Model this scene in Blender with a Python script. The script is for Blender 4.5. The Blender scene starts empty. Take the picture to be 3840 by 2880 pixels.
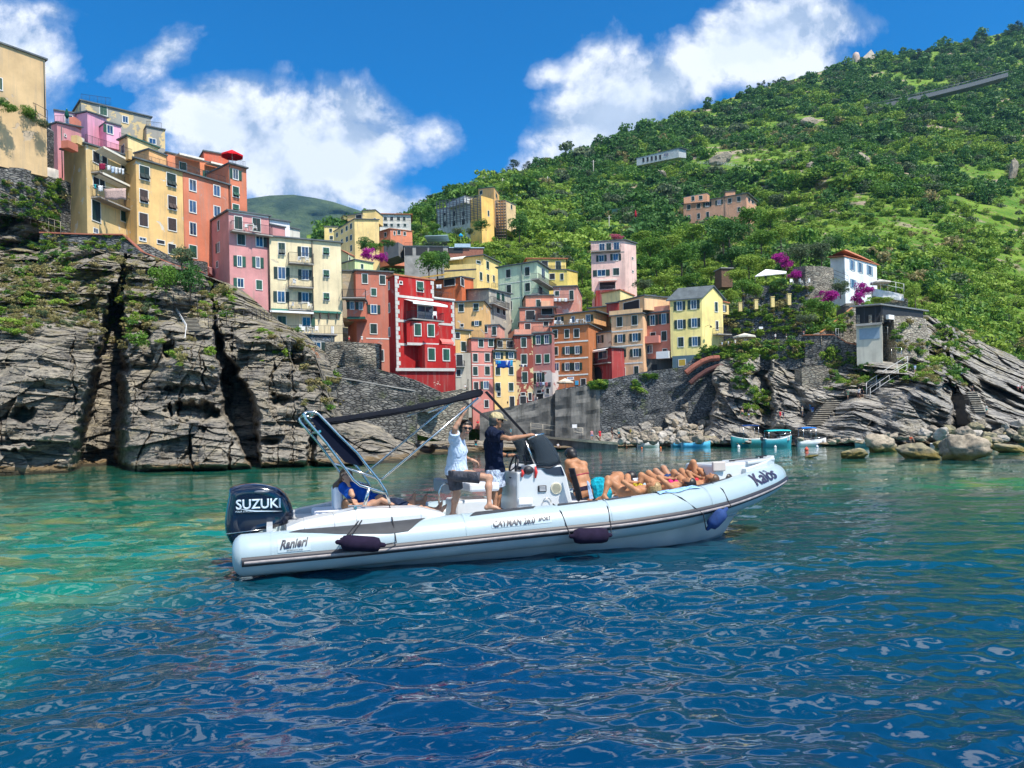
import bpy, bmesh, math, random
import numpy as np
from mathutils import Vector, Matrix
R = math.radians
sc = bpy.context.scene
COL = sc.collection
F = 2850.0; CX = 1920.0; CY = 1635.0; ROLL = R(1.2); EYE = 1.8
CR, SR = math.cos(ROLL), math.sin(ROLL)
SUN = Vector((0.38, -0.40, 0.84)).normalized()
def ray(px, py):
 a = px-CX; b = CY-py
 return ((a*CR+b*SR)/F, 1.0, (-a*SR+b*CR)/F)
def P(px, py, Y):
 r = ray(px, py)
 return Vector((r[0]*Y, Y, EYE+r[2]*Y))
def waterY(px, py):
 return -EYE/ray(px, py)[2]
def horizon(px):
 return CY-(px-CX)*SR/CR
def proj(p):
 X = p[0]/p[1]*F; Z = (p[2]-EYE)/p[1]*F
 return (CX+X*CR-Z*SR, CY-(X*SR+Z*CR))
def zat(px, py, Y): return P(px, py, Y).z
def _h(ix, iy, iz, s):
 n = (ix*374761393+iy*668265263+iz*1274126177+s*974634777) & 0xffffffff
 n = ((n ^ (n >> 13))*1103515245) & 0xffffffff
 n = ((n ^ (n >> 15))*2246822519) & 0xffffffff
 return ((n ^ (n >> 16)) & 0xffffff)/float(0xffffff)
def vnoise(x, y, z, s=0):
 x = np.asarray(x, float); y = np.asarray(y, float)+0*x; z = np.asarray(z, float)+0*x
 ix = np.floor(x).astype(np.int64); iy = np.floor(y).astype(np.int64); iz = np.floor(z).astype(np.int64)
 fx = x-ix; fy = y-iy; fz = z-iz
 fx = fx*fx*(3-2*fx); fy = fy*fy*(3-2*fy); fz = fz*fz*(3-2*fz)
 r = 0
 for dx in (0, 1):
  wx = fx if dx else 1-fx
  for dy in (0, 1):
   wy = fy if dy else 1-fy
   for dz in (0, 1):
    wz = fz if dz else 1-fz
    r = r+wx*wy*wz*_h(ix+dx, iy+dy, iz+dz, s)
 return r*2-1
def fbm(x, y, z, o=4, s=0):
 r = 0; a = 1.0; t = 0
 for i in range(o):
  r = r+a*vnoise(x*2**i, y*2**i, z*2**i, s+i*17); t += a; a *= .5
 return r/t
def smooth(a, b, x):
 t = np.clip((np.asarray(x, float)-a)/(b-a), 0, 1); return t*t*(3-2*t)
def tag(o, label=None, cat=None, group=None, kind=None):
 if label: o['label'] = label
 if cat: o['category'] = cat
 if group: o['group'] = group
 if kind: o['kind'] = kind
 return o
def link(o, parent=None):
 COL.objects.link(o)
 if parent is not None: o.parent = parent
 return o
def empty(name, loc=(0, 0, 0), label=None, cat=None, group=None):
 o = bpy.data.objects.new(name, None); o.location = loc; link(o)
 o.empty_display_size = .3
 return tag(o, label, cat, group)
def mesh_np(name, V, Fc, mats, parent=None, smooth_=True, mi=None, off=None):
 V = np.asarray(V, float)
 if off is not None: V = V-np.asarray(off)
 me = bpy.data.meshes.new(name)
 Fc = np.asarray(Fc)
 n = Fc.shape[1]
 me.vertices.add(len(V)); me.vertices.foreach_set('co', V.astype(np.float32).ravel())
 me.loops.add(Fc.size); me.loops.foreach_set('vertex_index', Fc.astype(np.int32).ravel())
 me.polygons.add(len(Fc)); me.polygons.foreach_set('loop_start', np.arange(0, Fc.size, n, dtype=np.int32))
 me.polygons.foreach_set('use_smooth', np.full(len(Fc), smooth_))
 if not isinstance(mats, (list, tuple)): mats = [mats]
 for m in mats: me.materials.append(m)
 if mi is not None: me.polygons.foreach_set('material_index', np.asarray(mi, np.int32))
 me.update(calc_edges=True); me.validate()
 o = bpy.data.objects.new(name, me)
 return link(o, parent)
def grid_faces(nu, nv):
 i = np.arange(nu*nv).reshape(nu, nv)
 return np.stack([i[:-1, :-1], i[1:, :-1], i[1:, 1:], i[:-1, 1:]], -1).reshape(-1, 4)
class MB:
 def __init__(s): s.v = []; s.f = []; s.m = []; s.sm = []
 def add(s, vs, fs, mi=0, sm=False):
  b = len(s.v); s.v += [Vector(v) for v in vs]
  for f in fs: s.f.append([b+i for i in f]); s.m.append(mi); s.sm.append(sm)
  return s
 def hexa(s, p, mi=0):   # 8 points: bottom 4 ccw, top 4
  return s.add(p, [(3, 2, 1, 0), (4, 5, 6, 7), (0, 1, 5, 4), (1, 2, 6, 5), (2, 3, 7, 6), (3, 0, 4, 7)], mi)
 def box(s, c, d, mi=0, rz=0.0, M=None):
  c = Vector(c); x, y, z = d[0]/2, d[1]/2, d[2]/2
  pts = [Vector(q) for q in ((-x, -y, -z), (x, -y, -z), (x, y, -z), (-x, y, -z), (-x, -y, z), (x, -y, z), (x, y, z), (-x, y, z))]
  if rz:
   rm = Matrix.Rotation(rz, 3, 'Z'); pts = [rm @ q for q in pts]
  if M is not None: pts = [M @ q for q in pts]
  return s.hexa([c+q for q in pts], mi)
 def fbox(s, fr, u0, u1, v0, v1, n0, n1, mi=0):   # box in a face frame (O,u,v,n)
  O, u, v, n = fr
  g = lambda a, b, c: O+u*a+v*b+n*c
  return s.hexa([g(u0, v0, n1), g(u1, v0, n1), g(u1, v0, n0), g(u0, v0, n0), g(u0, v1, n1), g(u1, v1, n1), g(u1, v1, n0), g(u0, v1, n0)], mi)
 def tube(s, pts, r, seg=8, mi=0, cap=True, sm=True):
  pts = [Vector(p) for p in pts]; n = len(pts)
  rs = r if isinstance(r, (list, tuple)) else [r]*n
  b = len(s.v); up = None
  for i, p in enumerate(pts):
   t = (pts[min(i+1, n-1)]-pts[max(i-1, 0)]).normalized()
   if up is None: up = t.orthogonal().normalized()
   up = (up-t*up.dot(t))
   up = up.normalized() if up.length > 1e-5 else t.orthogonal().normalized()
   w = t.cross(up)
   for k in range(seg):
    a = 2*math.pi*k/seg; s.v.append(p+(up*math.cos(a)+w*math.sin(a))*rs[i])
  for i in range(n-1):
   for k in range(seg):
    k2 = (k+1) % seg
    s.f.append([b+i*seg+k, b+i*seg+k2, b+(i+1)*seg+k2, b+(i+1)*seg+k]); s.m.append(mi); s.sm.append(sm)
  if cap:
   s.f.append([b+k for k in range(seg)][::-1]); s.m.append(mi); s.sm.append(False)
   s.f.append([b+(n-1)*seg+k for k in range(seg)]); s.m.append(mi); s.sm.append(False)
  return s
 def poly(s, pts, thick, mi=0):  # extruded polygon along vector thick
  n = len(pts); t = Vector(thick); pts = [Vector(p) for p in pts]
  fs = [tuple(range(n))[::-1], tuple(range(n, 2*n))]+[(i, (i+1) % n, n+(i+1) % n, n+i) for i in range(n)]
  return s.add(pts+[p+t for p in pts], fs, mi)
 def ell(s, c, r, mi=0, seg=12, rings=8, M=None):
  c = Vector(c); b = len(s.v)
  if not hasattr(r, '__len__'): r = (r, r, r)
  for i in range(rings+1):
   th = math.pi*i/rings
   for k in range(seg):
    ph = 2*math.pi*k/seg
    q = Vector((r[0]*math.sin(th)*math.cos(ph), r[1]*math.sin(th)*math.sin(ph), r[2]*math.cos(th)))
    if M is not None: q = M @ q
    s.v.append(c+q)
  for i in range(rings):
   for k in range(seg):
    k2 = (k+1) % seg
    s.f.append([b+i*seg+k, b+(i+1)*seg+k, b+(i+1)*seg+k2, b+i*seg+k2]); s.m.append(mi); s.sm.append(True)
  return s
 def build(s, name, mats, parent=None, off=(0, 0, 0), bevel=0, sub=0):
  me = bpy.data.meshes.new(name); off = Vector(off)
  me.from_pydata([tuple(v-off) for v in s.v], [], s.f)
  if not isinstance(mats, (list, tuple)): mats = [mats]
  for m in mats: me.materials.append(m)
  me.polygons.foreach_set('material_index', s.m); me.polygons.foreach_set('use_smooth', s.sm)
  me.update()
  o = bpy.data.objects.new(name, me)
  if bevel:
   md = o.modifiers.new('b', 'BEVEL'); md.width = bevel; md.segments = 2; md.limit_method = 'ANGLE'
  if sub:
   md = o.modifiers.new('s', 'SUBSURF'); md.levels = sub; md.render_levels = sub
  return link(o, parent)
def lin(c):
 return tuple(((v/255)/12.92 if v/255 <= .04045 else ((v/255+.055)/1.055)**2.4) for v in c)
_mats = {}
class NT:
 def __init__(s, name):
  s.m = bpy.data.materials.new(name); s.m.use_nodes = True; s.t = s.m.node_tree; s.N = s.t.nodes; s.L = s.t.links
  s.b = s.N['Principled BSDF']; s.out = s.N['Material Output']
 def n(s, typ, **kw):
  o = s.N.new(typ)
  for k, v in kw.items():
   if k.startswith('i_'):
    o.inputs[k[2:].replace('_', ' ')].default_value = v
   else: setattr(o, k, v)
  return o
 def l(s, a, b): s.L.new(a, b)
 def pos(s, scale=(1, 1, 1), rot=(0, 0, 0), coord='pos'):
  if coord == 'pos': g = s.n('ShaderNodeNewGeometry').outputs['Position']
  else: g = s.n('ShaderNodeTexCoord').outputs['Object']
  m = s.n('ShaderNodeMapping'); m.inputs['Scale'].default_value = scale; m.inputs['Rotation'].default_value = rot
  s.l(g, m.inputs[0]); return m.outputs[0]
 def noise(s, vec, scale, detail=4, rough=.55, dist=0.0):
  o = s.n('ShaderNodeTexNoise'); o.inputs['Scale'].default_value = scale; o.inputs['Detail'].default_value = detail
  o.inputs['Roughness'].default_value = rough; o.inputs['Distortion'].default_value = dist
  s.l(vec, o.inputs['Vector']); return o.outputs['Fac']
 def vor(s, vec, scale, feat='F1', out='Distance', rnd=1.0):
  o = s.n('ShaderNodeTexVoronoi', feature=feat); o.inputs['Scale'].default_value = scale; o.inputs['Randomness'].default_value = rnd
  s.l(vec, o.inputs['Vector']); return o.outputs[out]
 def ramp(s, fac, stops):
  o = s.n('ShaderNodeValToRGB'); e = o.color_ramp.elements
  while len(e) > len(stops): e.remove(e[-1])
  while len(e) < len(stops): e.new(1)
  for i, (p, c) in enumerate(stops):
   e[i].position = p; e[i].color = (c, c, c, 1) if not hasattr(c, '__len__') else (*c, 1)
  s.l(fac, o.inputs[0]); return o.outputs[0]
 def mix(s, fac, a, b, mode='MIX'):
  o = s.n('ShaderNodeMix', data_type='RGBA', blend_type=mode)
  for i, v in ((0, fac), (6, a), (7, b)):
   if hasattr(v, 'is_linked') or isinstance(v, bpy.types.NodeSocket): s.l(v, o.inputs[i])
   elif i == 0: o.inputs[0].default_value = v
   else: o.inputs[i].default_value = (*v, 1) if len(v) == 3 else v
  return o.outputs[2]
 def math(s, op, a, b=0.0, c=None):
  o = s.n('ShaderNodeMath', operation=op)
  for i, v in enumerate((a, b) if c is None else (a, b, c)):
   if isinstance(v, bpy.types.NodeSocket): s.l(v, o.inputs[i])
   else: o.inputs[i].default_value = v
  return o.outputs[0]
 def bump(s, h, strength=.5, dist=.1, nrm=None):
  o = s.n('ShaderNodeBump'); o.inputs['Strength'].default_value = strength; o.inputs['Distance'].default_value = dist
  s.l(h, o.inputs['Height'])
  if nrm is not None: s.l(nrm, o.inputs['Normal'])
  s.l(o.outputs[0], s.b.inputs['Normal']); return o.outputs[0]
 def set(s, color=None, rough=None, metal=None, spec=None, **kw):
  if color is not None:
   if isinstance(color, bpy.types.NodeSocket): s.l(color, s.b.inputs['Base Color'])
   else: s.b.inputs['Base Color'].default_value = (*color, 1)
  if rough is not None:
   if isinstance(rough, bpy.types.NodeSocket): s.l(rough, s.b.inputs['Roughness'])
   else: s.b.inputs['Roughness'].default_value = rough
  if metal is not None: s.b.inputs['Metallic'].default_value = metal
  if spec is not None: s.b.inputs['Specular IOR Level'].default_value = spec
  for k, v in kw.items(): s.b.inputs[k.replace('_', ' ')].default_value = v
  return s.m
def sc3(c, k): return tuple(min(1, v*k) for v in c)
def simple(name, c, rough=.6, metal=0, var=.12, scale=3, **kw):
 if name in _mats: return _mats[name]
 t = NT(name); v = t.pos()
 n = t.noise(v, scale, 5)
 col = t.mix(t.ramp(n, [(.3, 0.0), (.7, 1.0)]), sc3(c, 1-var), sc3(c, 1+var*.6))
 _mats[name] = t.set(col, rough, metal, **kw); return _mats[name]
def plaster(c, wear=.5, peel=.07, peel_c=None, seed=0):
 peel_c = peel_c or tuple(v*.6+.12 for v in c)
 key = ('pl', tuple(round(v, 3) for v in c), wear, peel, seed, tuple(peel_c))
 if key in _mats: return _mats[key]
 t = NT('plaster_wall'); p = t.pos()
 m = t.n('ShaderNodeMapping'); m.inputs['Location'].default_value = (seed*3.1, seed*1.7, 0); t.l(p, m.inputs[0]); p = m.outputs[0]
 big = t.noise(p, .35, 6, .6)
 col = t.mix(t.ramp(big, [(.32, 0.0), (.68, 1.0)]), sc3(c, .80), sc3(c, 1.12))
 st = t.n('ShaderNodeMapping'); st.inputs['Scale'].default_value = (2.2, 2.2, .16); t.l(p, st.inputs[0])
 streak = t.ramp(t.noise(st.outputs[0], 1.0, 5, .65), [(.50, 0.0), (.74, 1.0)])
 col = t.mix(t.math('MULTIPLY', streak, wear), col, sc3((.32, .29, .25), .8))
 fine = t.noise(p, 5, 6, .7)
 col = t.mix(t.math('MULTIPLY', t.ramp(fine, [(.55, 0.0), (.8, 1.0)]), .3), col, sc3(c, .6))
 if peel > 0:
  pn = t.noise(p, .55, 8, .62, .6)
  msk = t.ramp(pn, [(.66-peel*.3, 0.0), (.675-peel*.3, 1.0)])
  col = t.mix(msk, col, peel_c)
  h = t.math('SUBTRACT', t.math('MULTIPLY', fine, .3), msk)
 else: h = t.math('MULTIPLY', fine, .5)
 t.bump(h, .5, .05)
 _mats[key] = t.set(col, .9, spec=.2); return _mats[key]
def masonry(name, c1, c2, mortar, sx=1.0, dark=1.0, moss=0.0):
 if name in _mats: return _mats[name]
 t = NT(name); p = t.pos((1.6*sx, 1.6*sx, 4.2*sx))
 wv = t.n('ShaderNodeTexNoise'); wv.inputs['Scale'].default_value = 1.3; t.l(p, wv.inputs['Vector'])
 add = t.n('ShaderNodeVectorMath', operation='ADD'); mul = t.n('ShaderNodeVectorMath', operation='SCALE'); mul.inputs[3].default_value = .7
 t.l(wv.outputs['Color'], mul.inputs[0]); t.l(p, add.inputs[0]); t.l(mul.outputs[0], add.inputs[1]); q = add.outputs[0]
 cell = t.n('ShaderNodeTexVoronoi'); cell.inputs['Scale'].default_value = 1; t.l(q, cell.inputs['Vector'])
 edge = t.vor(q, 1, 'DISTANCE_TO_EDGE')
 sep = t.n('ShaderNodeSeparateColor'); t.l(cell.outputs['Color'], sep.inputs[0])
 col = t.mix(sep.outputs[0], c1, c2)
 col = t.mix(t.math('MULTIPLY', sep.outputs[1], .35), col, sc3(c1, .35))
 big = t.noise(t.pos(), .3, 5, .6)
 col = t.mix(t.math('MULTIPLY', t.ramp(big, [(.4, 0.0), (.7, 1.0)]), .5), col, sc3(c1, .4))
 if moss:
  mn = t.noise(t.pos(), .6, 6, .65)
  col = t.mix(t.math('MULTIPLY', t.ramp(mn, [(.56, 0.0), (.66, 1.0)]), moss), col, (.10, .13, .03))
 em = t.ramp(edge, [(.03, 1.0), (.12, 0.0)])
 col = t.mix(em, col, mortar)
 t.bump(t.ramp(edge, [(0, 0.0), (.2, 1.0)]), .9, .12)
 _mats[name] = t.set(col, .92, spec=.15); return _mats[name]
cam = bpy.data.cameras.new('camera'); cam.sensor_width = 36; cam.lens = F/3840*36; cam.shift_y = (CY-1440)/3840
cam.clip_start = .05; cam.clip_end = 20000
co = bpy.data.objects.new('camera', cam); COL.objects.link(co)
co.matrix_world = Matrix(((CR, SR, 0, 0), (0, 0, -1, 0), (-SR, CR, 0, EYE), (0, 0, 0, 1)))
sc.camera = co
sl = bpy.data.lights.new('sun', 'SUN'); sl.energy = 5.0; sl.angle = R(.53); sl.color = (1, .94, .84)
so = bpy.data.objects.new('sun', sl); COL.objects.link(so); so.rotation_euler = SUN.to_track_quat('Z', 'Y').to_euler()
sc.view_settings.view_transform = 'Standard'; sc.view_settings.look = 'None'; sc.view_settings.exposure = 0.5; sc.view_settings.gamma = 1
w = bpy.data.worlds.new('World'); sc.world = w; w.use_nodes = True
T = NT.__new__(NT); T.t = w.node_tree; T.N = T.t.nodes; T.L = T.t.links
bg = T.N['Background']
sky = T.n('ShaderNodeTexSky', sky_type='NISHITA', sun_disc=False)
sky.sun_elevation = math.asin(SUN.z); sky.sun_rotation = math.atan2(SUN.x, SUN.y); sky.air_density = 1.0; sky.dust_density = .1; sky.ozone_density = 1.6
tint = T.mix(1.0, sky.outputs[0], (.004, .47, .90), 'MULTIPLY')
hs = T.n('ShaderNodeHueSaturation'); hs.inputs['Saturation'].default_value = 1.25; hs.inputs['Value'].default_value = 1.0; hs.inputs['Hue'].default_value = .497
T.l(tint, hs.inputs['Color'])
tc = T.n('ShaderNodeTexCoord'); D = tc.outputs['Generated']
sep = T.n('ShaderNodeSeparateXYZ'); T.l(D, sep.inputs[0])
ya = T.math('MAXIMUM', T.math('ABSOLUTE', sep.outputs[1]), .02)
u = T.math('DIVIDE', sep.outputs[0], ya); v = T.math('DIVIDE', sep.outputs[2], ya)
def blob(cx, cy, rx, ry, wgt, rot=0.0):
 du = T.math('SUBTRACT', u, cx); dv = T.math('SUBTRACT', v, cy); c, s_ = math.cos(rot), math.sin(rot)
 a = T.math('DIVIDE', T.math('ADD', T.math('MULTIPLY', du, c), T.math('MULTIPLY', dv, s_)), rx)
 b = T.math('DIVIDE', T.math('SUBTRACT', T.math('MULTIPLY', dv, c), T.math('MULTIPLY', du, s_)), ry)
 d = T.math('SQRT', T.math('ADD', T.math('MULTIPLY', a, a), T.math('MULTIPLY', b, b)))
 return T.math('MULTIPLY', T.math('MAXIMUM', T.math('SUBTRACT', 1.0, d), 0.0), wgt)
def cpx(px, py, rx, ry, wgt, rot=0.0):
 r = ray(px, py); return blob(r[0], r[2], rx/F, ry/F, wgt, rot)
cl = None
for b_ in [(1150, 620, 520, 360, 1.3), (800, 500, 380, 290, 1.0), (1330, 400, 300, 230, .75), (60, 250, 330, 420, 1.0), (200, 40, 330, 130, .6), (600, 200, 330, 140, .46, .35), (1460, 780, 300, 190, .85),
   (2320, 400, 520, 330, 1.25, .5), (2750, 190, 640, 260, 1.1, .38), (2230, 560, 440, 220, 1.0, .3), (2060, 290, 170, 110, .6), (2010, 660, 380, 170, .8, .45), (2520, 330, 340, 250, 1.25, .5), (2250, 480, 380, 240, 1.1, .5), (3050, 300, 300, 130, .6, .4),
   (3300, 80, 520, 150, .52), (1680, 540, 280, 170, .52), (900, 330, 300, 150, .45), (300, 800, 500, 300, .8)]:
 q = cpx(*b_); cl = q if cl is None else T.math('MAXIMUM', cl, q)
cv = T.n('ShaderNodeCombineXYZ'); T.l(u, cv.inputs[0]); T.l(v, cv.inputs[1])
def sn(scale, detail, off, rough=.6, dist=0.0):
 m = T.n('ShaderNodeMapping'); m.inputs['Location'].default_value = off; T.l(cv.outputs[0], m.inputs[0])
 return T.noise(m.outputs[0], scale, detail, rough, dist)
n1 = sn(5.2, 11, (3, 1, 0), .60, .15); n1s = sn(5.2, 11, (3-.018, 1-.03, 0), .60, .15)
high = T.ramp(sep.outputs[2], [(.52, 0.0), (.72, 1.0)])
back = T.ramp(sep.outputs[1], [(.0, 1.0), (.12, 0.0)])
n3 = T.noise(D, 5.0, 7, .6, .3)
def dens(nn):
 base = T.math('ADD', T.math('MULTIPLY', cl, 1.0), T.math('MULTIPLY', T.math('SUBTRACT', nn, .5), 2.1))
 return base
d0 = dens(n1); d1 = dens(n1s)
cov = T.ramp(d0, [(.24, 0.0), (.42, .28), (.62, .84), (.9, 1.0)])
covh = T.math('MULTIPLY', T.ramp(n3, [(.52, 0.0), (.58, 1.0)]), T.math('MAXIMUM', high, back))  # unseen clouds overhead and behind, added for the waves to reflect
cov = T.math('MAXIMUM', T.math('MULTIPLY', cov, T.math('SUBTRACT', 1.0, T.math('MAXIMUM', high, back))), covh)
cov = T.math('MINIMUM', cov, 1.0)
lit = T.ramp(T.math('ADD', T.math('MULTIPLY', T.math('SUBTRACT', d0, d1), 3.4), .50), [(.10, 0.0), (.95, 1.0)])
thick = T.ramp(d0, [(.55, 0.0), (1.15, 1.0)])
ccol = T.mix(lit, (2.3, 2.95, 4.0), (6.7, 6.8, 7.0))
ccol = T.mix(T.math('MULTIPLY', thick, .6), ccol, (3.6, 4.3, 5.4))
ccol = T.mix(T.math('MULTIPLY', covh, .8), ccol, (11, 11.4, 12))
out = T.mix(cov, hs.outputs[0], ccol)
T.l(out, bg.inputs['Color']); bg.inputs['Strength'].default_value = .135
def water():
 y0, y1 = 1.2, 420.0
 ny, nx = 1600, 1250
 g = np.linspace(0, 1, ny)
 inv = 1/y0+(1/y1-1/y0)*g
 Y = 1/inv
 Y = np.concatenate([Y, [700, 1500, 5000]]); ny = len(Y)
 s_ = np.linspace(-1, 1, nx); X = np.outer(Y*0+1, s_*.86)*(Y[:, None]+2.5)
 YY = np.repeat(Y[:, None], nx, 1)
 z = np.zeros_like(X)
 rng = np.random.RandomState(4)
 amp = 1/(1+(YY/70)**2)
 wx = .35*vnoise(X*.5, YY*.5, 0, 3); wy = .35*vnoise(X*.5, YY*.5, 0, 9)
 for lam, A, n, spread in ((4.2, .016, 5, .6), (1.9, .009, 7, .9), (.95, .0125, 9, 1.0), (.50, .0105, 10, 1.1), (.27, .0056, 11, 1.2), (.155, .0023, 9, 1.3)):
  fade = 1/(1+(YY/(lam*34))**2)
  for k in range(n):
   th = R(78)+rng.uniform(-spread, spread); l_ = lam*rng.uniform(.7, 1.35); kx, ky = math.cos(th)*2*math.pi/l_, math.sin(th)*2*math.pi/l_
   ph = rng.uniform(0, 6.28); q = np.sin((X+wx*lam)*kx+(YY+wy*lam)*ky+ph)
   z += A*fade*(q-.35*(1-q*q))*(.7+.5*vnoise(X/(lam*3), YY/(lam*3), k*1.7, 40+k))
 patch = .55+.75*smooth(-.35, .45, fbm(X*.16, YY*.22, 3.3, 3, 5))
 z *= patch
 V = np.stack([X, YY, z], -1).reshape(-1, 3)
 t = NT('sea_water')
 p = t.pos()
 n_a = t.noise(p, .09, 4, .55, .4); n_b = t.noise(t.pos((1, 1.4, 1)), .5, 4, .6)
 deep, teal, green = (.0001, .021, .074), (.0003, .050, .060), (.005, .150, .098)
 sx = t.n('ShaderNodeSeparateXYZ'); t.l(t.n('ShaderNodeNewGeometry').outputs['Position'], sx.inputs[0])
 sh = t.math('ADD', t.math('MULTIPLY', sx.outputs[0], -.055), t.math('MULTIPLY', n_a, .9))
 sh = t.math('ADD', t.math('ADD', sh, t.math('MULTIPLY', sx.outputs[1], .016)), t.math('MULTIPLY', t.math('MAXIMUM', sx.outputs[0], 0.0), .085))  # extra teal to the right paints the hill's reflection into the water colour
 col = t.mix(t.ramp(sh, [(.42, 0.0), (.95, 1.0)]), deep, teal)
 l2 = t.ramp(t.math('ADD', t.math('MULTIPLY', sx.outputs[0], -.13), t.math('MULTIPLY', n_a, .55)), [(.72, 0.0), (1.05, 1.0)])
 r2 = t.math('MULTIPLY', t.ramp(t.math('MULTIPLY', sx.outputs[0], .05), [(.3, 0.0), (.6, 1.0)]), t.ramp(t.math('MULTIPLY', sx.outputs[1], .01), [(.13, 0.0), (.2, 1.0)]))
 g2 = t.math('MAXIMUM', l2, t.math('MULTIPLY', r2, t.ramp(n_a, [(.4, .1), (.6, 1.0)])))
 col = t.mix(t.math('MULTIPLY', g2, .85), col, green)
 rk = t.math('MULTIPLY', t.math('MULTIPLY', g2, t.ramp(n_b, [(.5, 0.0), (.64, 1.0)])), t.ramp(t.math('MULTIPLY', sx.outputs[1], .01), [(.05, 0.0), (.12, 1.0)]))
 col = t.mix(t.math('MULTIPLY', rk, .6), col, (.20, .19, .05))
 h1 = t.noise(t.pos((1, 1.9, 1), (0, 0, R(12))), 2.6, 2, .5, .6)
 h2 = t.noise(t.pos((1, 2.2, 1), (0, 0, R(-10))), 8, 1.5, .5, .4)
 h0 = t.noise(t.pos((.5, 1.2, 1), (0, 0, R(5))), .9, 2, .5, .5)
 hh = t.math('ADD', t.math('MULTIPLY', h1, .36), t.math('MULTIPLY', h2, .09))
 hh = t.math('ADD', hh, t.math('MULTIPLY', h0, .8))
 t.bump(hh, .22, .08)
 m = t.set(col, .03, IOR=1.41)
 t.b.inputs['Specular IOR Level'].default_value = .9
 o = mesh_np('sea_water', V, grid_faces(ny, nx), m)
 tag(o, kind='structure')
water()
def interp_cols(cols, px, t, K):
 cols = sorted(cols, key=lambda c: c[0]); xs = [c[0] for c in cols]
 kk = np.linspace(0, 1, K)
 out = []
 for j in (0, 1):
  rows = np.stack([np.interp(px, xs, [c[1][k][j] for c in cols]) for k in range(K)], -1)  # (n,K)
  T_ = np.clip(t, 0, 1)*(K-1); i = np.minimum(T_.astype(int), K-2); f = T_-i
  f2 = f
  out.append(rows[np.arange(len(px))[:, None], i[None, :]]*(1-f2)+rows[np.arange(len(px))[:, None], i[None, :]+1]*f2)
 return out
def world_of(PX, PY, Y):
 a = PX-CX; b = CY-PY
 X = (a*CR+b*SR)/F*Y; Z = EYE+(-a*SR+b*CR)/F*Y
 return X, Z
def hill_mat():
 t = NT('hill_ground'); p = t.pos()
 n = t.noise(p, .06, 8, .62); n2 = t.noise(p, .5, 6, .7)
 col = t.mix(t.ramp(n, [(.38, 0.0), (.62, 1.0)]), (.07, .16, .02), (.17, .27, .035))
 col = t.mix(t.ramp(n2, [(.54, 0.0), (.64, 1.0)]), col, (.24, .21, .09))
 n3 = t.noise(t.pos((1, 1, 1.6)), .035, 7, .65)
 rock = t.ramp(n3, [(.56, 0.0), (.60, 1.0)])
 col = t.mix(rock, col, t.mix(n2, (.20, .16, .12), (.42, .34, .25)))
 t.bump(t.noise(p, .8, 8, .7), 1, .8)
 return t.set(col, 1, spec=.1)
HILL = [
 (1150, [(1480, 118), (1250, 150), (1080, 185), (960, 230), (900, 270), (880, 300)]),
 (1400, [(1480, 120), (1250, 150), (1060, 185), (930, 225), (870, 265), (850, 300)]),
 (1550, [(1500, 128), (1250, 158), (1050, 188), (930, 225), (850, 270), (800, 330)]),
 (1700, [(1520, 132), (1250, 160), (1050, 190), (930, 225), (830, 280), (725, 360)]),
 (1850, [(1540, 136), (1250, 165), (1050, 192), (920, 225), (800, 290), (668, 390)]),
 (2100, [(1520, 132), (1230, 165), (1050, 200), (900, 245), (760, 320), (598, 450)]),
 (2400, [(1430, 128), (1180, 165), (1010, 205), (850, 265), (680, 370), (480, 540)]),
 (2800, [(1330, 124), (1150, 158), (970, 210), (760, 290), (560, 430), (348, 650)]),
 (3200, [(1250, 128), (1020, 175), (860, 230), (650, 330), (450, 480), (232, 740)]),
 (3300, [(1270, 128), (1060, 165), (880, 220), (660, 330), (430, 490), (215, 750)]),
 (3500, [(1400, 124), (1150, 150), (920, 215), (670, 330), (420, 490), (185, 770)]),
 (3840, [(1440, 126), (1250, 155), (980, 225), (680, 350), (400, 520), (105, 790)]),
 (4500, [(1440, 126), (1250, 155), (980, 225), (680, 350), (330, 520), (-120, 820)]),
]
def hill():
 nx, nt = 520, 420
 px = np.linspace(1150, 4500, nx); t = np.linspace(0, 1, nt)
 PY, Y = interp_cols(HILL, px, t, 6)
 PX = np.repeat(px[:, None], nt, 1)
 X, Z = world_of(PX, PY, Y)
 k = smooth(130, 330, Y)
 d = fbm(X/70, Y/70, Z/70, 5, 2)*24*k+fbm(X/18, Y/18, Z/18, 4, 7)*(1+3*k)
 rav = np.abs(fbm(X/110+Z/160, Y*0+.5, Z/240, 3, 12))
 Y2 = Y+d+(.32-rav)*74*k*(1-smooth(.9, 1, np.repeat(t[None, :], nx, 0)))
 X, Z = world_of(PX, PY, Y2)
 th = 3.2; f = Z/th+.25*fbm(X/25, Y2/25, 0*X, 2, 3); fr = f-np.floor(f)
 terr = (np.clip(fr*2.2, 0, 1)-fr)*th*.8
 tm = smooth(150, 190, Y2)*(1-smooth(330, 430, Y2))*(.25+.75*smooth(-.1, .2, fbm(X/60, Y2/60, 0*X, 2, 31)))
 Y2 = Y2-terr*tm*1.6
 X, Z = world_of(PX, PY, Y2)
 V = np.stack([X, Y2, Z], -1)
 back = [V[:, -1:]+np.array([0, 60., -6]), V[:, -1:]+np.array([0, 260., -60]), V[:, -1:]+np.array([0, 600., -220])]
 foot = V[:, :1]*np.array([1, 1, 0])+np.array([0, 0, -3.])
 V = np.concatenate([foot, V]+back, 1)
 o = mesh_np('hill_terrain', V.reshape(-1, 3), grid_faces(V.shape[0], V.shape[1]), hill_mat())
 tag(o, kind='structure')
 return V[:, 1:-3], px, t
HV, HPX, HT = hill()
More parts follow.
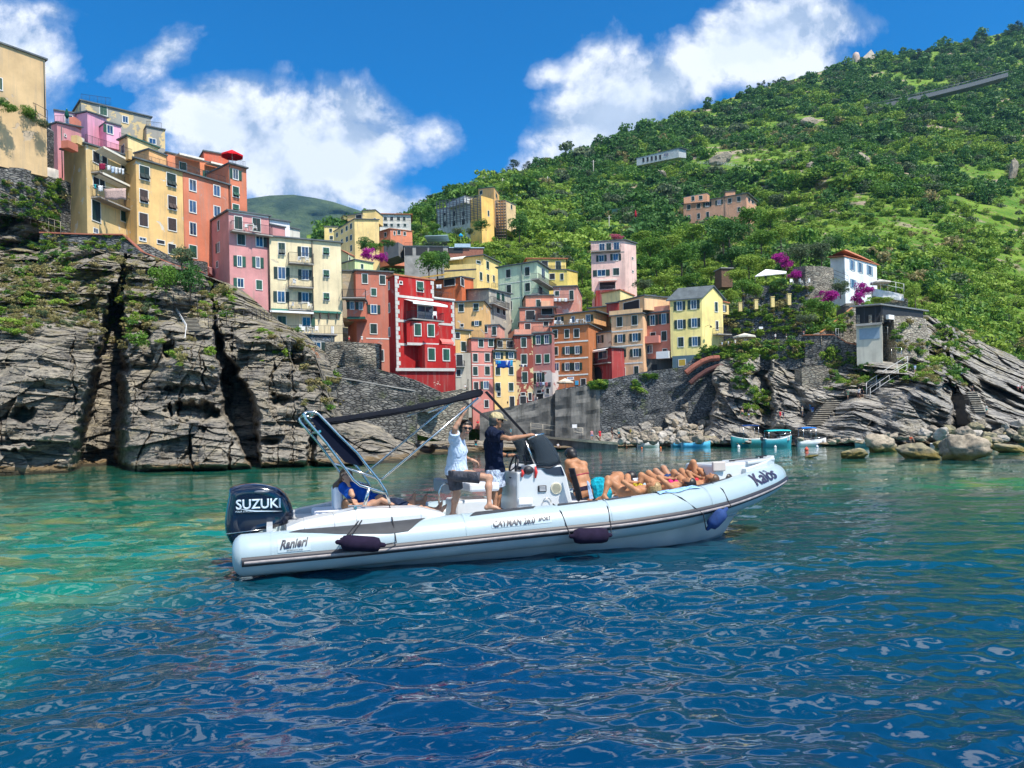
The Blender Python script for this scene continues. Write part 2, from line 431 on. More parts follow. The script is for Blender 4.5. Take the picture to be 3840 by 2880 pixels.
def hill_at(u, v):   # u in px, v 0..1 along the profile -> surface point
 i = np.clip(np.searchsorted(HPX, u), 1, len(HPX)-1); j = np.clip((np.asarray(v)*(len(HT)-1)).astype(int), 0, len(HT)-1)
 return HV[i, j]
def rock_mat(name, tilt=0.0, yellow=True, dark=1.0, c_hi=(.50, .44, .34), c_lo=(.045, .044, .044)):
 t = NT(name)
 p = t.pos((.35, .35, 2.6), (R(4), tilt, 0)); q = t.pos()
 lay = t.noise(p, 1.0, 8, .68, .5); big = t.noise(q, .22, 6, .6); fine = t.noise(t.pos((1, 1, 2.5), (0, tilt, 0)), 2.2, 8, .75, .3)
 f = t.math('ADD', t.math('MULTIPLY', lay, .6), t.math('MULTIPLY', fine, .5))
 col = t.mix(t.ramp(f, [(.43, 0.0), (.62, 1.0)]), sc3(c_lo, dark), sc3(c_hi, dark))  # strata tones; ramp also paints bright highlights and dark crevices
 col = t.mix(t.ramp(big, [(.35, .45), (.7, 0.0)]), col, sc3((.10, .10, .105), dark))
 if yellow:
  yl = t.noise(q, .35, 6, .65); col = t.mix(t.math('MULTIPLY', t.ramp(yl, [(.52, 0.0), (.7, 1.0)]), .4), col, (.46, .38, .22))
 g = t.n('ShaderNodeNewGeometry'); sp = t.n('ShaderNodeSeparateXYZ'); t.l(g.outputs['Position'], sp.inputs[0]); sn_ = t.n('ShaderNodeSeparateXYZ'); t.l(g.outputs['Normal'], sn_.inputs[0])
 gr = t.math('MULTIPLY', t.ramp(sn_.outputs[2], [(.45, 0.0), (.75, 1.0)]), t.ramp(t.math('MULTIPLY', sp.outputs[2], .02), [(.12, 0.0), (.3, 1.0)]))
 gr = t.math('MULTIPLY', gr, t.ramp(t.noise(q, .5, 5, .65), [(.50, 0.0), (.62, .8)]))
 col = t.mix(gr, col, t.mix(t.noise(q, .9, 3), (.10, .13, .03), (.42, .32, .15)))
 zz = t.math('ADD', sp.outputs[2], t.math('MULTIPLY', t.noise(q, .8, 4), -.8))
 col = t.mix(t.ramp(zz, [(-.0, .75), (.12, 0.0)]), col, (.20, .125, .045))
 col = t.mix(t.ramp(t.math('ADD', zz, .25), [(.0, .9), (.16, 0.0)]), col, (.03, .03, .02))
 hgt = t.math('ADD', t.math('MULTIPLY', lay, .8), t.math('MULTIPLY', fine, .45))
 t.bump(hgt, 1.0, .7)
 return t.set(col, .88, spec=.25)
def cliff(name, cols, K, px0, px1, nx, nt, mat_, feats, strata=1.0, tilt=.12, seed=0, blocks=1.0, label=None, fine=1.0):
 px = np.linspace(px0, px1, nx); t = np.linspace(0, 1, nt)
 PY, Y = interp_cols(cols, px, t, K)
 for _ in range(14):
  Y[1:-1] = (Y[:-2]+Y[1:-1]*2+Y[2:])/4; Y[:, 1:-1] = (Y[:, :-2]+Y[:, 1:-1]*2+Y[:, 2:])/4
 PX = np.repeat(px[:, None], nt, 1)
 X, Z = world_of(PX, PY, Y)
 d = fbm(X/9, Y/14, Z/12, 4, seed)*5.0*blocks+np.maximum(0, np.abs(fbm(X/5, Y/14, Z/9, 3, seed+77))-.06)*-7*blocks
 bx = X/5.5+.8*fbm(X/6, Y/9, Z/6, 3, seed+5); bz = Z/4.2+.5*fbm(X/7, Y/9, Z/7, 3, seed+6)
 blk = _h(np.floor(bx).astype(np.int64), np.floor(bz+_h(np.floor(bx).astype(np.int64), 0, 0, 3)*.7).astype(np.int64), 1, seed)
 d += (blk-.5)*2.4*blocks
 for cw, ch, ga in ((5.5, 4.4, 1.5), (2.1, 1.5, .62), (.9, .55, .22)):
  fx = X/cw+.7*fbm(X/cw/1.6, Y/9, Z/cw/1.6, 2, seed+31)+Z*tilt*.2; fz = Z/ch+tilt*X/ch+.35*vnoise(X/cw, Z/ch, 0*X, seed+33); ax_, az_ = np.floor(fx).astype(np.int64), np.floor(fz+.5*_h(np.floor(fx).astype(np.int64), 0, 0, 7)).astype(np.int64)
  d += ga*((_h(ax_, az_, 0, seed+1)-.5)*2.2*(fx-np.floor(fx)-.5)+(_h(ax_, az_, 1, seed+1)-.35)*1.6*(fz-np.floor(fz)-.5)+(_h(ax_, az_, 2, seed)-.5)*.9)*blocks
 zz = Z+tilt*X+.9*fbm(X/6, Y/8, Z/5, 3, seed+2)
 for th, A in ((1.9, 1.15), (.70, .55), (.30, .20*fine)):
  f = zz/th+_h(np.floor(zz/th).astype(np.int64)*0, 0, 0, 1); fl = np.floor(f); fr = f-fl
  hsh = _h(fl.astype(np.int64), np.floor(X/(th*3.2)+fl*.37+.8*vnoise(X/th/2, Z/th, 0*X, seed+1)).astype(np.int64), 0, seed+9)
  d += strata*A*((smooth(.0, .75, fr)-fr)*-1.2+(hsh-.5)*1.1)
 d += fbm(X/1.4, Y/1.4, Z/.7, 4, seed+4)*.38
 if seed == 21: d = d*(1-.6*smooth(100, 112, Y))
 for fn in feats: d = d+fn(PX, PY, X, Z)
 tt = np.repeat(t[None, :], nx, 0)
 d *= smooth(-.02, .03, tt)*.7+.3
 Y2 = Y+d*Y/65
 X, Z = world_of(PX, PY, Y2)
 V = np.stack([X, Y2, Z], -1)
 foot = V[:, :1]*np.array([1, 1, 0])+np.array([0, -.3, -2.5])
 top = V[:, -1:]+np.array([0, 5., .2])
 V = np.concatenate([foot, V, top], 1)
 o = mesh_np(name, V.reshape(-1, 3), grid_faces(V.shape[0], V.shape[1]), mat_, smooth_=False)
 tag(o, kind='structure'); return o
def cleft(pts, depth, p=1.0):   # pts: (py, centre px, half width)
 ys = [a[0] for a in pts]; cs = [a[1] for a in pts]; ws = [a[2] for a in pts]
 def fn(PX, PY, X, Z):
  c = np.interp(PY, ys, cs)+9*vnoise(X*0, PY/30, 0*X, 8); w_ = np.interp(PY, ys, ws)
  return depth*(1-smooth(.45, 1.0, np.abs(PX-c+7*vnoise(PX/14, PY/14, 0*X, 5))/w_))*np.clip(w_/25, 0, 1)
 return fn
def ridge(pts, h):
 f = cleft(pts, -h); return f
LEFTC = [
 (-350, [(1810, 42), (1600, 50), (1350, 57), (1180, 64), (1010, 76), (700, 88), (520, 94)]),
 (0,    [(1775, 47), (1600, 52), (1350, 57), (1180, 63), (1030, 75), (840, 86), (700, 91)]),
 (140,  [(1765, 49), (1600, 53), (1350, 58), (1190, 63), (1090, 72), (960, 83), (880, 87)]),
 (330,  [(1763, 52), (1600, 55), (1380, 60), (1250, 65), (1130, 72), (1000, 80), (930, 86)]),
 (560,  [(1772, 51), (1600, 55), (1430, 60), (1300, 64), (1190, 72), (1080, 79), (960, 86)]),
 (700,  [(1768, 51), (1600, 55), (1430, 59), (1300, 63), (1230, 72), (1130, 79), (1010, 86)]),
 (850,  [(1762, 51), (1600, 56), (1430, 61), (1290, 66), (1230, 74), (1120, 80), (1060, 86)]),
 (1000, [(1755, 53), (1600, 57), (1400, 61), (1240, 66), (1225, 74), (1210, 80), (1190, 86)]),
 (1090, [(1752, 54), (1600, 57), (1400, 61), (1260, 66), (1248, 73), (1240, 79), (1232, 84)]),
 (1180, [(1750, 54), (1640, 57), (1500, 60), (1345, 65), (1325, 70), (1318, 76), (1312, 82)]),
 (1225, [(1748, 54), (1650, 57), (1560, 61), (1470, 65), (1455, 70), (1448, 76), (1440, 80)]),
 (1270, [(1747, 55), (1690, 58), (1640, 62), (1585, 66), (1572, 70), (1566, 75), (1560, 79)]),
 (1400, [(1744, 56), (1705, 60), (1670, 64), (1635, 68), (1620, 72), (1612, 76), (1604, 79)]),
 (1500, [(1742, 57), (1718, 61), (1700, 65), (1684, 70), (1672, 75), (1664, 79), (1656, 82)]),
 (1600, [(1705, 76), (1696, 79), (1688, 82), (1680, 85), (1674, 88), (1668, 92), (1662, 96)]),
 (1820, [(1690, 86), (1683, 88), (1676, 92), (1670, 96), (1664, 100), (1660, 104), (1656, 108)]),
 (2000, [(1688, 90), (1680, 92), (1672, 95), (1665, 98), (1660, 102), (1655, 106), (1650, 110)]),
]
def pocket(px_, py_, rx, ry, dep):
 return lambda PX, PY, X, Z: dep*(1-smooth(.5, 1.0, np.hypot((PX-px_+14*vnoise(PX/22, PY/22, 0*X, 4))/rx, (PY-py_+12*vnoise(PX/18, PY/18, 0*X, 6))/ry)))
fe = [pocket(720, 1545, 120, 48, 5), pocket(700, 1465, 130, 22, 2.5), pocket(640, 1300, 30, 60, 3), pocket(850, 1290, 60, 40, 3), pocket(1060, 1500, 60, 30, 3), pocket(90, 1560, 60, 40, 3), pocket(60, 1680, 90, 16, -3), pocket(1010, 1660, 60, 22, 2.5), pocket(540, 1240, 26, 90, 4), pocket(1120, 1330, 30, 70, 3), cleft([(960, 470, 6), (1080, 450, 26), (1180, 425, 48), (1300, 425, 66), (1450, 400, 84), (1600, 382, 108), (1760, 370, 122)], 19),
  cleft([(1200, 800, 6), (1330, 830, 30), (1400, 862, 42), (1480, 885, 66), (1560, 900, 84), (1640, 925, 56), (1770, 965, 22)], 14),
  cleft([(1250, 1040, 2), (1300, 1078, 7), (1400, 1090, 6), (1500, 1100, 3)], 4),
  cleft([(1560, 1200, 2), (1640, 1175, 18), (1700, 1168, 22), (1760, 1165, 26)], 6),
  cleft([(1480, 1540, 2), (1560, 1560, 35), (1700, 1600, 40)], 7),
  ridge([(1180, 600, 60), (1300, 650, 90), (1500, 660, 130), (1700, 620, 180)], 1.5),
  ridge([(1560, 700, 120), (1680, 700, 220), (1770, 700, 240)], 2.2)]
_r = random.Random(3)
for _i in range(22):
 _x, _y, _w = _r.uniform(-20, 1230), _r.uniform(1080, 1650), _r.uniform(4, 9); _l = _r.uniform(70, 260); _s = _r.uniform(-.25, .12); fe.append(cleft([(_y, _x, 1), (_y+_l*.3, _x+_s*_l*.3, _w), (_y+_l*.7, _x+_s*_l*.7, _w*.8), (_y+_l, _x+_s*_l, 1)], _r.uniform(3, 7)))
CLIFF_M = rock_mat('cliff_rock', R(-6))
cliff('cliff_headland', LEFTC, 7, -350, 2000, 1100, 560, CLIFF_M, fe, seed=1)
RIGHTC = [
 (1950, [(1690, 90), (1668, 104), (1658, 108), (1640, 116), (1620, 122), (1600, 130)]),
 (2200, [(1678, 106), (1666, 109), (1654, 111), (1640, 113), (1600, 118), (1560, 126)]),
 (2400, [(1674, 106), (1654, 108), (1640, 110), (1600, 112), (1540, 118), (1480, 126)]),
 (2600, [(1674, 102), (1640, 104), (1600, 107), (1500, 111), (1420, 115), (1380, 122)]),
 (2700, [(1672, 99), (1610, 101), (1480, 104), (1400, 107), (1350, 110), (1345, 118)]),
 (2850, [(1674, 93), (1600, 97), (1500, 100), (1400, 104), (1330, 108), (1325, 118)]),
 (3000, [(1674, 88), (1590, 94), (1500, 99), (1400, 104), (1320, 109), (1310, 118)]),
 (3100, [(1673, 85), (1580, 91), (1500, 98), (1400, 104), (1310, 112), (1240, 120)]),
 (3200, [(1674, 81), (1560, 85), (1490, 92), (1390, 104), (1310, 116), (1215, 126)]),
 (3400, [(1680, 76), (1620, 80), (1460, 88), (1345, 102), (1275, 116), (1195, 126)]),
 (3480, [(1682, 76), (1600, 80), (1440, 90), (1335, 104), (1250, 116), (1180, 126)]),
 (3600, [(1682, 76), (1600, 80), (1450, 92), (1360, 106), (1290, 118), (1240, 128)]),
 (3700, [(1684, 76), (1600, 82), (1480, 94), (1390, 108), (1320, 120), (1290, 130)]),
 (3840, [(1684, 74), (1600, 82), (1500, 96), (1430, 108), (1370, 122), (1350, 132)]),
 (4400, [(1700, 70), (1600, 82), (1500, 96), (1430, 108), (1370, 122), (1350, 132)]),
]
fr_ = [cleft([(1380, 2490, 4), (1480, 2460, 22), (1600, 2470, 30), (1660, 2480, 30)], 7),
  cleft([(1330, 2660, 4), (1450, 2640, 45), (1560, 2620, 60), (1650, 2600, 60)], 6),
  cleft([(1250, 2900, 10), (1420, 2850, 40), (1560, 2860, 50)], 3),
  cleft([(1440, 3560, 8), (1520, 3590, 30), (1600, 3600, 50), (1650, 3600, 30)], 6),
  ridge([(1330, 3560, 30), (1450, 3480, 60), (1560, 3400, 120), (1640, 3350, 150)], 2.5)]
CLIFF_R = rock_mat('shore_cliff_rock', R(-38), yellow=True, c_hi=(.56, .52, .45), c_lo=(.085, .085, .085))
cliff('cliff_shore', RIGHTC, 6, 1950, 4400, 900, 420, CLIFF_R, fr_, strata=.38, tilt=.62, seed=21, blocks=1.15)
def far_mountain():
 px = np.linspace(500, 2300, 160); t = np.linspace(0, 1, 60)
 top = np.interp(px, [500, 850, 930, 1010, 1100, 1180, 1250, 1350, 1450, 1600, 1900, 2300], [800, 770, 745, 733, 730, 742, 757, 790, 830, 870, 900, 920])
 PY = 1250+(top[:, None]-1250)*t[None, :]; Y = 1500+900*np.repeat(t[None, :], len(px), 0)
 PX = np.repeat(px[:, None], len(t), 1); X, Z = world_of(PX, PY, Y)
 Y = Y+fbm(X/260, Z/200, 0*X, 5, 3)*190*(1-smooth(.9, 1, t)[None, :]); X, Z = world_of(PX, PY, Y)
 V = np.stack([X, Y, Z], -1); V = np.concatenate([V, V[:, -1:]+np.array([0, 500., -250])], 1)
 tm = NT('far_mountain_forest'); p = tm.pos()
 c = tm.mix(tm.ramp(tm.noise(p, .01, 8, .7), [(.42, 0.0), (.6, 1.0)]), (.018, .045, .015), (.07, .11, .035))
 tm.bump(tm.noise(p, .03, 8, .7), 1, 25)
 tag(mesh_np('far_mountain_terrain', V.reshape(-1, 3), grid_faces(V.shape[0], V.shape[1]), tm.set(c, 1)), kind='structure')
far_mountain()
CROP = {1: (0, 100, 1.84375), 2: (740, 750, 2.212), 3: (1600, 800, 2.2125), 4: (2000, 850, 2.5525), 5: (2700, 800, 1.7465), 6: (1500, 600, 2.4578), 7: (2400, 100, 1.5361), 8: (2900, 1400, 2.3532), 9: (0, 950, 1.7015), 0: (0, 0, 1)}
def S(c, x, y): o = CROP[c]; return (o[0]+x/o[2], o[1]+y/o[2])
def shm(name, a, b):
 t = NT(name); oi = t.n('ShaderNodeObjectInfo'); return t.set(t.mix(oi.outputs['Random'], a, b), .55)
GREEN = shm('shutter_green', (.006, .045, .03), (.014, .09, .055)); DGREEN = shm('shutter_dark_green', (.004, .018, .017), (.009, .04, .03))
BROWN = simple('shutter_brown', (.05, .03, .025), .6, var=.3, scale=6)
SURR = simple('window_surround', (.66, .66, .62), .8)
WHITE = simple('white_paint', (.78, .78, .76), .5, var=.06)
SASH = simple('window_sash', (.50, .50, .48), .6); IRON = simple('dark_iron', (.03, .03, .035), .5, metal=.3)
SLATE = simple('slate_roof', (.09, .11, .12), .8, var=.35, scale=1.2)
TERRA = simple('terracotta_tile', (.42, .15, .07), .85, var=.35, scale=1.5)
CONC = simple('concrete', (.30, .29, .27), .9, var=.3, scale=.8)
SHUT2 = simple('roller_shutter', (.22, .30, .38), .5)
AWN = simple('awning_cloth', (.72, .68, .58), .9)
def glassm():
 t = NT('window_glass'); n = t.noise(t.pos(), .45, 3)
 c = t.mix(t.ramp(n, [(.4, 0.0), (.6, 1.0)]), (.010, .022, .04), (.03, .08, .17))  # blue patches in the colour stand in for sky reflections
 return t.set(c, .08, spec=.9)
GLASS = glassm()
DARK = simple('dark_interior', (.012, .014, .018), .7)  # near-black sheet colour standing in for shade inside uncut openings
def hillY(px, py):
 i = int(np.clip(np.searchsorted(HPX, px), 0, len(HPX)-1)); best = 200
 col = HV[i]
 for j in range(0, len(HT), 4):
  q = proj(col[j])
  if q[1] <= py: return float(col[j][1])
 return float(col[-1][1])
FINISHED = {}
class House:
 def __init__(s, name, label, crop, cs, base, wall, depth=7, ext=5, roof=SLATE, over=.22, cat='house', group='houses of the cliffside village', gable=0, roofless=False, z0=None):
  s.c = crop; s.faces = []; s.wall = wall
  pts = s._corners(cs, base)
  s.org = Vector((pts[1 if len(pts) > 2 else 0][0], pts[1 if len(pts) > 2 else 0][1], s.zb))
  s.e = empty(name, s.org, label, cat, group)
  s.block(pts, 'wall', wall, depth, ext, roof, over, gable, roofless)
 def _corners(s, cs, base):
  out = []; k0 = next(i for i, c in enumerate(cs) if len(c) > 2)
  x, y = S(s.c, cs[k0][0], cs[k0][1]); Y0 = cs[k0][2]
  bx, by = S(s.c, cs[k0][0], base)
  if Y0 == 'h': Y0 = hillY(bx, by)-1.0
  z0 = zat(x, y, Y0); s.zb = zat(bx, by, Y0); s.Y0 = Y0
  for c in cs:
   x, y = S(s.c, c[0], c[1]); Y = c[2] if len(c) > 2 else None
   if Y == 'h': Y = Y0
   if Y is None: Y = (z0-EYE)/ray(x, y)[2]
   if isinstance(Y, str): Y = Y0+float(Y)
   p = P(x, y, Y); out.append(p)
  return out
 def block(s, pts, pname, wall, depth, ext, roof, over, gable, roofless):
  zb = s.zb-ext; n = len(pts)
  if n == 2:
   u = (pts[1]-pts[0]); u.z = 0; u.normalize(); nn = u.cross(Vector((0, 0, 1)))
   ring = [pts[0], pts[1], pts[1]-nn*depth, pts[0]-nn*depth]
  else:
   ring = [pts[0], pts[1], pts[2], pts[0]+pts[2]-pts[1]]
  for i in range(n-1):
   O = Vector((pts[i].x, pts[i].y, s.zb)); d = pts[i+1]-pts[i]; d.z = 0; L = d.length; u = d.normalized(); nn = u.cross(Vector((0, 0, 1)))
   s.faces.append((O, u, Vector((0, 0, 1)), nn, L, max(pts[i].z, pts[i+1].z)-s.zb))
  mb = MB(); k = 4
  bot = [Vector((p.x, p.y, zb)) for p in ring]; top = [Vector(p) for p in ring]
  fs = [(3, 2, 1, 0), (4, 5, 6, 7), (0, 1, 5, 4), (1, 2, 6, 5), (2, 3, 7, 6), (3, 0, 4, 7)]
  if gable:
   r1 = (top[1]+top[2])/2; r2 = (top[0]+top[3])/2; r1.z += gable; r2.z += gable
   mb.add(bot+top+[r1, r2], [(3, 2, 1, 0), (0, 1, 5, 4), (1, 2, 6, 8, 5), (2, 3, 7, 6), (3, 0, 4, 9, 7), (4, 5, 8, 9), (8, 6, 7, 9)])
  else: mb.add(bot+top, fs)
  w = mb.build(pname, wall, s.e, s.org)
  if roofless: return w
  rb = MB(); c = sum(top, Vector())/4
  if gable:
   ux = (top[1]-top[0]).normalized(); uy = (top[2]-top[1]); uy.z = 0; uy.normalize(); r1 = r1+ux*.3; r2 = r2-ux*.3
   for a, b, sg in ((top[0]-ux*.3, top[1]+ux*.3, -1), (top[3]-ux*.3, top[2]+ux*.3, 1)):
    sl_ = (r1-b).normalized(); a2 = a-sl_*.45; b2 = b-sl_*.45
    rb.poly([a2, b2, r1, r2] if sg < 0 else [r2, r1, b2, a2], (0, 0, .16))
   rb.build('roof', roof, s.e, s.org); return w
  ov = []
  for p in top:
   d = (p-c); d.z = 0; d = d.normalized()*over*1.4; ov.append(Vector((p.x+d.x, p.y+d.y, p.z+.003)))
  rb.poly(ov, (0, 0, .17)); rb.build('roof', roof, s.e, s.org)
  return w
 def wing(s, cs, base, wall=None, depth=5, ext=0, roof=SLATE, over=.15, name='wing', roofless=False, gable=0):
  zb = s.zb; pts = s._corners(cs, base)
  s.block(pts, name, wall or s.wall, depth, ext, roof, over, gable, roofless); s.zb = zb
  return s
 def hit(s, x, y, fi=None):
  px, py = S(s.c, x, y); r = Vector(ray(px, py)); best = None
  for i, (O, u, v, n, L, H) in enumerate(s.faces):
   if fi is not None and i != fi: continue
   dn = r.dot(n)
   if abs(dn) < 1e-6: continue
   t = (O-Vector((0, 0, EYE))).dot(n)/dn
   p = Vector((0, 0, EYE))+r*t; a = (p-O).dot(u); b = p.z-O.z
   if fi is not None: return i, a, b
   out = max(0, -a, a-L)+max(0, b-H, -b)*.6
   key = (round(out, 1) if out > .25 else 0, -i)
   if best is None or key < best[0]: best = (key, i, a, b)
  return best[1:]
 def rect(s, x, y, w, h, fi=None):
  i, a, b = s.hit(x, y, fi); _, a0, _ = s.hit(x-w/2, y, i); _, a1, _ = s.hit(x+w/2, y, i); _, _, b0 = s.hit(x, y+h/2, i); _, _, b1 = s.hit(x, y-h/2, i)
  return s.faces[i][:4], a0, a1, b0, b1
 def win(s, x, y, w, h, st='c', sh=GREEN, surr=True, fi=None):
  fr, a0, a1, b0, b1 = s.rect(x, y, w, h, fi); wd = a1-a0; e = s.e
  f = .075 if surr else .04; th = .05
  mb = MB();
  mb.fbox(fr, a0-f, a1+f, b0-f-.02, b0, -.05, th+.03); mb.fbox(fr, a0-f, a1+f, b1, b1+f, -.05, th)
  mb.fbox(fr, a0-f, a0, b0, b1, -.05, th); mb.fbox(fr, a1, a1+f, b0, b1, -.05, th)
  wn = mb.build('window', SURR if surr else s.wall, e, s.org)
  tag(wn)
  def leaf(u0, u1, v0, v1, n0, mat_):
   m = MB(); m.fbox(fr, u0, u1, v0, v1, n0, n0+.04)
   if v1-v0 > .5:
    for q in (.12, .52, .9): m.fbox(fr, u0+.03, u1-.03, v0+(v1-v0)*q-.03, v0+(v1-v0)*q+.03, n0+.04, n0+.055)
    k = int((v1-v0)/.16)
    for j in range(k): m.fbox(fr, u0+.07, u1-.07, v0+.06+j*.16, v0+.12+j*.16, n0+.037, n0+.05)
   m.build('shutter', mat_, wn, (0, 0, 0)).location = -s.org
  mid = (a0+a1)/2
  if st in 'cf':
   if st == 'c':
    leaf(a0+.01, mid-.012, b0+.01, b1-.01, .0, sh); leaf(mid+.012, a1-.01, b0+.01, b1-.01, .0, sh)
   else:
    hb = b0+(b1-b0)*.45
    leaf(a0+.01, mid-.012, hb, b1-.01, .0, sh); leaf(mid+.012, a1-.01, hb, b1-.01, .0, sh)
    O, u, v, n = fr; m = MB()
    for q0, q1 in ((a0+.02, mid-.03), (mid+.03, a1-.02)):
     A = O+u*q0+v*hb+n*.05; B = O+u*q1+v*hb+n*.05; C2 = O+u*q1+v*(b0+.12)+n*.42; D2 = O+u*q0+v*(b0+.12)+n*.42
     m.poly([A, B, C2, D2], -n*.03)
    m.build('shutter_flap', sh, wn, (0, 0, 0)).location = -s.org
    m = MB(); m.fbox(fr, a0, a1, b0, hb, -.04, .012); m.build('pane', DARK, wn).location = -s.org
  else:
   m = MB(); m.fbox(fr, a0, a1, b0, b1, -.05, .006); m.build('pane', DARK if st in 'kK' else GLASS, wn).location = -s.org
   if st in 'ogolr':
    m = MB(); q = .036
    m.fbox(fr, a0+.005, a0+q, b0, b1, .004, .04); m.fbox(fr, a1-q, a1-.005, b0, b1, .004, .04); m.fbox(fr, mid-q*.7, mid+q*.7, b0, b1, .004, .038)
    m.fbox(fr, a0, a1, b1-q, b1-.004, .004, .034); m.fbox(fr, a0, a1, b0+.004, b0+q, .004, .034)
    m.build('sash', SASH, wn).location = -s.org
   sw = max(wd*.5, .42)
   if st in 'ol': leaf(a0-f-sw, a0-f, b0, b1, .04, sh)
   if st in 'or': leaf(a1+f, a1+f+sw, b0, b1, .04, sh)
  return s
 def wins(s, L, **kw):
  for q in L:
   k = dict(kw)
   if len(q) > 5: k.update(q[5])
   s.win(q[0], q[1], q[2], q[3], q[4] if len(q) > 4 else 'c', **k)
  return s
 def balcony(s, x0, x1, y, h, d=.9, slab=.14, rail=IRON, solid=None, fi=None, n0=0):
  i, a0, b = s.hit(x0, y, fi); _, a1, _ = s.hit(x1, y, i); _, _, bt = s.hit((x0+x1)/2, y-h, i); hh = bt-s.hit((x0+x1)/2, y, i)[2]; fr = s.faces[i][:4]
  mb = MB(); mb.fbox(fr, a0, a1, b-slab, b, -.1, d)
  bo = mb.build('balcony', CONC if solid is None else solid, s.e, s.org)
  m = MB()
  if solid is not None:
   m.fbox(fr, a0+.003, a1-.003, b, b+hh, d-.12, d-.004); m.fbox(fr, a0+.003, a0+.1, b, b+hh, 0, d-.12); m.fbox(fr, a1-.1, a1-.003, b, b+hh, 0, d-.12)
   m.build('parapet', solid, bo).location = -s.org; return s
  for z in (b+.08, b+hh): m.fbox(fr, a0, a1, z-.02, z+.02, d-.05, d-.01); m.fbox(fr, a0, a0+.04, z-.02, z+.02, n0, d-.05); m.fbox(fr, a1-.04, a1, z-.02, z+.02, n0, d-.05)
  k = max(2, int((a1-a0)/.15))
  for j in range(k+1):
   q = a0+.02+(a1-a0-.04)*j/k; m.fbox(fr, q-.011, q+.011, b, b+hh-.02, d-.04, d-.018)
  for j in range(int((d-n0)/.2)):
   for q in (a0+.02, a1-.02): m.fbox(fr, q-.011, q+.011, b, b+hh-.02, n0+j*.2, n0+j*.2+.022)
  m.build('railing', rail, bo).location = -s.org
  return s
 def rail(s, x0, x1, y, h, n=0.0, rail=IRON, fi=None, y2=None):
  i, a0, b = s.hit(x0, y, fi); _, a1, b2 = s.hit(x1, y2 if y2 is not None else y, i); hh = s.hit(x0, y-h, i)[2]-b; O, u, v, nn = s.faces[i][:4]
  m = MB(); k = max(2, int((a1-a0)/.17)); g = lambda t, z: O+u*(a0+(a1-a0)*t)+v*(b+(b2-b)*t+z)+nn*n
  for z in (.06, hh): m.tube([g(0, z), g(1, z)], .022, 4)
  for j in range(k+1): m.tube([g(j/k, 0), g(j/k, hh)], .013 if j % 6 else .025, 4)
  m.build('railing', rail, s.e, s.org); return s
 def box(s, x0, x1, y0, y1, n0, n1, mat_, name='band', fi=None):
  fr, a0, a1, b0, b1 = s.rect((x0+x1)/2, (y0+y1)/2, x1-x0, y1-y0, fi)
  MB().fbox(fr, a0, a1, b0, b1, n0, n1).build(name, mat_, s.e, s.org); return s
 def line(s, x0, x1, y0, y1, hm=.22, mat_=SURR, name='band', fi=None, n1=.035):   # string course following the face horizontal at mid height
  i, a0, b0 = s.hit(x0, y0, fi); _, a1, b1 = s.hit(x1, y1, i); b = (b0+b1)/2; L = s.faces[i][4]
  a0 = max(a0, 0); a1 = min(a1, L)
  MB().fbox(s.faces[i][:4], a0, a1, b-hm/2, b+hm/2, -.03, n1).build(name, mat_, s.e, s.org); return s
 def awning(s, x0, x1, y0, y1, d, mat_=AWN, fi=None):
  i, a0, b0 = s.hit(x0, y0, fi); _, a1, _ = s.hit(x1, y0, i); b1 = s.hit((x0+x1)/2, y1, i)[2]; O, u, v, n = s.faces[i][:4]
  g = lambda a, b, c: O+u*a+v*b+n*c
  m = MB(); m.poly([g(a0, b0, .05), g(a1, b0, .05), g(a1, b1+.25, d), g(a0, b1+.25, d)], (0, 0, -.03))
  m.poly([g(a0, b1+.22, d), g(a1, b1+.22, d), g(a1, b1, d), g(a0, b1, d)], n*.02)
  m.build('awning', mat_, s.e, s.org); return s
 def pipe(s, x, y0, y1, mat_=None, fi=None, r=.055):
  i, a, b0 = s.hit(x, y0, fi); b1 = s.hit(x, y1, i)[2]; O, u, v, n = s.faces[i][:4]
  MB().tube([O+u*a+v*b0+n*.09, O+u*a+v*b1+n*.09], r, 6).build('drainpipe', mat_ or DPIPE, s.e, s.org); return s
 def chimney(s, x, y, w=.6, h=.9, fi=0, back=2.0, mat_=None):
  i, a, b = s.hit(x, y, fi); O, u, v, n = s.faces[i][:4]; q = O+u*a+v*b-n*back
  m = MB(); m.box(q+Vector((0, 0, h/2-.6)), (w, w, h+1.2)); m.box(q+Vector((0, 0, h+.06)), (w+.16, w+.16, .1))
  m.build('chimney', mat_ or s.wall, s.e, s.org); return s
DPIPE = simple('drainpipe_metal', (.05, .08, .08), .5)
H = House
def sign_text(h, txt, x, y, w, n0):
 i, a, b = h.hit(x, y, 0); _, a1, _ = h.hit(x+w/2, y, 0); O, u, v, n = h.faces[0][:4]
 cu = bpy.data.curves.new('lettering', 'FONT'); cu.body = txt; cu.align_x = 'CENTER'; cu.align_y = 'CENTER'; cu.offset = .03; o = bpy.data.objects.new('lettering', cu); COL.objects.link(o)
 me = bpy.data.meshes.new_from_object(o.evaluated_get(bpy.context.evaluated_depsgraph_get())); bpy.data.objects.remove(o); xs = [q.co.x for q in me.vertices]; k = 2*(a1-a)/(max(xs)-min(xs))
 for q in me.vertices: q.co = O+u*(a+q.co.x*k)+v*(b+q.co.y*k)+n*n0-h.org
 me.materials.append(simple('blue_letters', (.01, .04, .25), .5)); link(bpy.data.objects.new('lettering', me), h.e)
def pl(r, g, b, k=1.0, **kw):
 c = sc3(lin((r, g, b)), k); L = .3*c[0]+.6*c[1]+.1*c[2]; d = .0 if r-b > 130 and g < 60 else .10
 return plaster(tuple(v*(1-d)+L*d*1.2 for v in c), **kw)
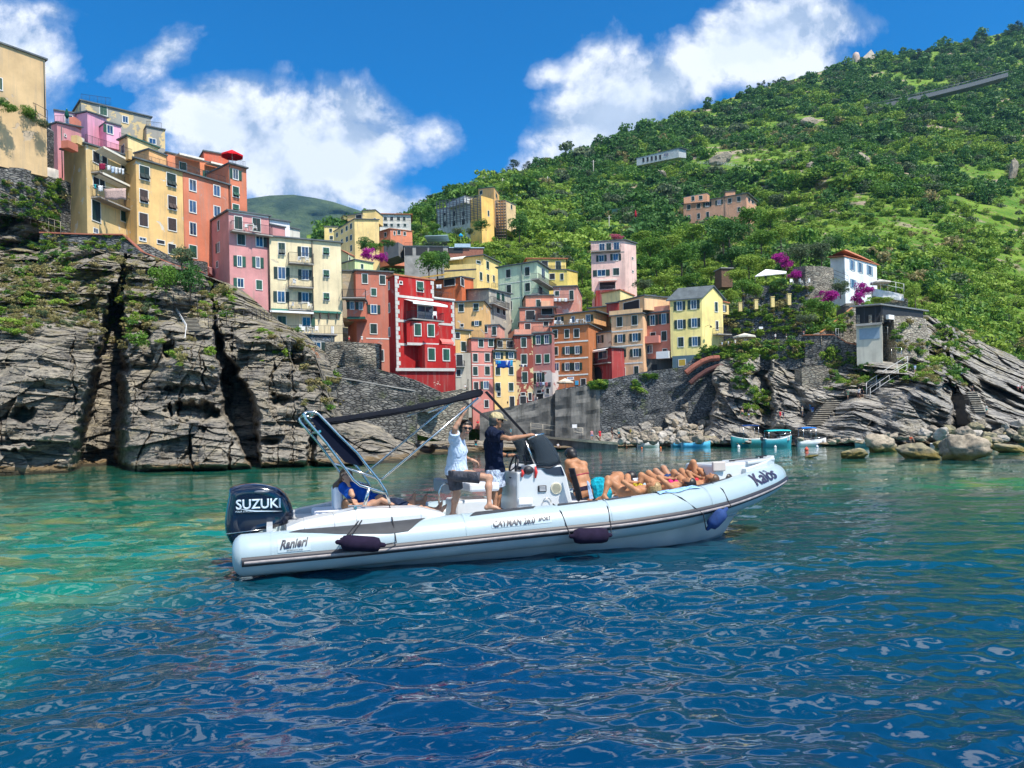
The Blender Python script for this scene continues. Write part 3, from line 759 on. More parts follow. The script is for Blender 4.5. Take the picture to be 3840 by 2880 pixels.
YEL = pl(224, 190, 124, .92, seed=1, peel=.12, peel_c=(.6, .55, .45)); GOLD = pl(228, 184, 110, .92, seed=2, peel=.1, peel_c=(.6, .55, .45))
ORG = pl(212, 120, 84, .92, seed=3); PINK = pl(206, 140, 138, .95, seed=4); CREAM = pl(226, 208, 164, .95, seed=5)
TCOT = pl(190, 108, 84, .95, seed=6); RED = pl(172, 38, 38, .92, seed=7); BEIGE = pl(206, 172, 122, .95, seed=8)
h = H('beige_house', 'large plain beige house with a sloping dark roof edge high above the stone walls', 1, [(-260, 25, 78), (312, 230, 84)], 640, BEIGE, ext=4)
h.wins([(2, 396, 24, 80)]); h.pipe(302, 240, 620)
h = H('weathered_stone_house', 'grey and ochre weathered stone house with a railed roof terrace, topmost behind the pink walls', 1, [(560, 512, 108), (1042, 628)], 870, plaster((.30, .29, .25), seed=9, peel=.55, peel_c=(.55, .42, .22)), depth=9)
h.wing([(1012, 690, 112), (1140, 716)], 870, plaster((.33, .31, .27), seed=10, peel=.5, peel_c=(.6, .46, .24)))
h.wins([(715, 582, 48, 60, 'c'), (866, 642, 36, 44, 'g'), (1054, 792, 46, 34, 'g')])
h.rail(565, 770, 512, 52, n=-.3, fi=0, y2=540); h.rail(1015, 1120, 688, 40, n=-.3, fi=1, y2=700); h.line(560, 1040, 520, 635, .15, CONC, 'cornice')
h = H('lilac_pink_house', 'bright lilac-pink house with a blue-glazed window, wedged under the weathered stone house', 1, [(530, 605, 106), (603, 592, 103), (738, 632)], 760, pl(232, 160, 186, seed=11, peel=.08))
h.wing([(735, 662, 104), (836, 690)], 830); h.wing([(375, 580, 105), (532, 604)], 690, pl(214, 160, 180, seed=12))
h.wins([(760, 712, 40, 56, 'l'), (476, 642, 50, 60, 'g')]); h.rail(380, 530, 668, 42, n=.6, fi=3)
h = H('tall_pink_house', 'tall narrow pink house with dark green shutters above the white parapet wall', 1, [(282, 702, 99), (394, 668, 94), (562, 700)], 1062, pl(224, 146, 148, seed=13), ext=3)
h.wins([(332, 718, 46, 62, 'f'), (338, 828, 34, 76, 'f'), (342, 960, 30, 40, 'c'), (450, 752, 10, 12, 'k')], sh=DGREEN)
h.pipe(420, 690, 1040); h.box(512, 556, 640, 700, -.6, .1, pl(206, 120, 96, seed=3), 'chimney')
h = H('pale_yellow_annex', 'low pale yellow rooftop annex with a green cornice behind the terrace railings', 1, [(822, 790, 104), (882, 758, 101), (1092, 838)], 890, pl(238, 210, 140, seed=14), over=.25, roof=simple('green_trim', (.04, .12, .09), .6))
h.wins([(850, 850, 20, 60, 'k')]); h.rail(840, 1080, 760, 30, n=-.3, fi=1, y2=838)
h = H('yellow_house', 'yellow house with two laundry balconies at the left end of the cliff-top row', 1, [(440, 855, 91), (592, 815, 86), (935, 915)], 1425, YEL, ext=3, over=.35)
h.wins([(665, 905, 46, 76, 'k'), (722, 925, 34, 70, 'k'), (862, 965, 50, 90, 'f', {'sh': DGREEN}), (664, 1078, 40, 70, 'k'), (706, 1080, 34, 66, 'k'), (862, 1145, 42, 90, 'f', {'sh': DGREEN}), (664, 1275, 58, 140, 'c', {'sh': DGREEN}),
  (862, 1305, 56, 92, 'c'), (662, 1412, 30, 30, 'g')], fi=1)
h.balcony(628, 860, 1003, 72, 1.1, fi=1); h.balcony(628, 860, 1176, 72, 1.1, fi=1)
h.awning(652, 885, 862, 905, 1.2, fi=1); h.awning(652, 870, 1035, 1075, 1.1, fi=1); h.pipe(932, 930, 1430)
h.rail(612, 932, 812, 70, n=-.35, fi=1, y2=912); h.box(555, 605, 760, 815, -1.2, -.4, YEL, 'chimney', fi=1); h.box(478, 545, 800, 850, -1, -.1, TCOT, 'chimney', fi=1)
h = H('golden_house', 'golden yellow house with propped shutters between the laundry balconies and the orange house', 1, [(938, 916, 90.7), (1262, 1008)], 1570, GOLD, ext=4, over=.35)
h.wins([(998, 1012, 66, 92, 'f', {'sh': DGREEN}), (1184, 1060, 62, 88, 'f', {'sh': DGREEN}), (994, 1172, 56, 88, 'f', {'sh': BROWN}), (1190, 1218, 56, 92, 'f', {'sh': BROWN}), (992, 1335, 58, 88, 'c', {'sh': BROWN}), (1190, 1368, 56, 84, 'c', {'sh': BROWN}),
  (986, 1470, 44, 20, 'g'), (1112, 1490, 50, 24, 'k'), (1188, 1538, 50, 66, 'k')])
h.rail(942, 1255, 914, 55, n=-.4, y2=1004); h.wing([(930, 880, 96), (1030, 850, 94), (1150, 895)], 960, pl(236, 176, 108, seed=15)); h.box(898, 920, 855, 912, -1, -.3, GOLD, 'chimney', fi=0)
h = H('orange_house', 'orange house with white framed windows and a cloth-shaded roof terrace', 1, [(1265, 1008, 95.5), (1578, 1098)], 1600, ORG, ext=6, over=.3)
h.wins([(1332, 1098, 46, 76, 'g'), (1498, 1135, 42, 70, 'g'), (1332, 1245, 46, 80, 'g'), (1500, 1278, 42, 70, 'g'), (1334, 1398, 44, 84, 'g', {'sh': BROWN}), (1334, 1555, 50, 84, 'c', {'sh': GREEN})])
h.wing([(1155, 872, 101), (1500, 955)], 1010, pl(222, 130, 84, seed=16)).wins([(1265, 965, 46, 50, 'c'), (1436, 1025, 22, 50, 'l')])
h.rail(1268, 1572, 1004, 62, n=-.4, fi=0, y2=1095); h.awning(1412, 1560, 950, 990, 2.2, fi=1); h.awning(1210, 1380, 892, 925, 1.5, fi=1); h.pipe(1584, 960, 1270, fi=0)
h = H('orange_tower_house', 'tallest orange house of the row, carrying the red parasol on its railed roof', 1, [(1580, 950, 100.8), (1703, 984)], 1290, ORG, ext=9, over=.3)
h.wing([(1408, 862, 105), (1582, 892)], 960, pl(200, 92, 62, seed=17)); h.wins([(1628, 1022, 36, 66, 'o'), (1630, 1142, 42, 70, 'f'), (1630, 1252, 42, 46, 'f')], fi=0); h.rail(1582, 1700, 948, 48, n=-.1, fi=0, y2=980)
h = H('pink_house', 'dusty pink house with a railed top-floor balcony beside the cream house', 2, [(112, 182, 98.8), (258, 92, 94), (592, 138)], 985, PINK, ext=4, over=.3)
h.wins([(340, 190, 62, 104, 'c', {'sh': DGREEN}), (490, 206, 64, 108, 'c', {'sh': DGREEN}), (364, 328, 62, 86, 'c', {'sh': DGREEN}), (515, 340, 56, 90, 'r', {'sh': DGREEN}), (350, 508, 34, 86, 'o'), (502, 518, 30, 86, 'o'),
  (358, 688, 50, 72, 'l', {'sh': GREEN}), (512, 704, 48, 76, 'c'), (434, 874, 38, 64, 'g')], fi=1)
h.wins([(176, 212, 14, 80, 'k'), (176, 394, 18, 80, 'l', {'sh': DGREEN}), (165, 535, 14, 50, 'k')], fi=0)
h.balcony(270, 604, 262, 76, 1.0, fi=1); h.pipe(582, 300, 968, fi=1, mat_=BROWN)
h.wing([(62, 540, 100), (100, 560, 96), (188, 566)], 660, PINK, roofless=True); h.line(255, 590, 95, 140, .25, WHITE, 'cornice', fi=1)
h = H('cream_house', 'tall cream house with three stacked balconies of white chairs over a terrace', 2, [(597, 306, 96.6), (1190, 358)], 1050, CREAM, ext=6, over=.3, depth=9)
h.wins([(700, 404, 54, 96, 'f', {'sh': DGREEN}), (893, 430, 56, 80, 'o', {'sh': DGREEN}), (1068, 425, 50, 58, 'f'), (700, 606, 60, 96, 'o', {'sh': DGREEN}), (895, 620, 52, 80, 'o', {'sh': DGREEN}), (1069, 610, 48, 56, 'f'),
  (696, 803, 60, 88, 'o', {'sh': DGREEN}), (895, 808, 52, 78, 'o', {'sh': DGREEN}), (1070, 800, 48, 56, 'f'), (702, 1000, 66, 70, 'c'), (905, 1010, 66, 76, 'r', {'sh': GREEN})])
h.balcony(752, 955, 528, 82, 1.05); h.balcony(752, 955, 724, 82, 1.05); h.balcony(752, 955, 912, 70, 1.05)
h.line(590, 1188, 915, 935, .25, simple('green_trim2', (.03, .16, .12), .6), n1=.5); h.pipe(950, 340, 915, BROWN); h.awning(592, 950, 918, 950, 1.3, WHITE)
for xx in (948, 1015, 1085, 1155): h.box(xx-4, xx+4, 935, 985, 0, .5, BROWN, 'bracket')
STONE_B = masonry('blue_grey_masonry', (.20, .23, .26), (.33, .36, .38), (.10, .11, .12), 1.2)
h = H('terrace_house', 'blue-grey stone basement house carrying the cream house terrace', 2, [(830, 1114, 94.5), (1138, 1124)], 1420, STONE_B, ext=3, roof=CONC, over=.3, depth=3)
h.wins([(990, 1214, 66, 68, 'o', {'sh': DGREEN})]); h.rail(700, 1225, 1112, 70, n=.1, y2=1112); h.box(845, 870, 1035, 1112, -.3, .1, WHITE, 'pillar'); h.box(1110, 1132, 1048, 1120, -.3, .1, WHITE, 'pillar')
h.pipe(1115, 1130, 1400)
h = H('terracotta_house', 'terracotta house with an oriel box and a round window left of the red house', 2, [(1312, 586, 103), (1612, 604)], 1400, TCOT, ext=2.5, over=.25)
h.wing([(1200, 590, 104.2), (1316, 592)], 1010, pl(176, 158, 128, seed=18, peel=.4)); h.wing([(1240, 836, 101), (1396, 836)], 985, pl(196, 108, 80, seed=6), depth=2.2)
h.wins([(1389, 652, 44, 76, 'c', {'sh': DGREEN}), (1535, 662, 46, 72, 'c', {'sh': DGREEN}), (1463, 764, 42, 60, 'c'), (1464, 906, 48, 70, 'o', {'sh': DGREEN}), (1462, 1068, 54, 80, 'c', {'sh': DGREEN}), (1284, 874, 30, 62, 'l', {'sh': DGREEN}), (1356, 878, 26, 60, 'l', {'sh': DGREEN}),
  (1530, 1290, 30, 90, 'k')])
h.balcony(1205, 1400, 822, 66, 1.4, fi=2); h.line(1400, 1610, 846, 858, .14); h.line(1400, 1610, 980, 992, .14); h.line(1400, 1610, 1145, 1155, .14)
h.box(1242, 1394, 968, 988, -.1, .12, GREEN, 'trim', fi=2)
h = H('red_house', 'bright red house with white toothed corner stones and a white awning', 2, [(1580, 655), (1640, 625, 88), (1957, 668)], 1405, RED, ext=5, over=.18, roof=TERRA, depth=8)
h.wing([(1955, 816, 91.6), (2126, 836)], 1405, RED, ext=5, roof=simple('parapet_cap', (.6, .6, .58), .8)); h.wing([(1736, 1002, 88.2), (2002, 1012)], 1192, RED, depth=2.5, roofless=True)
h.wing([(1645, 1420, 86.6), (2135, 1422)], 1590, pl(150, 26, 26, seed=19, peel=.14, peel_c=(.6, .5, .4)), depth=4, roofless=True, ext=2, name='foundation'); h.wing([(1885, 1195, 88.0), (2142, 1208)], 1418, RED, depth=3, roofless=True)
h.wins([(1846, 718, 54, 80, 'f'), (1828, 1076, 52, 96, 'c'), (1938, 1082, 52, 98, 'c'), (1942, 1280, 54, 98, 'c'), (2064, 1284, 52, 94, 'c'), (1890, 935, 124, 110, 'g'), (1688, 686, 20, 20, 'k')])
h.wins([(1591, 710, 8, 60, 'k'), (1593, 895, 10, 70, 'c'), (1593, 1095, 10, 70, 'k')], fi=0)
WB = simple('white_quoin', (.50, .47, .44), .8)
h.line(1640, 1957, 795, 828, .28, WB, fi=1); h.line(1957, 2126, 822, 832, .2, WB, fi=2); h.line(1640, 1736, 1000, 1004, .28, WB, fi=1); h.line(1955, 2126, 1024, 1034, .28, WB, fi=2); h.line(1640, 1740, 1195, 1198, .28, WB, fi=1); h.line(1736, 2002, 1192, 1200, .3, WB, fi=3, n1=.05)
h.line(1645, 2140, 1404, 1412, .34, WB, fi=4, n1=.25)
i0, a_, b_ = h.hit(1648, 700, 1); O, u_, v_, n_ = h.faces[1][:4]; m = MB()
zt = h.faces[1][5]
for j in range(int(zt/.5)+1):
 wq = .48 if j % 2 else .26; m.fbox((O, u_, v_, n_), -.05, wq, j*.5, j*.5+.47, -.05, .045)
m.build('corner_stones', WB, h.e, h.org)
m = MB(); L1 = h.faces[1][4]; b0 = h.hit(1950, 810, 1)[2]
for j in range(int((zt-b0)/.5)): wq = .42 if j % 2 else .22; m.fbox((O, u_, v_, n_), L1-wq, L1+.04, b0+j*.5, b0+j*.5+.47, -.05, .045)
O2, u2, v2, n2 = h.faces[2][:4]; L2 = h.faces[2][4];
for j in range(int(h.faces[2][5]/.5)): wq = .46 if j % 2 else .24; m.fbox((O2, u2, v2, n2), L2-wq, L2+.04, j*.5, j*.5+.47, -.05, .045)
m.build('corner_stones', WB, h.e, h.org)
h.balcony(1738, 1998, 990, 62, 1.25, fi=1); h.awning(1712, 1996, 822, 895, 2.0, WHITE, fi=1); h.balcony(1818, 1888, 1392, 58, .7, fi=1); h.awning(2008, 2108, 1150, 1200, .5, simple('red_white_cloth', (.62, .16, .14), .9), fi=2)
h.rail(1960, 2120, 815, 62, n=-.2, fi=2, y2=832)
h = H('white_house', 'small white house peeping out between the pink and cream houses', 2, [(600, 162, 112), (765, 186)], 320, plaster((.72, .73, .76), seed=20), ext=3)
h.wing([(765, 232, 118), (850, 250)], 320, plaster((.6, .58, .5), seed=2)); h.wing([(600, 205, 104), (728, 232)], 310, PINK)
h = H('apartment_house', 'tall yellow apartment house with a roof loggia above the purple bougainvillea', 2, [(1132, 264), (1303, 160, 170), (1505, 166)], 432, pl(232, 200, 126, seed=21), ext=8)
h.wing([(1052, 222, 188), (1166, 222)], 340, pl(226, 200, 120, seed=22), ext=6); h.wing([(1372, 92, 172), (1476, 84)], 180, pl(236, 200, 120, seed=23)); h.wing([(1245, 132, 176), (1375, 110)], 175, pl(214, 176, 110, seed=24))
h.wins([(1160, 290, 14, 34), (1200, 260, 14, 34), (1240, 236, 16, 38), (1276, 218, 16, 44), (1200, 345, 14, 36), (1242, 325, 16, 40), (1276, 312, 16, 44), (1277, 400, 14, 50)], sh=DGREEN, fi=0)
h.wins([(1106, 252, 22, 28), (1112, 314, 26, 30), (1472, 172, 14, 40), (1340, 140, 50, 34, 'k')], sh=DGREEN)
h = H('white_apartment_house', 'white flat-roofed house with two rows of windows on the skyline behind the village', 2, [(1510, 118, 200), (1770, 124)], 255, plaster((.62, .60, .54), seed=25), ext=6, roof=TERRA, over=.5)
h.wins([(1560, 155, 26, 28), (1612, 155, 26, 30, 'k'), (1668, 155, 26, 30), (1716, 156, 22, 30), (1562, 207, 34, 24), (1612, 210, 22, 26), (1668, 210, 22, 26), (1722, 210, 22, 26)], sh=DGREEN); h.rail(1512, 1768, 180, 26, n=.8)
h = H('salmon_cottage', 'salmon pink gabled cottage below the white skyline house', 2, [(1505, 268, 182), (1600, 240, 180), (1782, 262)], 350, pl(222, 128, 88, seed=26), ext=6, roof=TERRA); h.wins([(1560, 288, 16, 34), (1672, 270, 24, 34), (1636, 275, 14, 30), (1720, 280, 20, 28)], sh=DGREEN)
h = H('lime_house', 'small pale lime house with a tiled gable beneath the bougainvillea', 2, [(1190, 418, 122), (1252, 455, 120), (1302, 470)], 585, pl(214, 220, 160, seed=27), ext=5, roof=TERRA)
h.wing([(1306, 498, 119), (1458, 526)], 585, pl(208, 222, 150, seed=28)); h.wins([(1366, 552, 20, 40), (1262, 505, 12, 60, 'k')])
h = H('yellow_terrace_house', 'pale yellow two-wing house with a wide roof terrace behind the orange house', 3, [(175, 385), (470, 350, 150), (600, 412)], 640, pl(238, 208, 122, seed=29), ext=6, over=.4)
h.wing([(145, 432), (412, 416, 147), (478, 434)], 625, pl(230, 198, 118, seed=30), roofless=True); h.wins([(505, 430, 22, 62), (450, 522, 20, 66), (508, 538, 18, 60), (556, 542, 14, 50), (430, 406, 34, 24)], sh=DGREEN)
h.line(145, 412, 476, 466, .25, simple('dark_trim', (.06, .05, .07), .7), fi=2); h.awning(150, 330, 375, 402, 1.5, fi=0); h.rail(500, 590, 620, 34, n=1.0, fi=1)
h = H('orange_terrace_house', 'deep orange house with a yellow-shaded roof terrace behind the red house', 3, [(60, 560, 126), (288, 530), (388, 545, 130)], 705, pl(216, 104, 44, seed=31), ext=6)
h.wins([(190, 572, 90, 56, 'k'), (296, 572, 26, 60, 'k')]); h.awning(20, 215, 522, 548, 2.4, simple('yellow_cloth', (.75, .45, .10), .9), fi=0); h.rail(60, 215, 700, 62, n=1.2, fi=0)
h = H('pale_green_house', 'pale green house with stacked corner balconies in the middle of the village', 3, [(590, 452), (915, 402, 138), (1012, 468)], 905, pl(196, 212, 176, seed=32), ext=8, over=.4)
h.wins([(678, 500, 36, 68), (835, 482, 38, 70), (683, 628, 36, 68), (838, 612, 40, 68), (697, 765, 24, 70), (698, 895, 30, 24, 'k'), (966, 500, 26, 80, 'g'), (945, 640, 30, 60, 'k')], sh=DGREEN)
h.line(600, 920, 578, 560, .12); h.line(690, 920, 696, 690, .12); h.pipe(788, 430, 790); h.balcony(870, 1022, 545, 42, 1.3, fi=1); h.balcony(870, 1000, 668, 42, 1.2, fi=1)
h = H('mustard_house', 'mustard yellow house with two levels behind the pale green house', 3, [(835, 378, 156), (1155, 380)], 480, pl(226, 196, 96, seed=33), ext=8, roof=TERRA, over=.4)
h.wing([(990, 470, 150), (1168, 470, 149), (1252, 492)], 612, pl(232, 204, 92, seed=34)); h.wins([(980, 430, 50, 66, 'k'), (1092, 432, 42, 66), (1042, 524, 42, 46, 'k'), (1122, 526, 26, 52)], sh=DGREEN); h.rail(990, 1150, 468, 34, n=.1, fi=0)
h = H('pink_tower_house', 'tall pale pink tower house with a flowered roof among the trees', 3, [(1362, 240), (1640, 224, 145), (1736, 252)], 605, pl(226, 186, 174, seed=35), ext=6, over=.3)
h.wins([(1455, 285, 44, 66, 'g'), (1575, 275, 44, 66, 'g'), (1510, 278, 40, 60, 'c'), (1450, 374, 40, 52, 'o'), (1568, 363, 42, 54, 'o'), (1450, 495, 66, 52, 'o'), (1572, 484, 50, 58, 'c'), (1708, 372, 12, 14, 'k'), (1710, 482, 12, 14, 'k'), (1710, 590, 10, 10, 'k')], sh=DGREEN)
h.balcony(1368, 1610, 322, 42, .9, fi=0); h.line(1358, 1640, 336, 318, .2, CONC, fi=0)
h.wing([(1402, 640, 141), (1642, 632)], 745, pl(150, 48, 44, seed=36), ext=5, roofless=True); h.wins([(1500, 600, 130, 56, 'k')], fi=0); h.awning(1430, 1580, 560, 575, 2.0, fi=0); h.rail(1440, 1565, 638, 36, n=.3, fi=2)
h = H('peeled_pink_house', 'small pink house of peeling plaster with a laundry balcony below the mustard house', 3, [(1050, 612), (1246, 605, 136), (1288, 690)], 765, pl(206, 140, 122, seed=37, peel=.35, peel_c=(.6, .5, .45)), ext=8)
h.wins([(1082, 665, 34, 40), (1202, 678, 34, 76)], sh=DGREEN); h.balcony(1052, 1220, 730, 44, .9, fi=0)
h = H('salmon_flat_house', 'salmon house with a dormer box in front of the pale green house', 3, [(820, 684, 134), (1052, 682)], 785, pl(214, 138, 108, seed=38), ext=8); h.wins([(926, 745, 34, 58)], sh=DGREEN); h.box(945, 1020, 735, 780, -.2, 1.2, pl(230, 170, 130, seed=2), 'dormer')
h = H('striped_awning_house', 'salmon house with a striped awning over its dark balcony, mid slope', 3, [(770, 788, 128), (1062, 778)], 905, pl(206, 128, 104, seed=39), ext=8)
h.wins([(860, 845, 72, 74, 'k'), (1000, 815, 90, 50, 'k')]); h.awning(925, 1090, 778, 800, 1.4, BROWN); h.balcony(925, 1055, 880, 44, .9); h.balcony(825, 900, 892, 40, .3)
h = H('salmon_balcony_house', 'salmon terrace house with a parapet, just above the purple-pink house', 3, [(728, 962, 121), (868, 962)], 1010, pl(222, 150, 124, seed=40), ext=6, roofless=True)
h.wing([(770, 905, 124), (1026, 900)], 1000, pl(210, 136, 112, seed=41)); h.wins([(838, 950, 46, 70, 'k'), (990, 915, 40, 36, 'k')]); h.balcony(880, 1022, 990, 46, 1.1, fi=1)
h = H('ochre_house', 'worn ochre house with a potted roof terrace right of the red house', 3, [(235, 740, 116), (475, 730)], 955, pl(226, 176, 106, seed=42, peel=.22, peel_c=(.6, .56, .5)), ext=4, over=.3)
h.wins([(287, 785, 42, 60), (410, 778, 42, 58, 'f'), (293, 930, 26, 22, 'k'), (415, 912, 30, 36, 'o')], sh=DGREEN)
h = H('grey_plaster_house', 'grey unpainted house with a glazed green veranda between ochre and pale green houses', 3, [(300, 640, 127), (515, 632, 122), (698, 672)], 1040, plaster((.36, .34, .29), seed=43, peel=.3, peel_c=(.5, .46, .36)), ext=6, over=.4)
h.wins([(592, 690, 30, 70, 'c'), (632, 700, 26, 66, 'c'), (592, 800, 28, 60, 'k'), (640, 815, 22, 60, 'k')]); h.balcony(512, 648, 745, 50, .9, fi=1); h.pipe(545, 760, 880)
h = H('small_ochre_house', 'narrow ochre and grey house squeezed between the red house and the pink one', 3, [(230, 968, 112), (370, 978)], 1160, pl(214, 170, 96, seed=44), ext=0, over=.3)
h.wing([(236, 1158, 111.6), (364, 1158)], 1470, plaster((.40, .37, .31), seed=45, peel=.2), roofless=True, ext=4); h.wins([(256, 1015, 36, 46, 'k'), (305, 1105, 40, 80, 'c'), (272, 1220, 52, 96, 'k'), (265, 1325, 34, 56, 'k')], sh=DGREEN); h.balcony(240, 315, 1270, 44, .6)
h.pipe(352, 1000, 1450, simple('pale_pipe', (.55, .5, .42), .6)); h.box(330, 375, 1105, 1145, -.2, .3, pl(222, 150, 124, seed=40), 'parapet', fi=0)
h = H('rose_house', 'rose pink house with green shutters and a roof balcony, left of the laundry house', 3, [(370, 1040, 112), (556, 1046)], 1620, pl(204, 124, 112, seed=46), ext=3, over=.2)
h.wing([(375, 938, 116), (600, 928)], 1040, pl(220, 146, 124, seed=47)); h.wins([(450, 1078, 40, 60), (533, 1074, 40, 60), (403, 1198, 38, 66), (503, 1195, 40, 66), (403, 1308, 38, 70), (503, 1305, 40, 70), (410, 1430, 38, 60, 'k'), (492, 1425, 40, 60, 'l'), (482, 962, 42, 50, 'c'), (560, 975, 34, 70), (496, 1580, 34, 60, 'k')], sh=DGREEN)
h.rail(380, 580, 1030, 56, n=-.1, fi=0, y2=1030); h.line(372, 552, 1150, 1146, .12, BROWN); h.line(372, 552, 1262, 1252, .12); h.line(372, 552, 1372, 1362, .12)
h = H('laundry_house', 'pale yellow house with blue washing strung under its first row of shutters', 3, [(556, 1142, 113), (740, 1148)], 1612, pl(222, 186, 116, seed=48), ext=3, over=.2)
h.wing([(578, 1045, 117), (726, 1045)], 1140, pl(216, 180, 120, seed=49)); h.wins([(590, 1180, 36, 50, 'o'), (700, 1178, 40, 50, 'o'), (590, 1308, 38, 66), (700, 1305, 38, 66), (592, 1440, 36, 66), (700, 1440, 38, 66), (598, 1502, 26, 30, 'k'), (708, 1565, 38, 90, 'k'), (610, 1085, 40, 50, 'k'), (690, 1085, 50, 50, 'k')], sh=DGREEN)
h.balcony(560, 725, 1128, 40, .5, fi=0); h.line(556, 738, 1225, 1226, .1, BROWN)
h = H('peeling_red_house', 'dark red house with large cream patches of fallen plaster', 3, [(726, 1016, 115), (878, 1014)], 1570, pl(148, 70, 58, seed=50, peel=.34, peel_c=(.62, .50, .28)), ext=3, over=.2)
h.wins([(805, 1072, 42, 76), (808, 1210, 46, 80), (814, 1360, 44, 86), (800, 1500, 34, 24, 'k'), (858, 1520, 26, 60, 'k'), (800, 1550, 50, 60, 'k')], sh=DGREEN)
h = H('mauve_house', 'mauve-pink house with a whitewashed peeling foot beside the tan-orange house', 3, [(878, 1000, 116), (1034, 990)], 1310, pl(168, 106, 104, seed=51, peel=.06), ext=0, over=.2)
h.wing([(880, 1310, 115.9), (1042, 1300)], 1560, pl(205, 195, 190, seed=52, peel=.35, peel_c=lin((168, 106, 104))), roofless=True, ext=3); h.wins([(926, 1050, 34, 70, 'o', {'sh': GREEN}), (996, 1045, 34, 70, 'o', {'sh': GREEN}), (928, 1208, 42, 70), (998, 1204, 42, 70), (934, 1372, 40, 100, 'o', {'sh': DGREEN}), (934, 1480, 34, 24, 'k'), (1004, 1476, 26, 42, 'k'), (938, 1520, 60, 50, 'k')], sh=GREEN)
h.balcony(890, 975, 1420, 36, .35)
TAN = pl(186, 108, 54, seed=53)
h = H('tan_orange_house', 'tan-orange house with white bands above the quay parasol', 3, [(1036, 945, 117), (1340, 922)], 1470, TAN, ext=3, over=.3)
h.wins([(1066, 1002, 38, 66), (1164, 998, 36, 68), (1244, 994, 42, 68), (1070, 1142, 38, 66), (1167, 1138, 30, 60, 'o'), (1249, 1134, 32, 62, 'o'), (1078, 1274, 38, 62, 'g'), (1166, 1272, 32, 60, 'o'), (1248, 1270, 34, 60, 'o'), (1300, 1400, 40, 54, 'k')], sh=DGREEN)
for a, b in ((1078, 1054), (1216, 1192), (1350, 1334)): h.line(1038, 1340, a, b, .22)
h.wing([(1058, 852, 122), (1386, 815)], 945, pl(222, 160, 96, seed=54), over=.6); h.wins([(1100, 885, 26, 50, 'o'), (1215, 880, 24, 50, 'g'), (1340, 870, 34, 56, 'r')], sh=DGREEN, fi=1); h.box(1165, 1222, 1358, 1384, .0, .08, simple('sign_white', (.75, .75, .75), .6), 'sign_board', fi=0); h.pipe(1346, 930, 1400); h.box(1232, 1260, 1388, 1424, .0, .06, simple('blue_poster', (.05, .35, .6), .6), 'poster', fi=0); sign_text(h, 'ARTIAE', 1193, 1368, 44, .09)
h.rail(1040, 1336, 940, 40, n=-.1, fi=0, y2=920)
h = H('amber_house', 'amber side house whose lit wall steps down behind the tan-orange house', 3, [(1342, 792, 125), (1535, 772)], 1190, pl(224, 158, 84, seed=55), ext=6, over=.3); h.rail(1380, 1530, 985, 44, n=.3)
h.box(1345, 1400, 870, 920, 0, 1.0, pl(232, 170, 92, seed=5), 'parapet')
h = H('patched_cream_house', 'little patched cream house standing on the red arched house', 3, [(1366, 1008, 120), (1530, 985)], 1145, pl(222, 200, 170, seed=56, peel=.18, peel_c=(.4, .22, .15)), ext=2, over=.35); h.wins([(1432, 1046, 30, 64, 'o')], sh=DGREEN)
h = H('arched_red_house', 'carmine house with an arched doorway and a lifebuoy on its balcony', 3, [(1352, 1146, 119), (1534, 1116)], 1400, pl(168, 58, 56, seed=57), ext=3, over=.35)
h.wins([(1462, 1175, 70, 60, 'g'), (1362, 1188, 16, 40, 'k')], sh=DGREEN); h.balcony(1412, 1532, 1252, 44, .7); h.awning(1410, 1525, 1128, 1150, 1.0, WHITE)
i0, a_, b_ = h.hit(1418, 1330, 0); O, u_, v_, n_ = h.faces[0][:4]; m = MB(); rr = 1.05
m.poly([O+u_*(a_+rr*math.cos(q))+v_*(b_+rr*math.sin(q)+.0)+n_*.01 for q in np.linspace(0, math.pi, 14)]+[O+u_*(a_-rr)+v_*(b_-2.2)+n_*.01, O+u_*(a_+rr)+v_*(b_-2.2)+n_*.01], n_*.02); m.build('arched_door', DARK, h.e, h.org)
ringm = MB(); ringm.tube([O+u_*(a_+(rr+.12)*math.cos(q))+v_*(b_+(rr+.12)*math.sin(q))+n_*.03 for q in np.linspace(0, math.pi, 18)], .10, 6); ringm.build('arch_surround', pl(140, 44, 44, seed=3), h.e, h.org)
h = H('peach_house', 'peach house with white bands and open green shutters above the quay wall', 4, [(745, 862, 117), (1046, 832)], 1450, pl(228, 178, 130, seed=58), ext=3, over=.3)
h.wins([(826, 910, 50, 90), (970, 896, 50, 90), (831, 1070, 44, 74, 'o'), (975, 1058, 50, 74, 'o'), (836, 1215, 46, 72, 'o'), (981, 1206, 48, 74, 'o'), (848, 1395, 62, 90, 'k'), (986, 1372, 42, 72, 'c')], sh=DGREEN)
for a, b in ((1005, 985), (1148, 1132), (1316, 1302)): h.line(748, 1046, a, b, .2)
h.wing([(822, 722, 119.5), (1062, 662)], 848, pl(232, 184, 130, seed=59), over=.2); h.wing([(700, 742, 122), (815, 728)], 860, pl(176, 62, 56, seed=60), over=.2); h.wins([(940, 775, 152, 120, 'k')], fi=1); h.pipe(744, 880, 1440, GREEN); h.box(728, 1040, 795, 848, -.3, .05, pl(236, 190, 136, seed=2), 'parapet', fi=0)
h = H('salmon_house', 'salmon house with a boxed balcony, squeezed between the peach and yellow houses', 4, [(1050, 840, 116.5), (1310, 812)], 1270, pl(204, 122, 98, seed=61), ext=0, over=.3)
h.wing([(1145, 688, 120), (1302, 676)], 815, pl(214, 136, 106, seed=62)); h.wing([(1062, 668, 118.5), (1172, 662)], 840, pl(238, 188, 128, seed=63)); h.wing([(1050, 1268, 116), (1330, 1262)], 1400, plaster((.10, .11, .11), seed=64), roofless=True, ext=3)
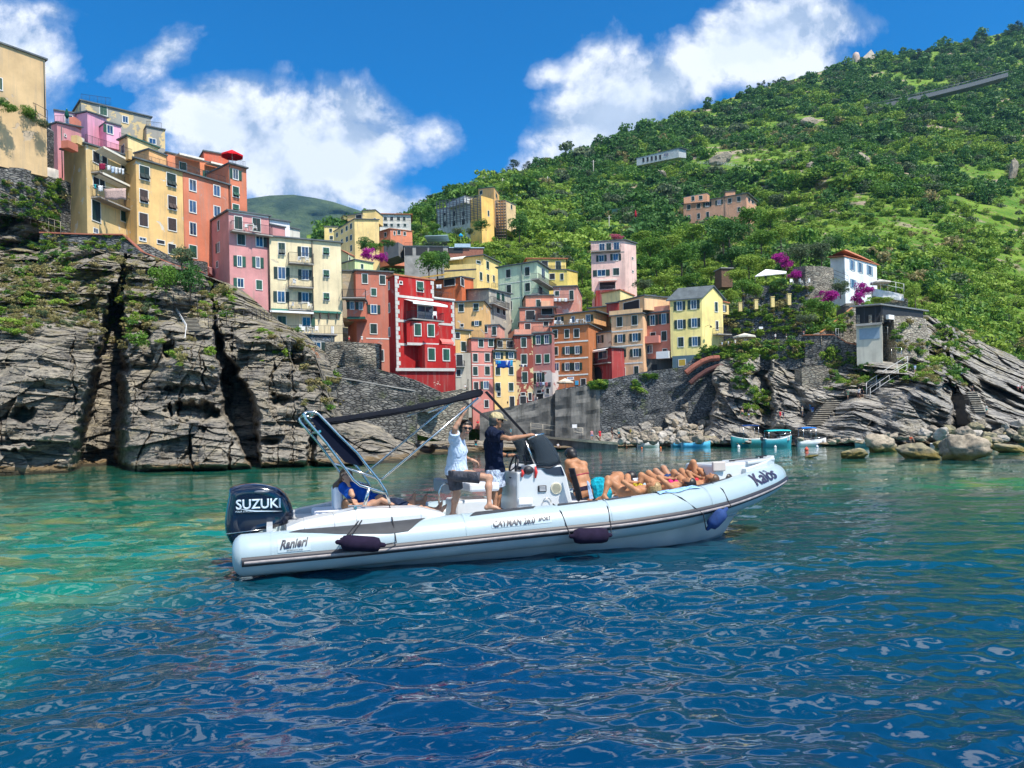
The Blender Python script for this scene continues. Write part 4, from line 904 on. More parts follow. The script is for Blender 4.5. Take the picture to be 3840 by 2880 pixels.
h.wins([(1142, 895, 44, 96, 'o'), (1250, 882, 40, 96, 'o'), (1146, 1035, 48, 44, 'k'), (1252, 1046, 48, 90), (1112, 1172, 52, 74, 'g'), (1258, 1185, 40, 30, 'k')], sh=DGREEN); h.wins([(1235, 735, 120, 60, 'k')], fi=1)
h.balcony(1046, 1225, 1120, 60, 1.1, solid=pl(214, 130, 112, seed=3), fi=0); h.balcony(1198, 1318, 1262, 60, 1.0, solid=WHITE, fi=0); h.box(1110, 1300, 762, 822, -.2, .04, pl(222, 144, 116, seed=4), 'parapet', fi=0)
h.box(1130, 1185, 1318, 1372, 0, .05, DARK, 'doorway', fi=3)
h = H('yellow_gabled_house', 'bright yellow gabled house at the right end of the row, blue-grey at its foot', 4, [(1306, 696), (1612, 672, 112), (1812, 690)], 1235, pl(236, 214, 126, seed=65), ext=0, gable=1.7, roof=SLATE)
h.wins([(1400, 758, 46, 84, 'o'), (1535, 745, 50, 84, 'o'), (1405, 934, 46, 84, 'o'), (1541, 920, 50, 84, 'o'), (1412, 1104, 52, 88, 'c'), (1546, 1098, 48, 86, 'o'), (1750, 768, 26, 90, 'c'), (1758, 945, 22, 80, 'k')], sh=DGREEN)
h.wing([(1330, 1240, 111.6), (1618, 1222)], 1350, pl(76, 106, 120, seed=66), roofless=True, ext=4); h.wing([(1806, 722, 115), (1870, 735)], 830, pl(236, 206, 120, seed=67), roof=TERRA); h.wins([(1820, 780, 20, 60, 'r')], sh=DGREEN, fi=3)
h.win(1424, 1302, 62, 60, 'c', sh=simple('yellow_door', (.55, .36, .04), .5)); h.balcony(1718, 1850, 1030, 55, 1.1, fi=1)
i0, a_, b_ = h.hit(1645, 955, 1); O, u_, v_, n_ = h.faces[1][:4]; m = MB(); q = O+u_*a_+v_*b_
m.tube([q, q+n_*.9+v_*.1, q+n_*1.2+v_*-.05], .03, 5); m.tube([q+n_*1.2+v_*-.05, q+n_*1.2+v_*-.3], [.05, .22], 8); m.build('wall_lamp', IRON, h.e, h.org)
h = H('pale_block_house', 'plain pale yellow block house with terracotta edging behind the peach house', 4, [(655, 640), (830, 608, 128), (962, 664)], 765, pl(236, 214, 140, seed=68), ext=8, roof=TERRA)
h = H('white_hillside_house', 'white house with an orange hipped roof and blue-grey shutters on the right slope', 5, [(722, 293, 141), (816, 286, 136), (1026, 338)], 515, plaster((.74, .77, .80), seed=69, wear=.15), ext=6, roof=TERRA, over=.6)
BG = simple('shutter_blue_grey', (.22, .32, .40), .6)
h.wins([(866, 340, 16, 66, 'o'), (918, 356, 16, 64, 'o'), (980, 374, 18, 60, 'o'), (872, 462, 18, 56, 'o')], sh=BG, fi=1)
tops = [Vector((p.x, p.y, 0)) for p in (h.faces[0][0], h.faces[1][0], h.faces[1][0]+h.faces[1][1]*h.faces[1][4])]; fourth = tops[0]+tops[2]-tops[1]
zt = h.org.z+h.faces[1][5]+.2; ctr = (tops[0]+tops[2])/2; ax = (tops[2]-tops[1])*.22
rg = [ctr-ax+Vector((0, 0, zt+1.5)), ctr+ax+Vector((0, 0, zt+1.5))]
cr = [p+(p-ctr).normalized()*.6+Vector((0, 0, zt-.02)) for p in (tops[0], tops[1], tops[2], fourth)]
MB().add(cr+rg, [(0, 1, 4), (1, 2, 5, 4), (2, 3, 5), (3, 0, 4, 5), (3, 2, 1, 0)]).build('hip_roof', TERRA, h.e, h.org)
h = H('scaffolded_house', 'white and yellow hilltop house wrapped in scaffolding', 6, [(345, 456, 236), (748, 388, 222), (862, 362)], 562, plaster((.62, .62, .60), seed=70), ext=10, gable=0, roof=SLATE)
h.wing([(748, 330, 221.5), (862, 362)], 575, pl(238, 186, 84, seed=71), roofless=True, ext=9); h.wing([(722, 268, 236), (864, 254, 228), (914, 318)], 500, pl(232, 176, 96, seed=72), ext=6)
h.wing([(425, 402, 230), (592, 330, 224), (750, 378)], 450, plaster((.62, .62, .60), seed=73), roofless=False)
h.wins([(412, 500, 20, 26, 'k'), (498, 500, 22, 46, 'k'), (585, 494, 24, 44, 'k'), (670, 440, 26, 34, 'k'), (476, 424, 22, 18, 'k'), (412, 590, 26, 50, 'k'), (498, 584, 28, 50, 'k'), (585, 572, 28, 50, 'k'), (672, 560, 28, 60, 'k')], fi=0)
h.wins([(814, 402, 12, 36), (815, 492, 14, 50), (762, 460, 12, 40), (748, 300, 26, 34), (888, 330, 16, 40), (890, 410, 12, 46)], sh=DGREEN)
h = H('beige_hut_house', 'small beige house beside the wooden scaffold tower', 6, [(915, 386, 232), (966, 376, 228), (1066, 416)], 482, pl(222, 186, 130, seed=74), ext=6); h.wins([(1027, 432, 14, 40)], sh=DGREEN)
h = H('peach_villa', 'long peach villa among the trees halfway up the green hill', 7, [(250, 1022), (612, 962, 250), (670, 1010)], 1128, pl(206, 150, 116, seed=75), ext=12, over=.6)
h.wins([(281, 1040, 20, 26), (338, 1032, 20, 28), (388, 1024, 22, 26, 'o'), (456, 1012, 20, 26, 'o'), (517, 1003, 20, 26), (570, 993, 20, 28), (283, 1102, 18, 32), (338, 1090, 16, 30), (390, 1086, 16, 38), (570, 1052, 16, 24)], sh=DGREEN, fi=0)
h.wins([(628, 998, 12, 24, 'k'), (648, 1010, 12, 20, 'k')], fi=1); h.wing([(252, 985, 256), (385, 960, 254), (400, 972)], 1020, pl(214, 150, 110, seed=76)); h.wins([(305, 990, 18, 26), (350, 985, 20, 24)], sh=DGREEN, fi=2)
h.wing([(492, 952, 256), (548, 948)], 985, pl(214, 150, 110, seed=76)); h.pipe(488, 985, 1100, fi=0)
h = H('cemetery_building', 'long white building with a curved slate roof on the hill shoulder', 7, [(-20, 758, 362), (222, 700, 352), (265, 712)], 765, plaster((.42, .45, .45), seed=77), ext=3, over=.8)
h.wins([(20+i*24, 768-i*4, 12, 26, 'k', {'surr': False}) for i in range(5)], fi=0); h.wins([(150, 738, 30, 18, 'g')], fi=0)
h = H('small_yellow_house', 'tiny yellow house on the terraced vineyard below the viaduct', 7, [(1236, 548, 'h'), (1304, 546, 'h')], 580, pl(232, 196, 120, seed=78), ext=6, roof=SLATE); h.wins([(1258, 566, 12, 24, 'k'), (1290, 562, 10, 14)], sh=DGREEN)
h = H('hilltop_church', 'pale church with a gabled front and round chapel on the ridge', 7, [(1280, 180, 'h'), (1366, 178, 'h')], 205, pl(206, 190, 170, seed=79), ext=20, cat='church', roof=TERRA, roofless=True)
O, u_, v_, n_, L_, H_ = h.faces[0]; m = MB(); m.poly([O+v_*(H_-.2), O+u_*L_+v_*(H_-.2), O+u_*L_*.62+v_*(H_+8)], n_*-14); m.build('gable', pl(206, 190, 170, seed=79), h.e, h.org)
m = MB(); c0 = O-u_*6; m.tube([c0-v_*14, c0+v_*5, c0+v_*8.5, c0+v_*10], [3.5, 3.5, 2.6, .4], 12); m.build('round_chapel', pl(190, 165, 150, seed=80), h.e, h.org)
def leafm(name, c1, c2, c3=None):
 t = NT(name); oi = t.n('ShaderNodeObjectInfo'); n = t.noise(t.pos(), .9, 3)
 col = t.mix(oi.outputs['Random'], c1, c2)
 col = t.mix(t.math('MULTIPLY', t.ramp(n, [(.35, 0.0), (.65, 1.0)]), .6), col, sc3(c3 or c2, 1.0))
 t.b.inputs['Subsurface Weight'].default_value = 0
 t.set(col, .6, spec=.25)
 tr = t.n('ShaderNodeBsdfTranslucent'); t.l(col, tr.inputs[0]); mx = t.n('ShaderNodeMixShader'); mx.inputs[0].default_value = .25
 t.l(t.b.outputs[0], mx.inputs[1]); t.l(tr.outputs[0], mx.inputs[2]); t.l(mx.outputs[0], t.out.inputs[0])
 return t.m
L_DARK = leafm('foliage_dark', (.034, .115, .024), (.065, .165, .03), (.09, .19, .035))
L_MID = leafm('foliage_mid', (.05, .155, .018), (.10, .21, .024), (.145, .255, .032))
L_LIGHT = leafm('foliage_light', (.13, .255, .024), (.22, .33, .038), (.28, .37, .055))
L_OLIVE = leafm('foliage_olive', (.07, .11, .05), (.10, .14, .065), (.13, .17, .08))
L_DRY = leafm('foliage_dry', (.24, .21, .08), (.34, .27, .12), (.18, .20, .06))
L_PINE = leafm('foliage_pine', (.014, .045, .018), (.03, .07, .022), (.03, .06, .02))
L_BOUG = leafm('bougainvillea_blossom', (.36, .01, .22), (.46, .02, .32), (.30, .01, .20))
L_ROSE = leafm('pink_blossom', (.55, .12, .20), (.5, .2, .24), (.4, .1, .12))
BARK = simple('bark', (.09, .065, .045), .9, var=.4)
def crown_mesh(name, seed, n, leaf, lobes=9, flat=1.0, mat_=L_MID, spread=.62, inner=.25, clump=1):
 rng = np.random.RandomState(seed)
 c = rng.normal(size=(lobes, 3)); c /= np.linalg.norm(c, axis=1)[:, None]; c *= spread*rng.uniform(.35, 1.0, (lobes, 1)); c[:, 2] = c[:, 2]*.8
 rad = rng.uniform(.18, .44, lobes)
 k = rng.randint(0, lobes, n); d = rng.normal(size=(n, 3)); d /= np.linalg.norm(d, axis=1)[:, None]
 d[:, 2] = np.where(rng.rand(n) < .6, np.abs(d[:, 2]), d[:, 2])
 r = rad[k][:, None]*(1-inner*rng.rand(n, 1)**1.5)*rng.uniform(.8, 1.12, (n, 1))
 ctr = c[k]+d*r; ctr[:, 2] *= flat
 nrm = d+.75*rng.normal(size=(n, 3)); nrm /= np.linalg.norm(nrm, axis=1)[:, None]
 a = np.cross(nrm, rng.normal(size=(n, 3))); a /= np.linalg.norm(a, axis=1)[:, None]; b = np.cross(nrm, a)
 s1 = leaf*rng.uniform(.6, 1.4, (n, 1)); s2 = s1*rng.uniform(.45, .9, (n, 1))
 V = np.stack([ctr-a*s1, ctr-b*s2, ctr+a*s1, ctr+b*s2], 1).reshape(-1, 3)
 V[:, 2] -= V[:, 2].min()*.98
 Fc = np.arange(4*n).reshape(n, 4)
 me = bpy.data.meshes.new(name); me.vertices.add(len(V)); me.vertices.foreach_set('co', V.astype(np.float32).ravel()); me.loops.add(4*n); me.loops.foreach_set('vertex_index', Fc.astype(np.int32).ravel())
 me.polygons.add(n); me.polygons.foreach_set('loop_start', np.arange(0, 4*n, 4, dtype=np.int32)); me.materials.append(mat_); me.update(calc_edges=True)
 return me
def pine_mesh(name, seed, n=900):
 rng = np.random.RandomState(seed); V = []; k = 0
 m = []
 for j in range(11):
  z = .35+.65*(j/10)**.9; r = .42*(1-((j/10)-.25)**2)*rng.uniform(.5, 1.1); th = rng.uniform(0, 6.28)
  m.append((math.cos(th)*r*.8, math.sin(th)*r*.8, z, rng.uniform(.14, .24)))
 q = rng.randint(0, len(m), n); M_ = np.array(m)[q]; d = rng.normal(size=(n, 3)); d /= np.linalg.norm(d, axis=1)[:, None]
 ctr = M_[:, :3]+d*M_[:, 3:4]*np.array([1.2, 1.2, .45])*rng.uniform(.5, 1.1, (n, 1))
 a = np.cross(d, rng.normal(size=(n, 3))); a /= np.linalg.norm(a, axis=1)[:, None]; b = np.cross(d, a); s1 = .035
 V = np.stack([ctr-a*s1, ctr-b*s1*.6, ctr+a*s1, ctr+b*s1*.6], 1).reshape(-1, 3)
 o = np.arange(4*n).reshape(n, 4); me = bpy.data.meshes.new(name); me.from_pydata(V.tolist(), [], o.tolist()); me.materials.append(L_PINE); me.update(); return me
BUSH = {k: [crown_mesh('bush_'+k, 100*i+j, 380, .095, 11, .85, m, .72) for j in range(3)] for i, (k, m) in enumerate((('dark', L_DARK), ('mid', L_MID), ('light', L_LIGHT), ('olive', L_OLIVE), ('dry', L_DRY)))}
TREEC = {k: [crown_mesh('crown', 500+100*i+j, 2600, .046, 22, .82, m, .78) for j in range(2)] for i, (k, m) in enumerate((('dark', L_DARK), ('mid', L_MID), ('light', L_LIGHT), ('olive', L_OLIVE), ('boug', L_BOUG), ('rose', L_ROSE), ('dry', L_DRY)))}
PINES = [pine_mesh('crown', 900+i) for i in range(3)]
def trunk_mesh(seed, forks=4):
 rng = random.Random(seed); m = MB(); m.tube([(0, 0, -.3), (.02, .01, .2), (rng.uniform(-.05, .05), 0, .42)], [.075, .05, .04], 7)
 for k in range(forks):
  a = rng.uniform(0, 6.28); r = rng.uniform(.2, .4); m.tube([(0, 0, .28), (math.cos(a)*r*.4, math.sin(a)*r*.4, .48), (math.cos(a)*r, math.sin(a)*r, .78)], [.035, .025, .01], 5)
 o = m.build('trunk', BARK); me = o.data; bpy.data.objects.remove(o); return me
TRUNKS = [trunk_mesh(i) for i in range(3)]
_tk = [0]
def tree(c, x, y, w, h, kind, label, Y=None, cat='tree', name=None, group=None, trunk=.12):
 """crown box: centre x, bottom y of the tree, width, height in crop pixels"""
 px, py = S(c, x, y); Y = Y or max(60, hillY(px, py)-1.5)
 k = Y/F/CROP[c][2]; W = w*k; Hh = h*k; _tk[0] += 1; i = _tk[0]; p = P(px, py, Y)
 nm = name or {'dark': 'dark_tree', 'mid': 'green_tree', 'light': 'light_green_tree', 'olive': 'olive_tree', 'pine': 'pine_tree', 'boug': 'bougainvillea', 'rose': 'flowering_bush', 'dry': 'dry_bush'}[kind]
 e = empty(nm, p, label, cat, group); e.rotation_euler = (0, 0, i*2.1)
 me = PINES[i % 3] if kind == 'pine' else TREEC[kind][i % 2]
 o = bpy.data.objects.new('crown', me); link(o, e)
 if kind == 'pine': o.scale = (W, W, Hh)
 else: o.scale = (W/1.6, W/1.6, Hh*(1-trunk)/1.12); o.location = (0, 0, Hh*trunk)
 if trunk > 0 or kind == 'pine':
  t = bpy.data.objects.new('trunk', TRUNKS[i % 3]); link(t, e); t.scale = (Hh*.5, Hh*.5, Hh*(1.1 if kind == 'pine' else .75))
 return e
def scatter(name, pts, scl, idx, protos, kind='stuff'):
 cold = bpy.data.collections.new(name+'_shapes')
 for j, me in enumerate(protos):
  o = bpy.data.objects.new('shape_%02d' % j, me); cold.objects.link(o)
 me = bpy.data.meshes.new(name); n = len(pts); me.vertices.add(n); me.vertices.foreach_set('co', np.asarray(pts, np.float32).ravel())
 a = me.attributes.new('scl', 'FLOAT_VECTOR', 'POINT'); a.data.foreach_set('vector', np.asarray(scl, np.float32).ravel())
 a = me.attributes.new('idx', 'INT', 'POINT'); a.data.foreach_set('value', np.asarray(idx, np.int32))
 rng = np.random.RandomState(len(pts)); a = me.attributes.new('rot', 'FLOAT_VECTOR', 'POINT')
 rt = np.stack([rng.uniform(-.2, .2, n), rng.uniform(-.2, .2, n), rng.uniform(0, 6.28, n)], -1); a.data.foreach_set('vector', rt.astype(np.float32).ravel())
 o = bpy.data.objects.new(name, me); link(o); tag(o, kind=kind)
 g = bpy.data.node_groups.new(name, 'GeometryNodeTree'); g.interface.new_socket('Geometry', in_out='INPUT', socket_type='NodeSocketGeometry'); g.interface.new_socket('Geometry', in_out='OUTPUT', socket_type='NodeSocketGeometry')
 N = g.nodes; L = g.links; gi = N.new('NodeGroupInput'); go = N.new('NodeGroupOutput'); ip = N.new('GeometryNodeInstanceOnPoints'); ci = N.new('GeometryNodeCollectionInfo')
 ci.inputs[0].default_value = cold; ci.inputs['Separate Children'].default_value = True; ci.inputs['Reset Children'].default_value = True
 def at(nm, typ):
  q = N.new('GeometryNodeInputNamedAttribute'); q.data_type = typ; q.inputs[0].default_value = nm
  return next(s_ for s_ in q.outputs if s_.enabled and s_.name == 'Attribute')
 L.new(gi.outputs[0], ip.inputs['Points']); L.new(ci.outputs[0], ip.inputs['Instance']); ip.inputs['Pick Instance'].default_value = True
 L.new(at('idx', 'INT'), ip.inputs['Instance Index']); L.new(at('rot', 'FLOAT_VECTOR'), ip.inputs['Rotation']); L.new(at('scl', 'FLOAT_VECTOR'), ip.inputs['Scale']); L.new(ip.outputs[0], go.inputs[0])
 md = o.modifiers.new('scatter', 'NODES'); md.node_group = g
 return o
PROTO = [m for k in ('dark', 'mid', 'light', 'olive', 'dry') for m in BUSH[k]]
def hill_scrub():
 rng = np.random.RandomState(11); N_ = 36000
 u = rng.uniform(0, 1, N_)**1*(4450-1200)+1200; v = rng.uniform(.02, .995, N_)
 p = hill_at(u, v)+rng.normal(size=(N_, 3))*np.array([.6, .6, 0]); X, Y, Z = p.T
 pxy = np.array([proj(q) for q in p])
 dens = fbm(X/38, Y/38, Z/26, 4, 71); bare = fbm(X/30, Y/30, Z/22, 4, 91)
 vine = fbm(X/45, Y/45, Z/45, 3, 55)
 keep = (dens > -.42) & (bare < .30)
 low = (Y < 430) & (vine > .06); fr = (Z/3.2)%1
 keep &= ~(low & (fr > .55))
 k2 = ~keep & (rng.rand(N_) < .42); keep |= k2
 for (ax, ay, bx, by, w_) in ((2600, 1000-380, 2820, 640, 26), (2660, 560, 2760, 610, 26), (3380, 630, 3540, 640, 8), (3740, 660, 3840, 980, 16), (3190, 560, 3280, 640, 16), (3000, 440, 3080, 470, 24)):
  t = np.clip(((pxy[:, 0]-ax)*(bx-ax)+(pxy[:, 1]-ay)*(by-ay))/((bx-ax)**2+(by-ay)**2), 0, 1); d = np.hypot(pxy[:, 0]-ax-t*(bx-ax), pxy[:, 1]-ay-t*(by-ay)); keep &= ~(d < w_*(.6+.8*rng.rand(N_)))
 keep &= ~((pxy[:, 0] < 2650) & (pxy[:, 1] > 1290))
 sz = np.clip(rng.lognormal(.35, .40, N_), .6, 3.3)*(1+Y/420)
 big = rng.rand(N_) < .05; sz = np.where(big, sz*1.55, sz)
 sz = np.where(k2, sz*.42, sz); sz = np.where(low, sz*.55, sz); sz = np.where(Y < 175, sz*.8, sz)
 r = rng.rand(N_); tone = fbm(X/60, Y/60, Z/60, 3, 66)+rng.normal(size=N_)*.16-(Y-290)/1000
 k = np.where(tone < -.06, 0, np.where(tone < .14, 1, 2)); k = np.where(r < .08, 3, k); k = np.where((r > .965) & (Y < 500), 4, k); k = np.where(low & (r > .35), 2, k)
 k = np.where(k2, np.where(r > .75, 4, 2), k)
 idx = k*3+rng.randint(0, 3, N_)
 s_ = np.stack([sz*rng.uniform(.9, 1.35, N_), sz*rng.uniform(.9, 1.35, N_), sz*rng.uniform(.7, 1.25, N_)], -1)
 p[:, 2] -= sz*.25
 scatter('hillside_scrub', p[keep], s_[keep], idx[keep], PROTO)
hill_scrub()
def surfY(c, pts, Ymin=45):
 dg = bpy.context.evaluated_depsgraph_get(); out = []
 for x, y in pts:
  d = Vector(ray(*S(c, x, y))).normalized(); o = Vector((0, 0, EYE)); r = None
  for _ in range(30):
   hit, loc, nr, fi, ob, _m = sc.ray_cast(dg, o, d)
   if not hit: break
   if loc.y > Ymin and ob.name.split('.')[0] in OKGROUND: r = loc.y; break
   o = loc+d*.05
  out.append(r)
 return out
def patch_scrub(name, c, boxes, seed, mean=.8, kinds=(0, 1, 4)):
 """scrub within crop boxes (x0,y0,x1,y1,n,Y0,Y1) clinging to the rock: cast along the view ray onto the built land"""
 rng = np.random.RandomState(seed); pts = []; sc_ = []; ix = []
 dg = bpy.context.evaluated_depsgraph_get();
 for (x0, y0, x1, y1, n) in boxes:
  for _ in range(n):
   px, py = S(c, rng.uniform(x0, x1), rng.uniform(y0, y1)); d = Vector(ray(px, py)).normalized()
   hit, loc, nr, fi, ob, _m = sc.ray_cast(dg, Vector((0, 0, EYE)), d)
   if not hit or ob.name.split('.')[0] not in OKGROUND: continue
   s_ = mean*rng.lognormal(0, .4); pts.append(loc+nr*.05-Vector((0, 0, s_*.3))); sc_.append((s_*rng.uniform(.8, 1.4), s_*rng.uniform(.8, 1.4), s_*rng.uniform(.6, 1.1))); ix.append(kinds[rng.randint(len(kinds))]*3+rng.randint(3))
 if pts: scatter(name, pts, sc_, ix, PROTO)
OKGROUND = {'cliff_headland', 'cliff_shore', 'hill_terrain', 'upper_terrace_terrain', 'stone_wall', 'retaining_wall', 'quay_wall', 'garden_wall'}
UP = [(-350, [(1010, 84), (700, 88), (520, 92), (380, 104)]), (150, [(1010, 88), (760, 92), (560, 97), (450, 110)]), (300, [(1000, 93), (800, 100), (700, 112), (620, 125)]), (900, [(1200, 100), (1100, 112), (1000, 130), (950, 150)]), (1350, [(1320, 106), (1200, 118), (1090, 140), (1010, 165)])]
px_ = np.linspace(-350, 1350, 200); t_ = np.linspace(0, 1, 90); PYu, Yu = interp_cols(UP, px_, t_, 4); PXu = np.repeat(px_[:, None], 90, 1); Xu, Zu = world_of(PXu, PYu, Yu)
Yu = Yu+fbm(Xu/6, Yu/6, Zu/6, 4, 3)*1.6; Xu, Zu = world_of(PXu, PYu, Yu); Vu = np.stack([Xu, Yu, Zu], -1); Vu = np.concatenate([Vu[:, :1]*np.array([1, 1, 0]), Vu, Vu[:, -1:]+np.array([0, 30., 1.])], 1)
tag(mesh_np('upper_terrace_terrain', Vu.reshape(-1, 3), grid_faces(200, 92), CLIFF_M), kind='structure')
M_GREY = masonry('grey_masonry', (.13, .13, .13), (.30, .29, .26), (.05, .05, .05), 1.0, moss=.5)
M_DARK = masonry('dark_masonry', (.11, .12, .13), (.24, .25, .25), (.04, .045, .05), 1.1, moss=.7)
M_PALE = masonry('pale_masonry', (.30, .28, .23), (.46, .42, .34), (.14, .12, .10), 1.0, moss=.25)
def stained():
 t = NT('stained_concrete'); p = t.pos(); m = t.n('ShaderNodeMapping'); m.inputs['Scale'].default_value = (.9, .9, .12); t.l(p, m.inputs[0])
 s1 = t.noise(m.outputs[0], 1, 7, .7); s2 = t.noise(p, .25, 7, .65)
 c = t.mix(t.ramp(s2, [(.36, 0.0), (.64, 1.0)]), (.09, .09, .088), (.22, .215, .20)); c = t.mix(t.math('MULTIPLY', t.ramp(s1, [(.44, 0.0), (.66, 1.0)]), .85), c, (.035, .037, .035)); c = t.mix(t.ramp(t.noise(p, .4, 8, .7), [(.66, 0.0), (.70, .7)]), c, (.36, .35, .33))
 t.bump(t.noise(p, 1.5, 7, .7), .6, .1); return t.set(c, .9, spec=.2)
STAIN = stained()
def wall(name, label, c, tops, bots, mat_, th=1.0, cap=None, cat='wall', segs=10, wob=.08, group=None, capn='coping', batter=.0):
 """tops: [(x, y, Y)...]; bots: list of y or one y (same crop)"""
 if not hasattr(bots, '__len__'): bots = [bots]*len(tops)
 A = [P(*S(c, t[0], t[1]), t[2]) for t in tops]; B = [P(*S(c, t[0], b), t[2]-batter*2) for t, b in zip(tops, bots)]
 n = len(tops); U = np.linspace(0, n-1, (n-1)*segs+1); nv = 14
 f = lambda L, u: L[min(int(u), n-2)].lerp(L[min(int(u), n-2)+1], u-min(int(u), n-2))
 V = []
 for u in U:
  a, b = f(A, u), f(B, u); b = Vector((b.x, b.y, b.z-.5))
  for k in range(nv+1):
   q = b.lerp(a, k/nv); w_ = float(vnoise(q.x*.9, q.z*1.1, q.y*.1, 3))*wob*3; V.append((q.x, q.y+w_-batter*(1-k/nv), q.z))
  V.append((a.x+.1, a.y+th, a.z)); V.append((b.x+.1, a.y+th, b.z))
 e = empty(name, (B[0].x, B[0].y, B[0].z), label, cat, group); nr = nv+3
 fc = grid_faces(len(U), nr); fc = [list(q) for q in fc]
 me = bpy.data.meshes.new('masonry'); fs = fc+[list(range(nr))[::-1], list(range((len(U)-1)*nr, len(U)*nr))]
 V = [(v[0]-e.location.x, v[1]-e.location.y, v[2]-e.location.z) for v in V]
 me.from_pydata(V, [], fs); me.materials.append(mat_); me.update(); o = bpy.data.objects.new('masonry', me); link(o, e)
 OKGROUND.add('masonry')
 if cap:
  m = MB()
  for i in range(n-1):
   a, b = A[i], A[i+1]; d = Vector((0, th+.1, 0)); q = Vector((0, -.12, .005)); m.poly([a+q, b+q, b+d, a+d], (0, 0, .13))
  m.build(capn, cap, e, e.location)
 return e
wall('retaining_wall', 'curved rough stone retaining wall below the large beige house', 1, [(-60, 570, 82), (60, 592, 83), (160, 625, 85), (250, 660, 87), (332, 706, 90)], [900, 900, 930, 960, 960], M_GREY, cap=CONC)
wall('retaining_wall', 'lower dark rubble wall with a stair, left of the yellow house foot', 1, [(-60, 955, 80), (170, 985, 82), (395, 1052, 86), (448, 1062, 87)], [1250, 1280, 1340, 1440], M_GREY)
wall('parapet_wall', 'smooth white parapet wall in front of the tall pink house', 1, [(165, 932, 84), (385, 985, 86)], [1000, 1050], pl(200, 190, 180, seed=3), th=.4)
wall('retaining_wall', 'dark slate retaining wall under the yellow house with a red tile edge', 1, [(275, 1428, 82), (620, 1440, 83.5), (850, 1442, 84.5), (975, 1556, 85), (1215, 1655, 87), (1400, 1700, 90)], [1750, 1800, 1900, 1800, 1750, 1780], M_DARK, cap=simple('red_brick_edge', (.30, .10, .06), .9))
wall('parapet_wall', 'grey stepped parapet along the stair below the orange house', 1, [(930, 1500, 87.5), (1010, 1500, 88.5), (1200, 1600, 92), (1420, 1625, 96)], [1600, 1650, 1720, 1720], M_GREY, th=.5)
wall('stone_wall', 'tall pale dry-stone wall between the cream house terrace and the red house', 2, [(1222, 1176, 92), (1380, 1182, 91), (1510, 1192, 91)], [1500, 1460, 1450], M_PALE)
wall('stone_wall', 'curved grey stone wall dropping below the foot of the red house', 2, [(1050, 1420, 86.5), (1230, 1382, 87), (1500, 1402, 86.2), (1800, 1490, 85.6), (2010, 1590, 85.4)], [1650, 1650, 1700, 1720, 1720], M_GREY, cap=None)
wall('ramp_wall', 'long sloping ramp wall with a pale coping above the sea rocks', 2, [(1062, 1462, 80), (1300, 1498, 80.4), (1560, 1545, 81), (1806, 1588, 82)], [1780, 1840, 1900, 1980], M_GREY, cap=CONC)
wall('stone_wall', 'broad pale rubble wall below the red house beside the dark cleft', 2, [(1790, 1560, 86), (2010, 1600, 87), (2230, 1560, 88), (2240, 1480, 90)], [1900, 1960, 1960, 1960], M_PALE)
wall('stone_wall', 'small pale block wall standing behind the two seated climbers', 2, [(1060, 1180, 93.5), (1225, 1172, 93)], [1420, 1420], M_PALE)
QY = 117
wall('quay_wall', 'low grey harbour wall rising to the right beside the lane', 3, [(440, 1660, 110), (760, 1590, 110.5), (1040, 1515, 111), (1080, 1470, 111)], [1900, 1900, 1900, 1900], STAIN, th=1.5)
wall('quay_wall', 'bulging streaked concrete harbour wall under the quay parasol', 3, [(1066, 1470, 110.2), (1200, 1452, 109.6), (1330, 1432, 109.6), (1400, 1414, 110), (1480, 1395, 110.6)], [1880]*5, STAIN, th=1.5)
wall('quay_wall', 'long mossy stone harbour wall under the peach and salmon houses', 4, [(220, 1562, 110.6), (545, 1502, 110.4), (700, 1466, 110.2), (860, 1430, 110), (1060, 1388, 110), (1430, 1345, 110), (1500, 1290, 109.6), (1640, 1172, 109.2), (1830, 1148, 109)], [2000, 2000, 2020, 2020, 2000, 1950, 1900, 1850, 1800], M_DARK, cap=None, th=2)
for k, (label, pts, r, m_) in enumerate((('curved red brick rib on the harbour wall, upper of two', [(1462, 1400), (1530, 1345), (1620, 1290), (1700, 1262), (1780, 1258)], .42, simple('brick_red', (.26, .09, .06), .9, var=.4, scale=4)), ('dark curved rib with a drain end, lower of two on the harbour wall', [(1500, 1500), (1570, 1440), (1660, 1380), (1760, 1340), (1850, 1330)], .36, simple('dark_brick', (.09, .035, .03), .9, var=.4)))):
 q = [P(*S(4, x, y), 108.6-k*.1) for x, y in pts]; m = MB(); m.tube(q, r, 8, sm=False); e = m.build('brick_rib', m_); tag(e, label, 'brick rib')
wall('path_wall', 'overgrown rock-top path wall right of the yellow gabled house', 5, [(-40, 872, 109), (130, 858, 109), (300, 835, 108.5), (560, 805, 108)], [1000, 1000, 1000, 1000], M_DARK, cap=None)
wall('path_wall', 'curved stone wall with a terracotta edge stepping down beside the cafe', 5, [(556, 800, 107.5), (740, 798, 106), (830, 850, 105), (1010, 886, 103), (1020, 930, 102.5)], [1080, 1040, 1080, 1060, 1040], M_GREY, cap=TERRA)
wall('stone_wall', 'bright block-built buttress wall in the middle of the shore cliff', 5, [(538, 1010, 101.5), (700, 1000, 100.8), (722, 1080, 100.6)], [1215, 1210, 1200], M_PALE, th=3)
wall('garden_wall', 'rounded pale stone garden wall below the olive trees', 5, [(488, 352, 128), (560, 345, 126), (660, 345, 126), (742, 358, 128)], [560, 560, 560, 500], M_PALE)
wall('garden_wall', 'dark terrace wall with pale yellow posts above the path', 5, [(20, 660, 118), (150, 640, 117.5), (380, 612, 117), (560, 585, 117)], [840, 830, 820, 800], M_DARK)
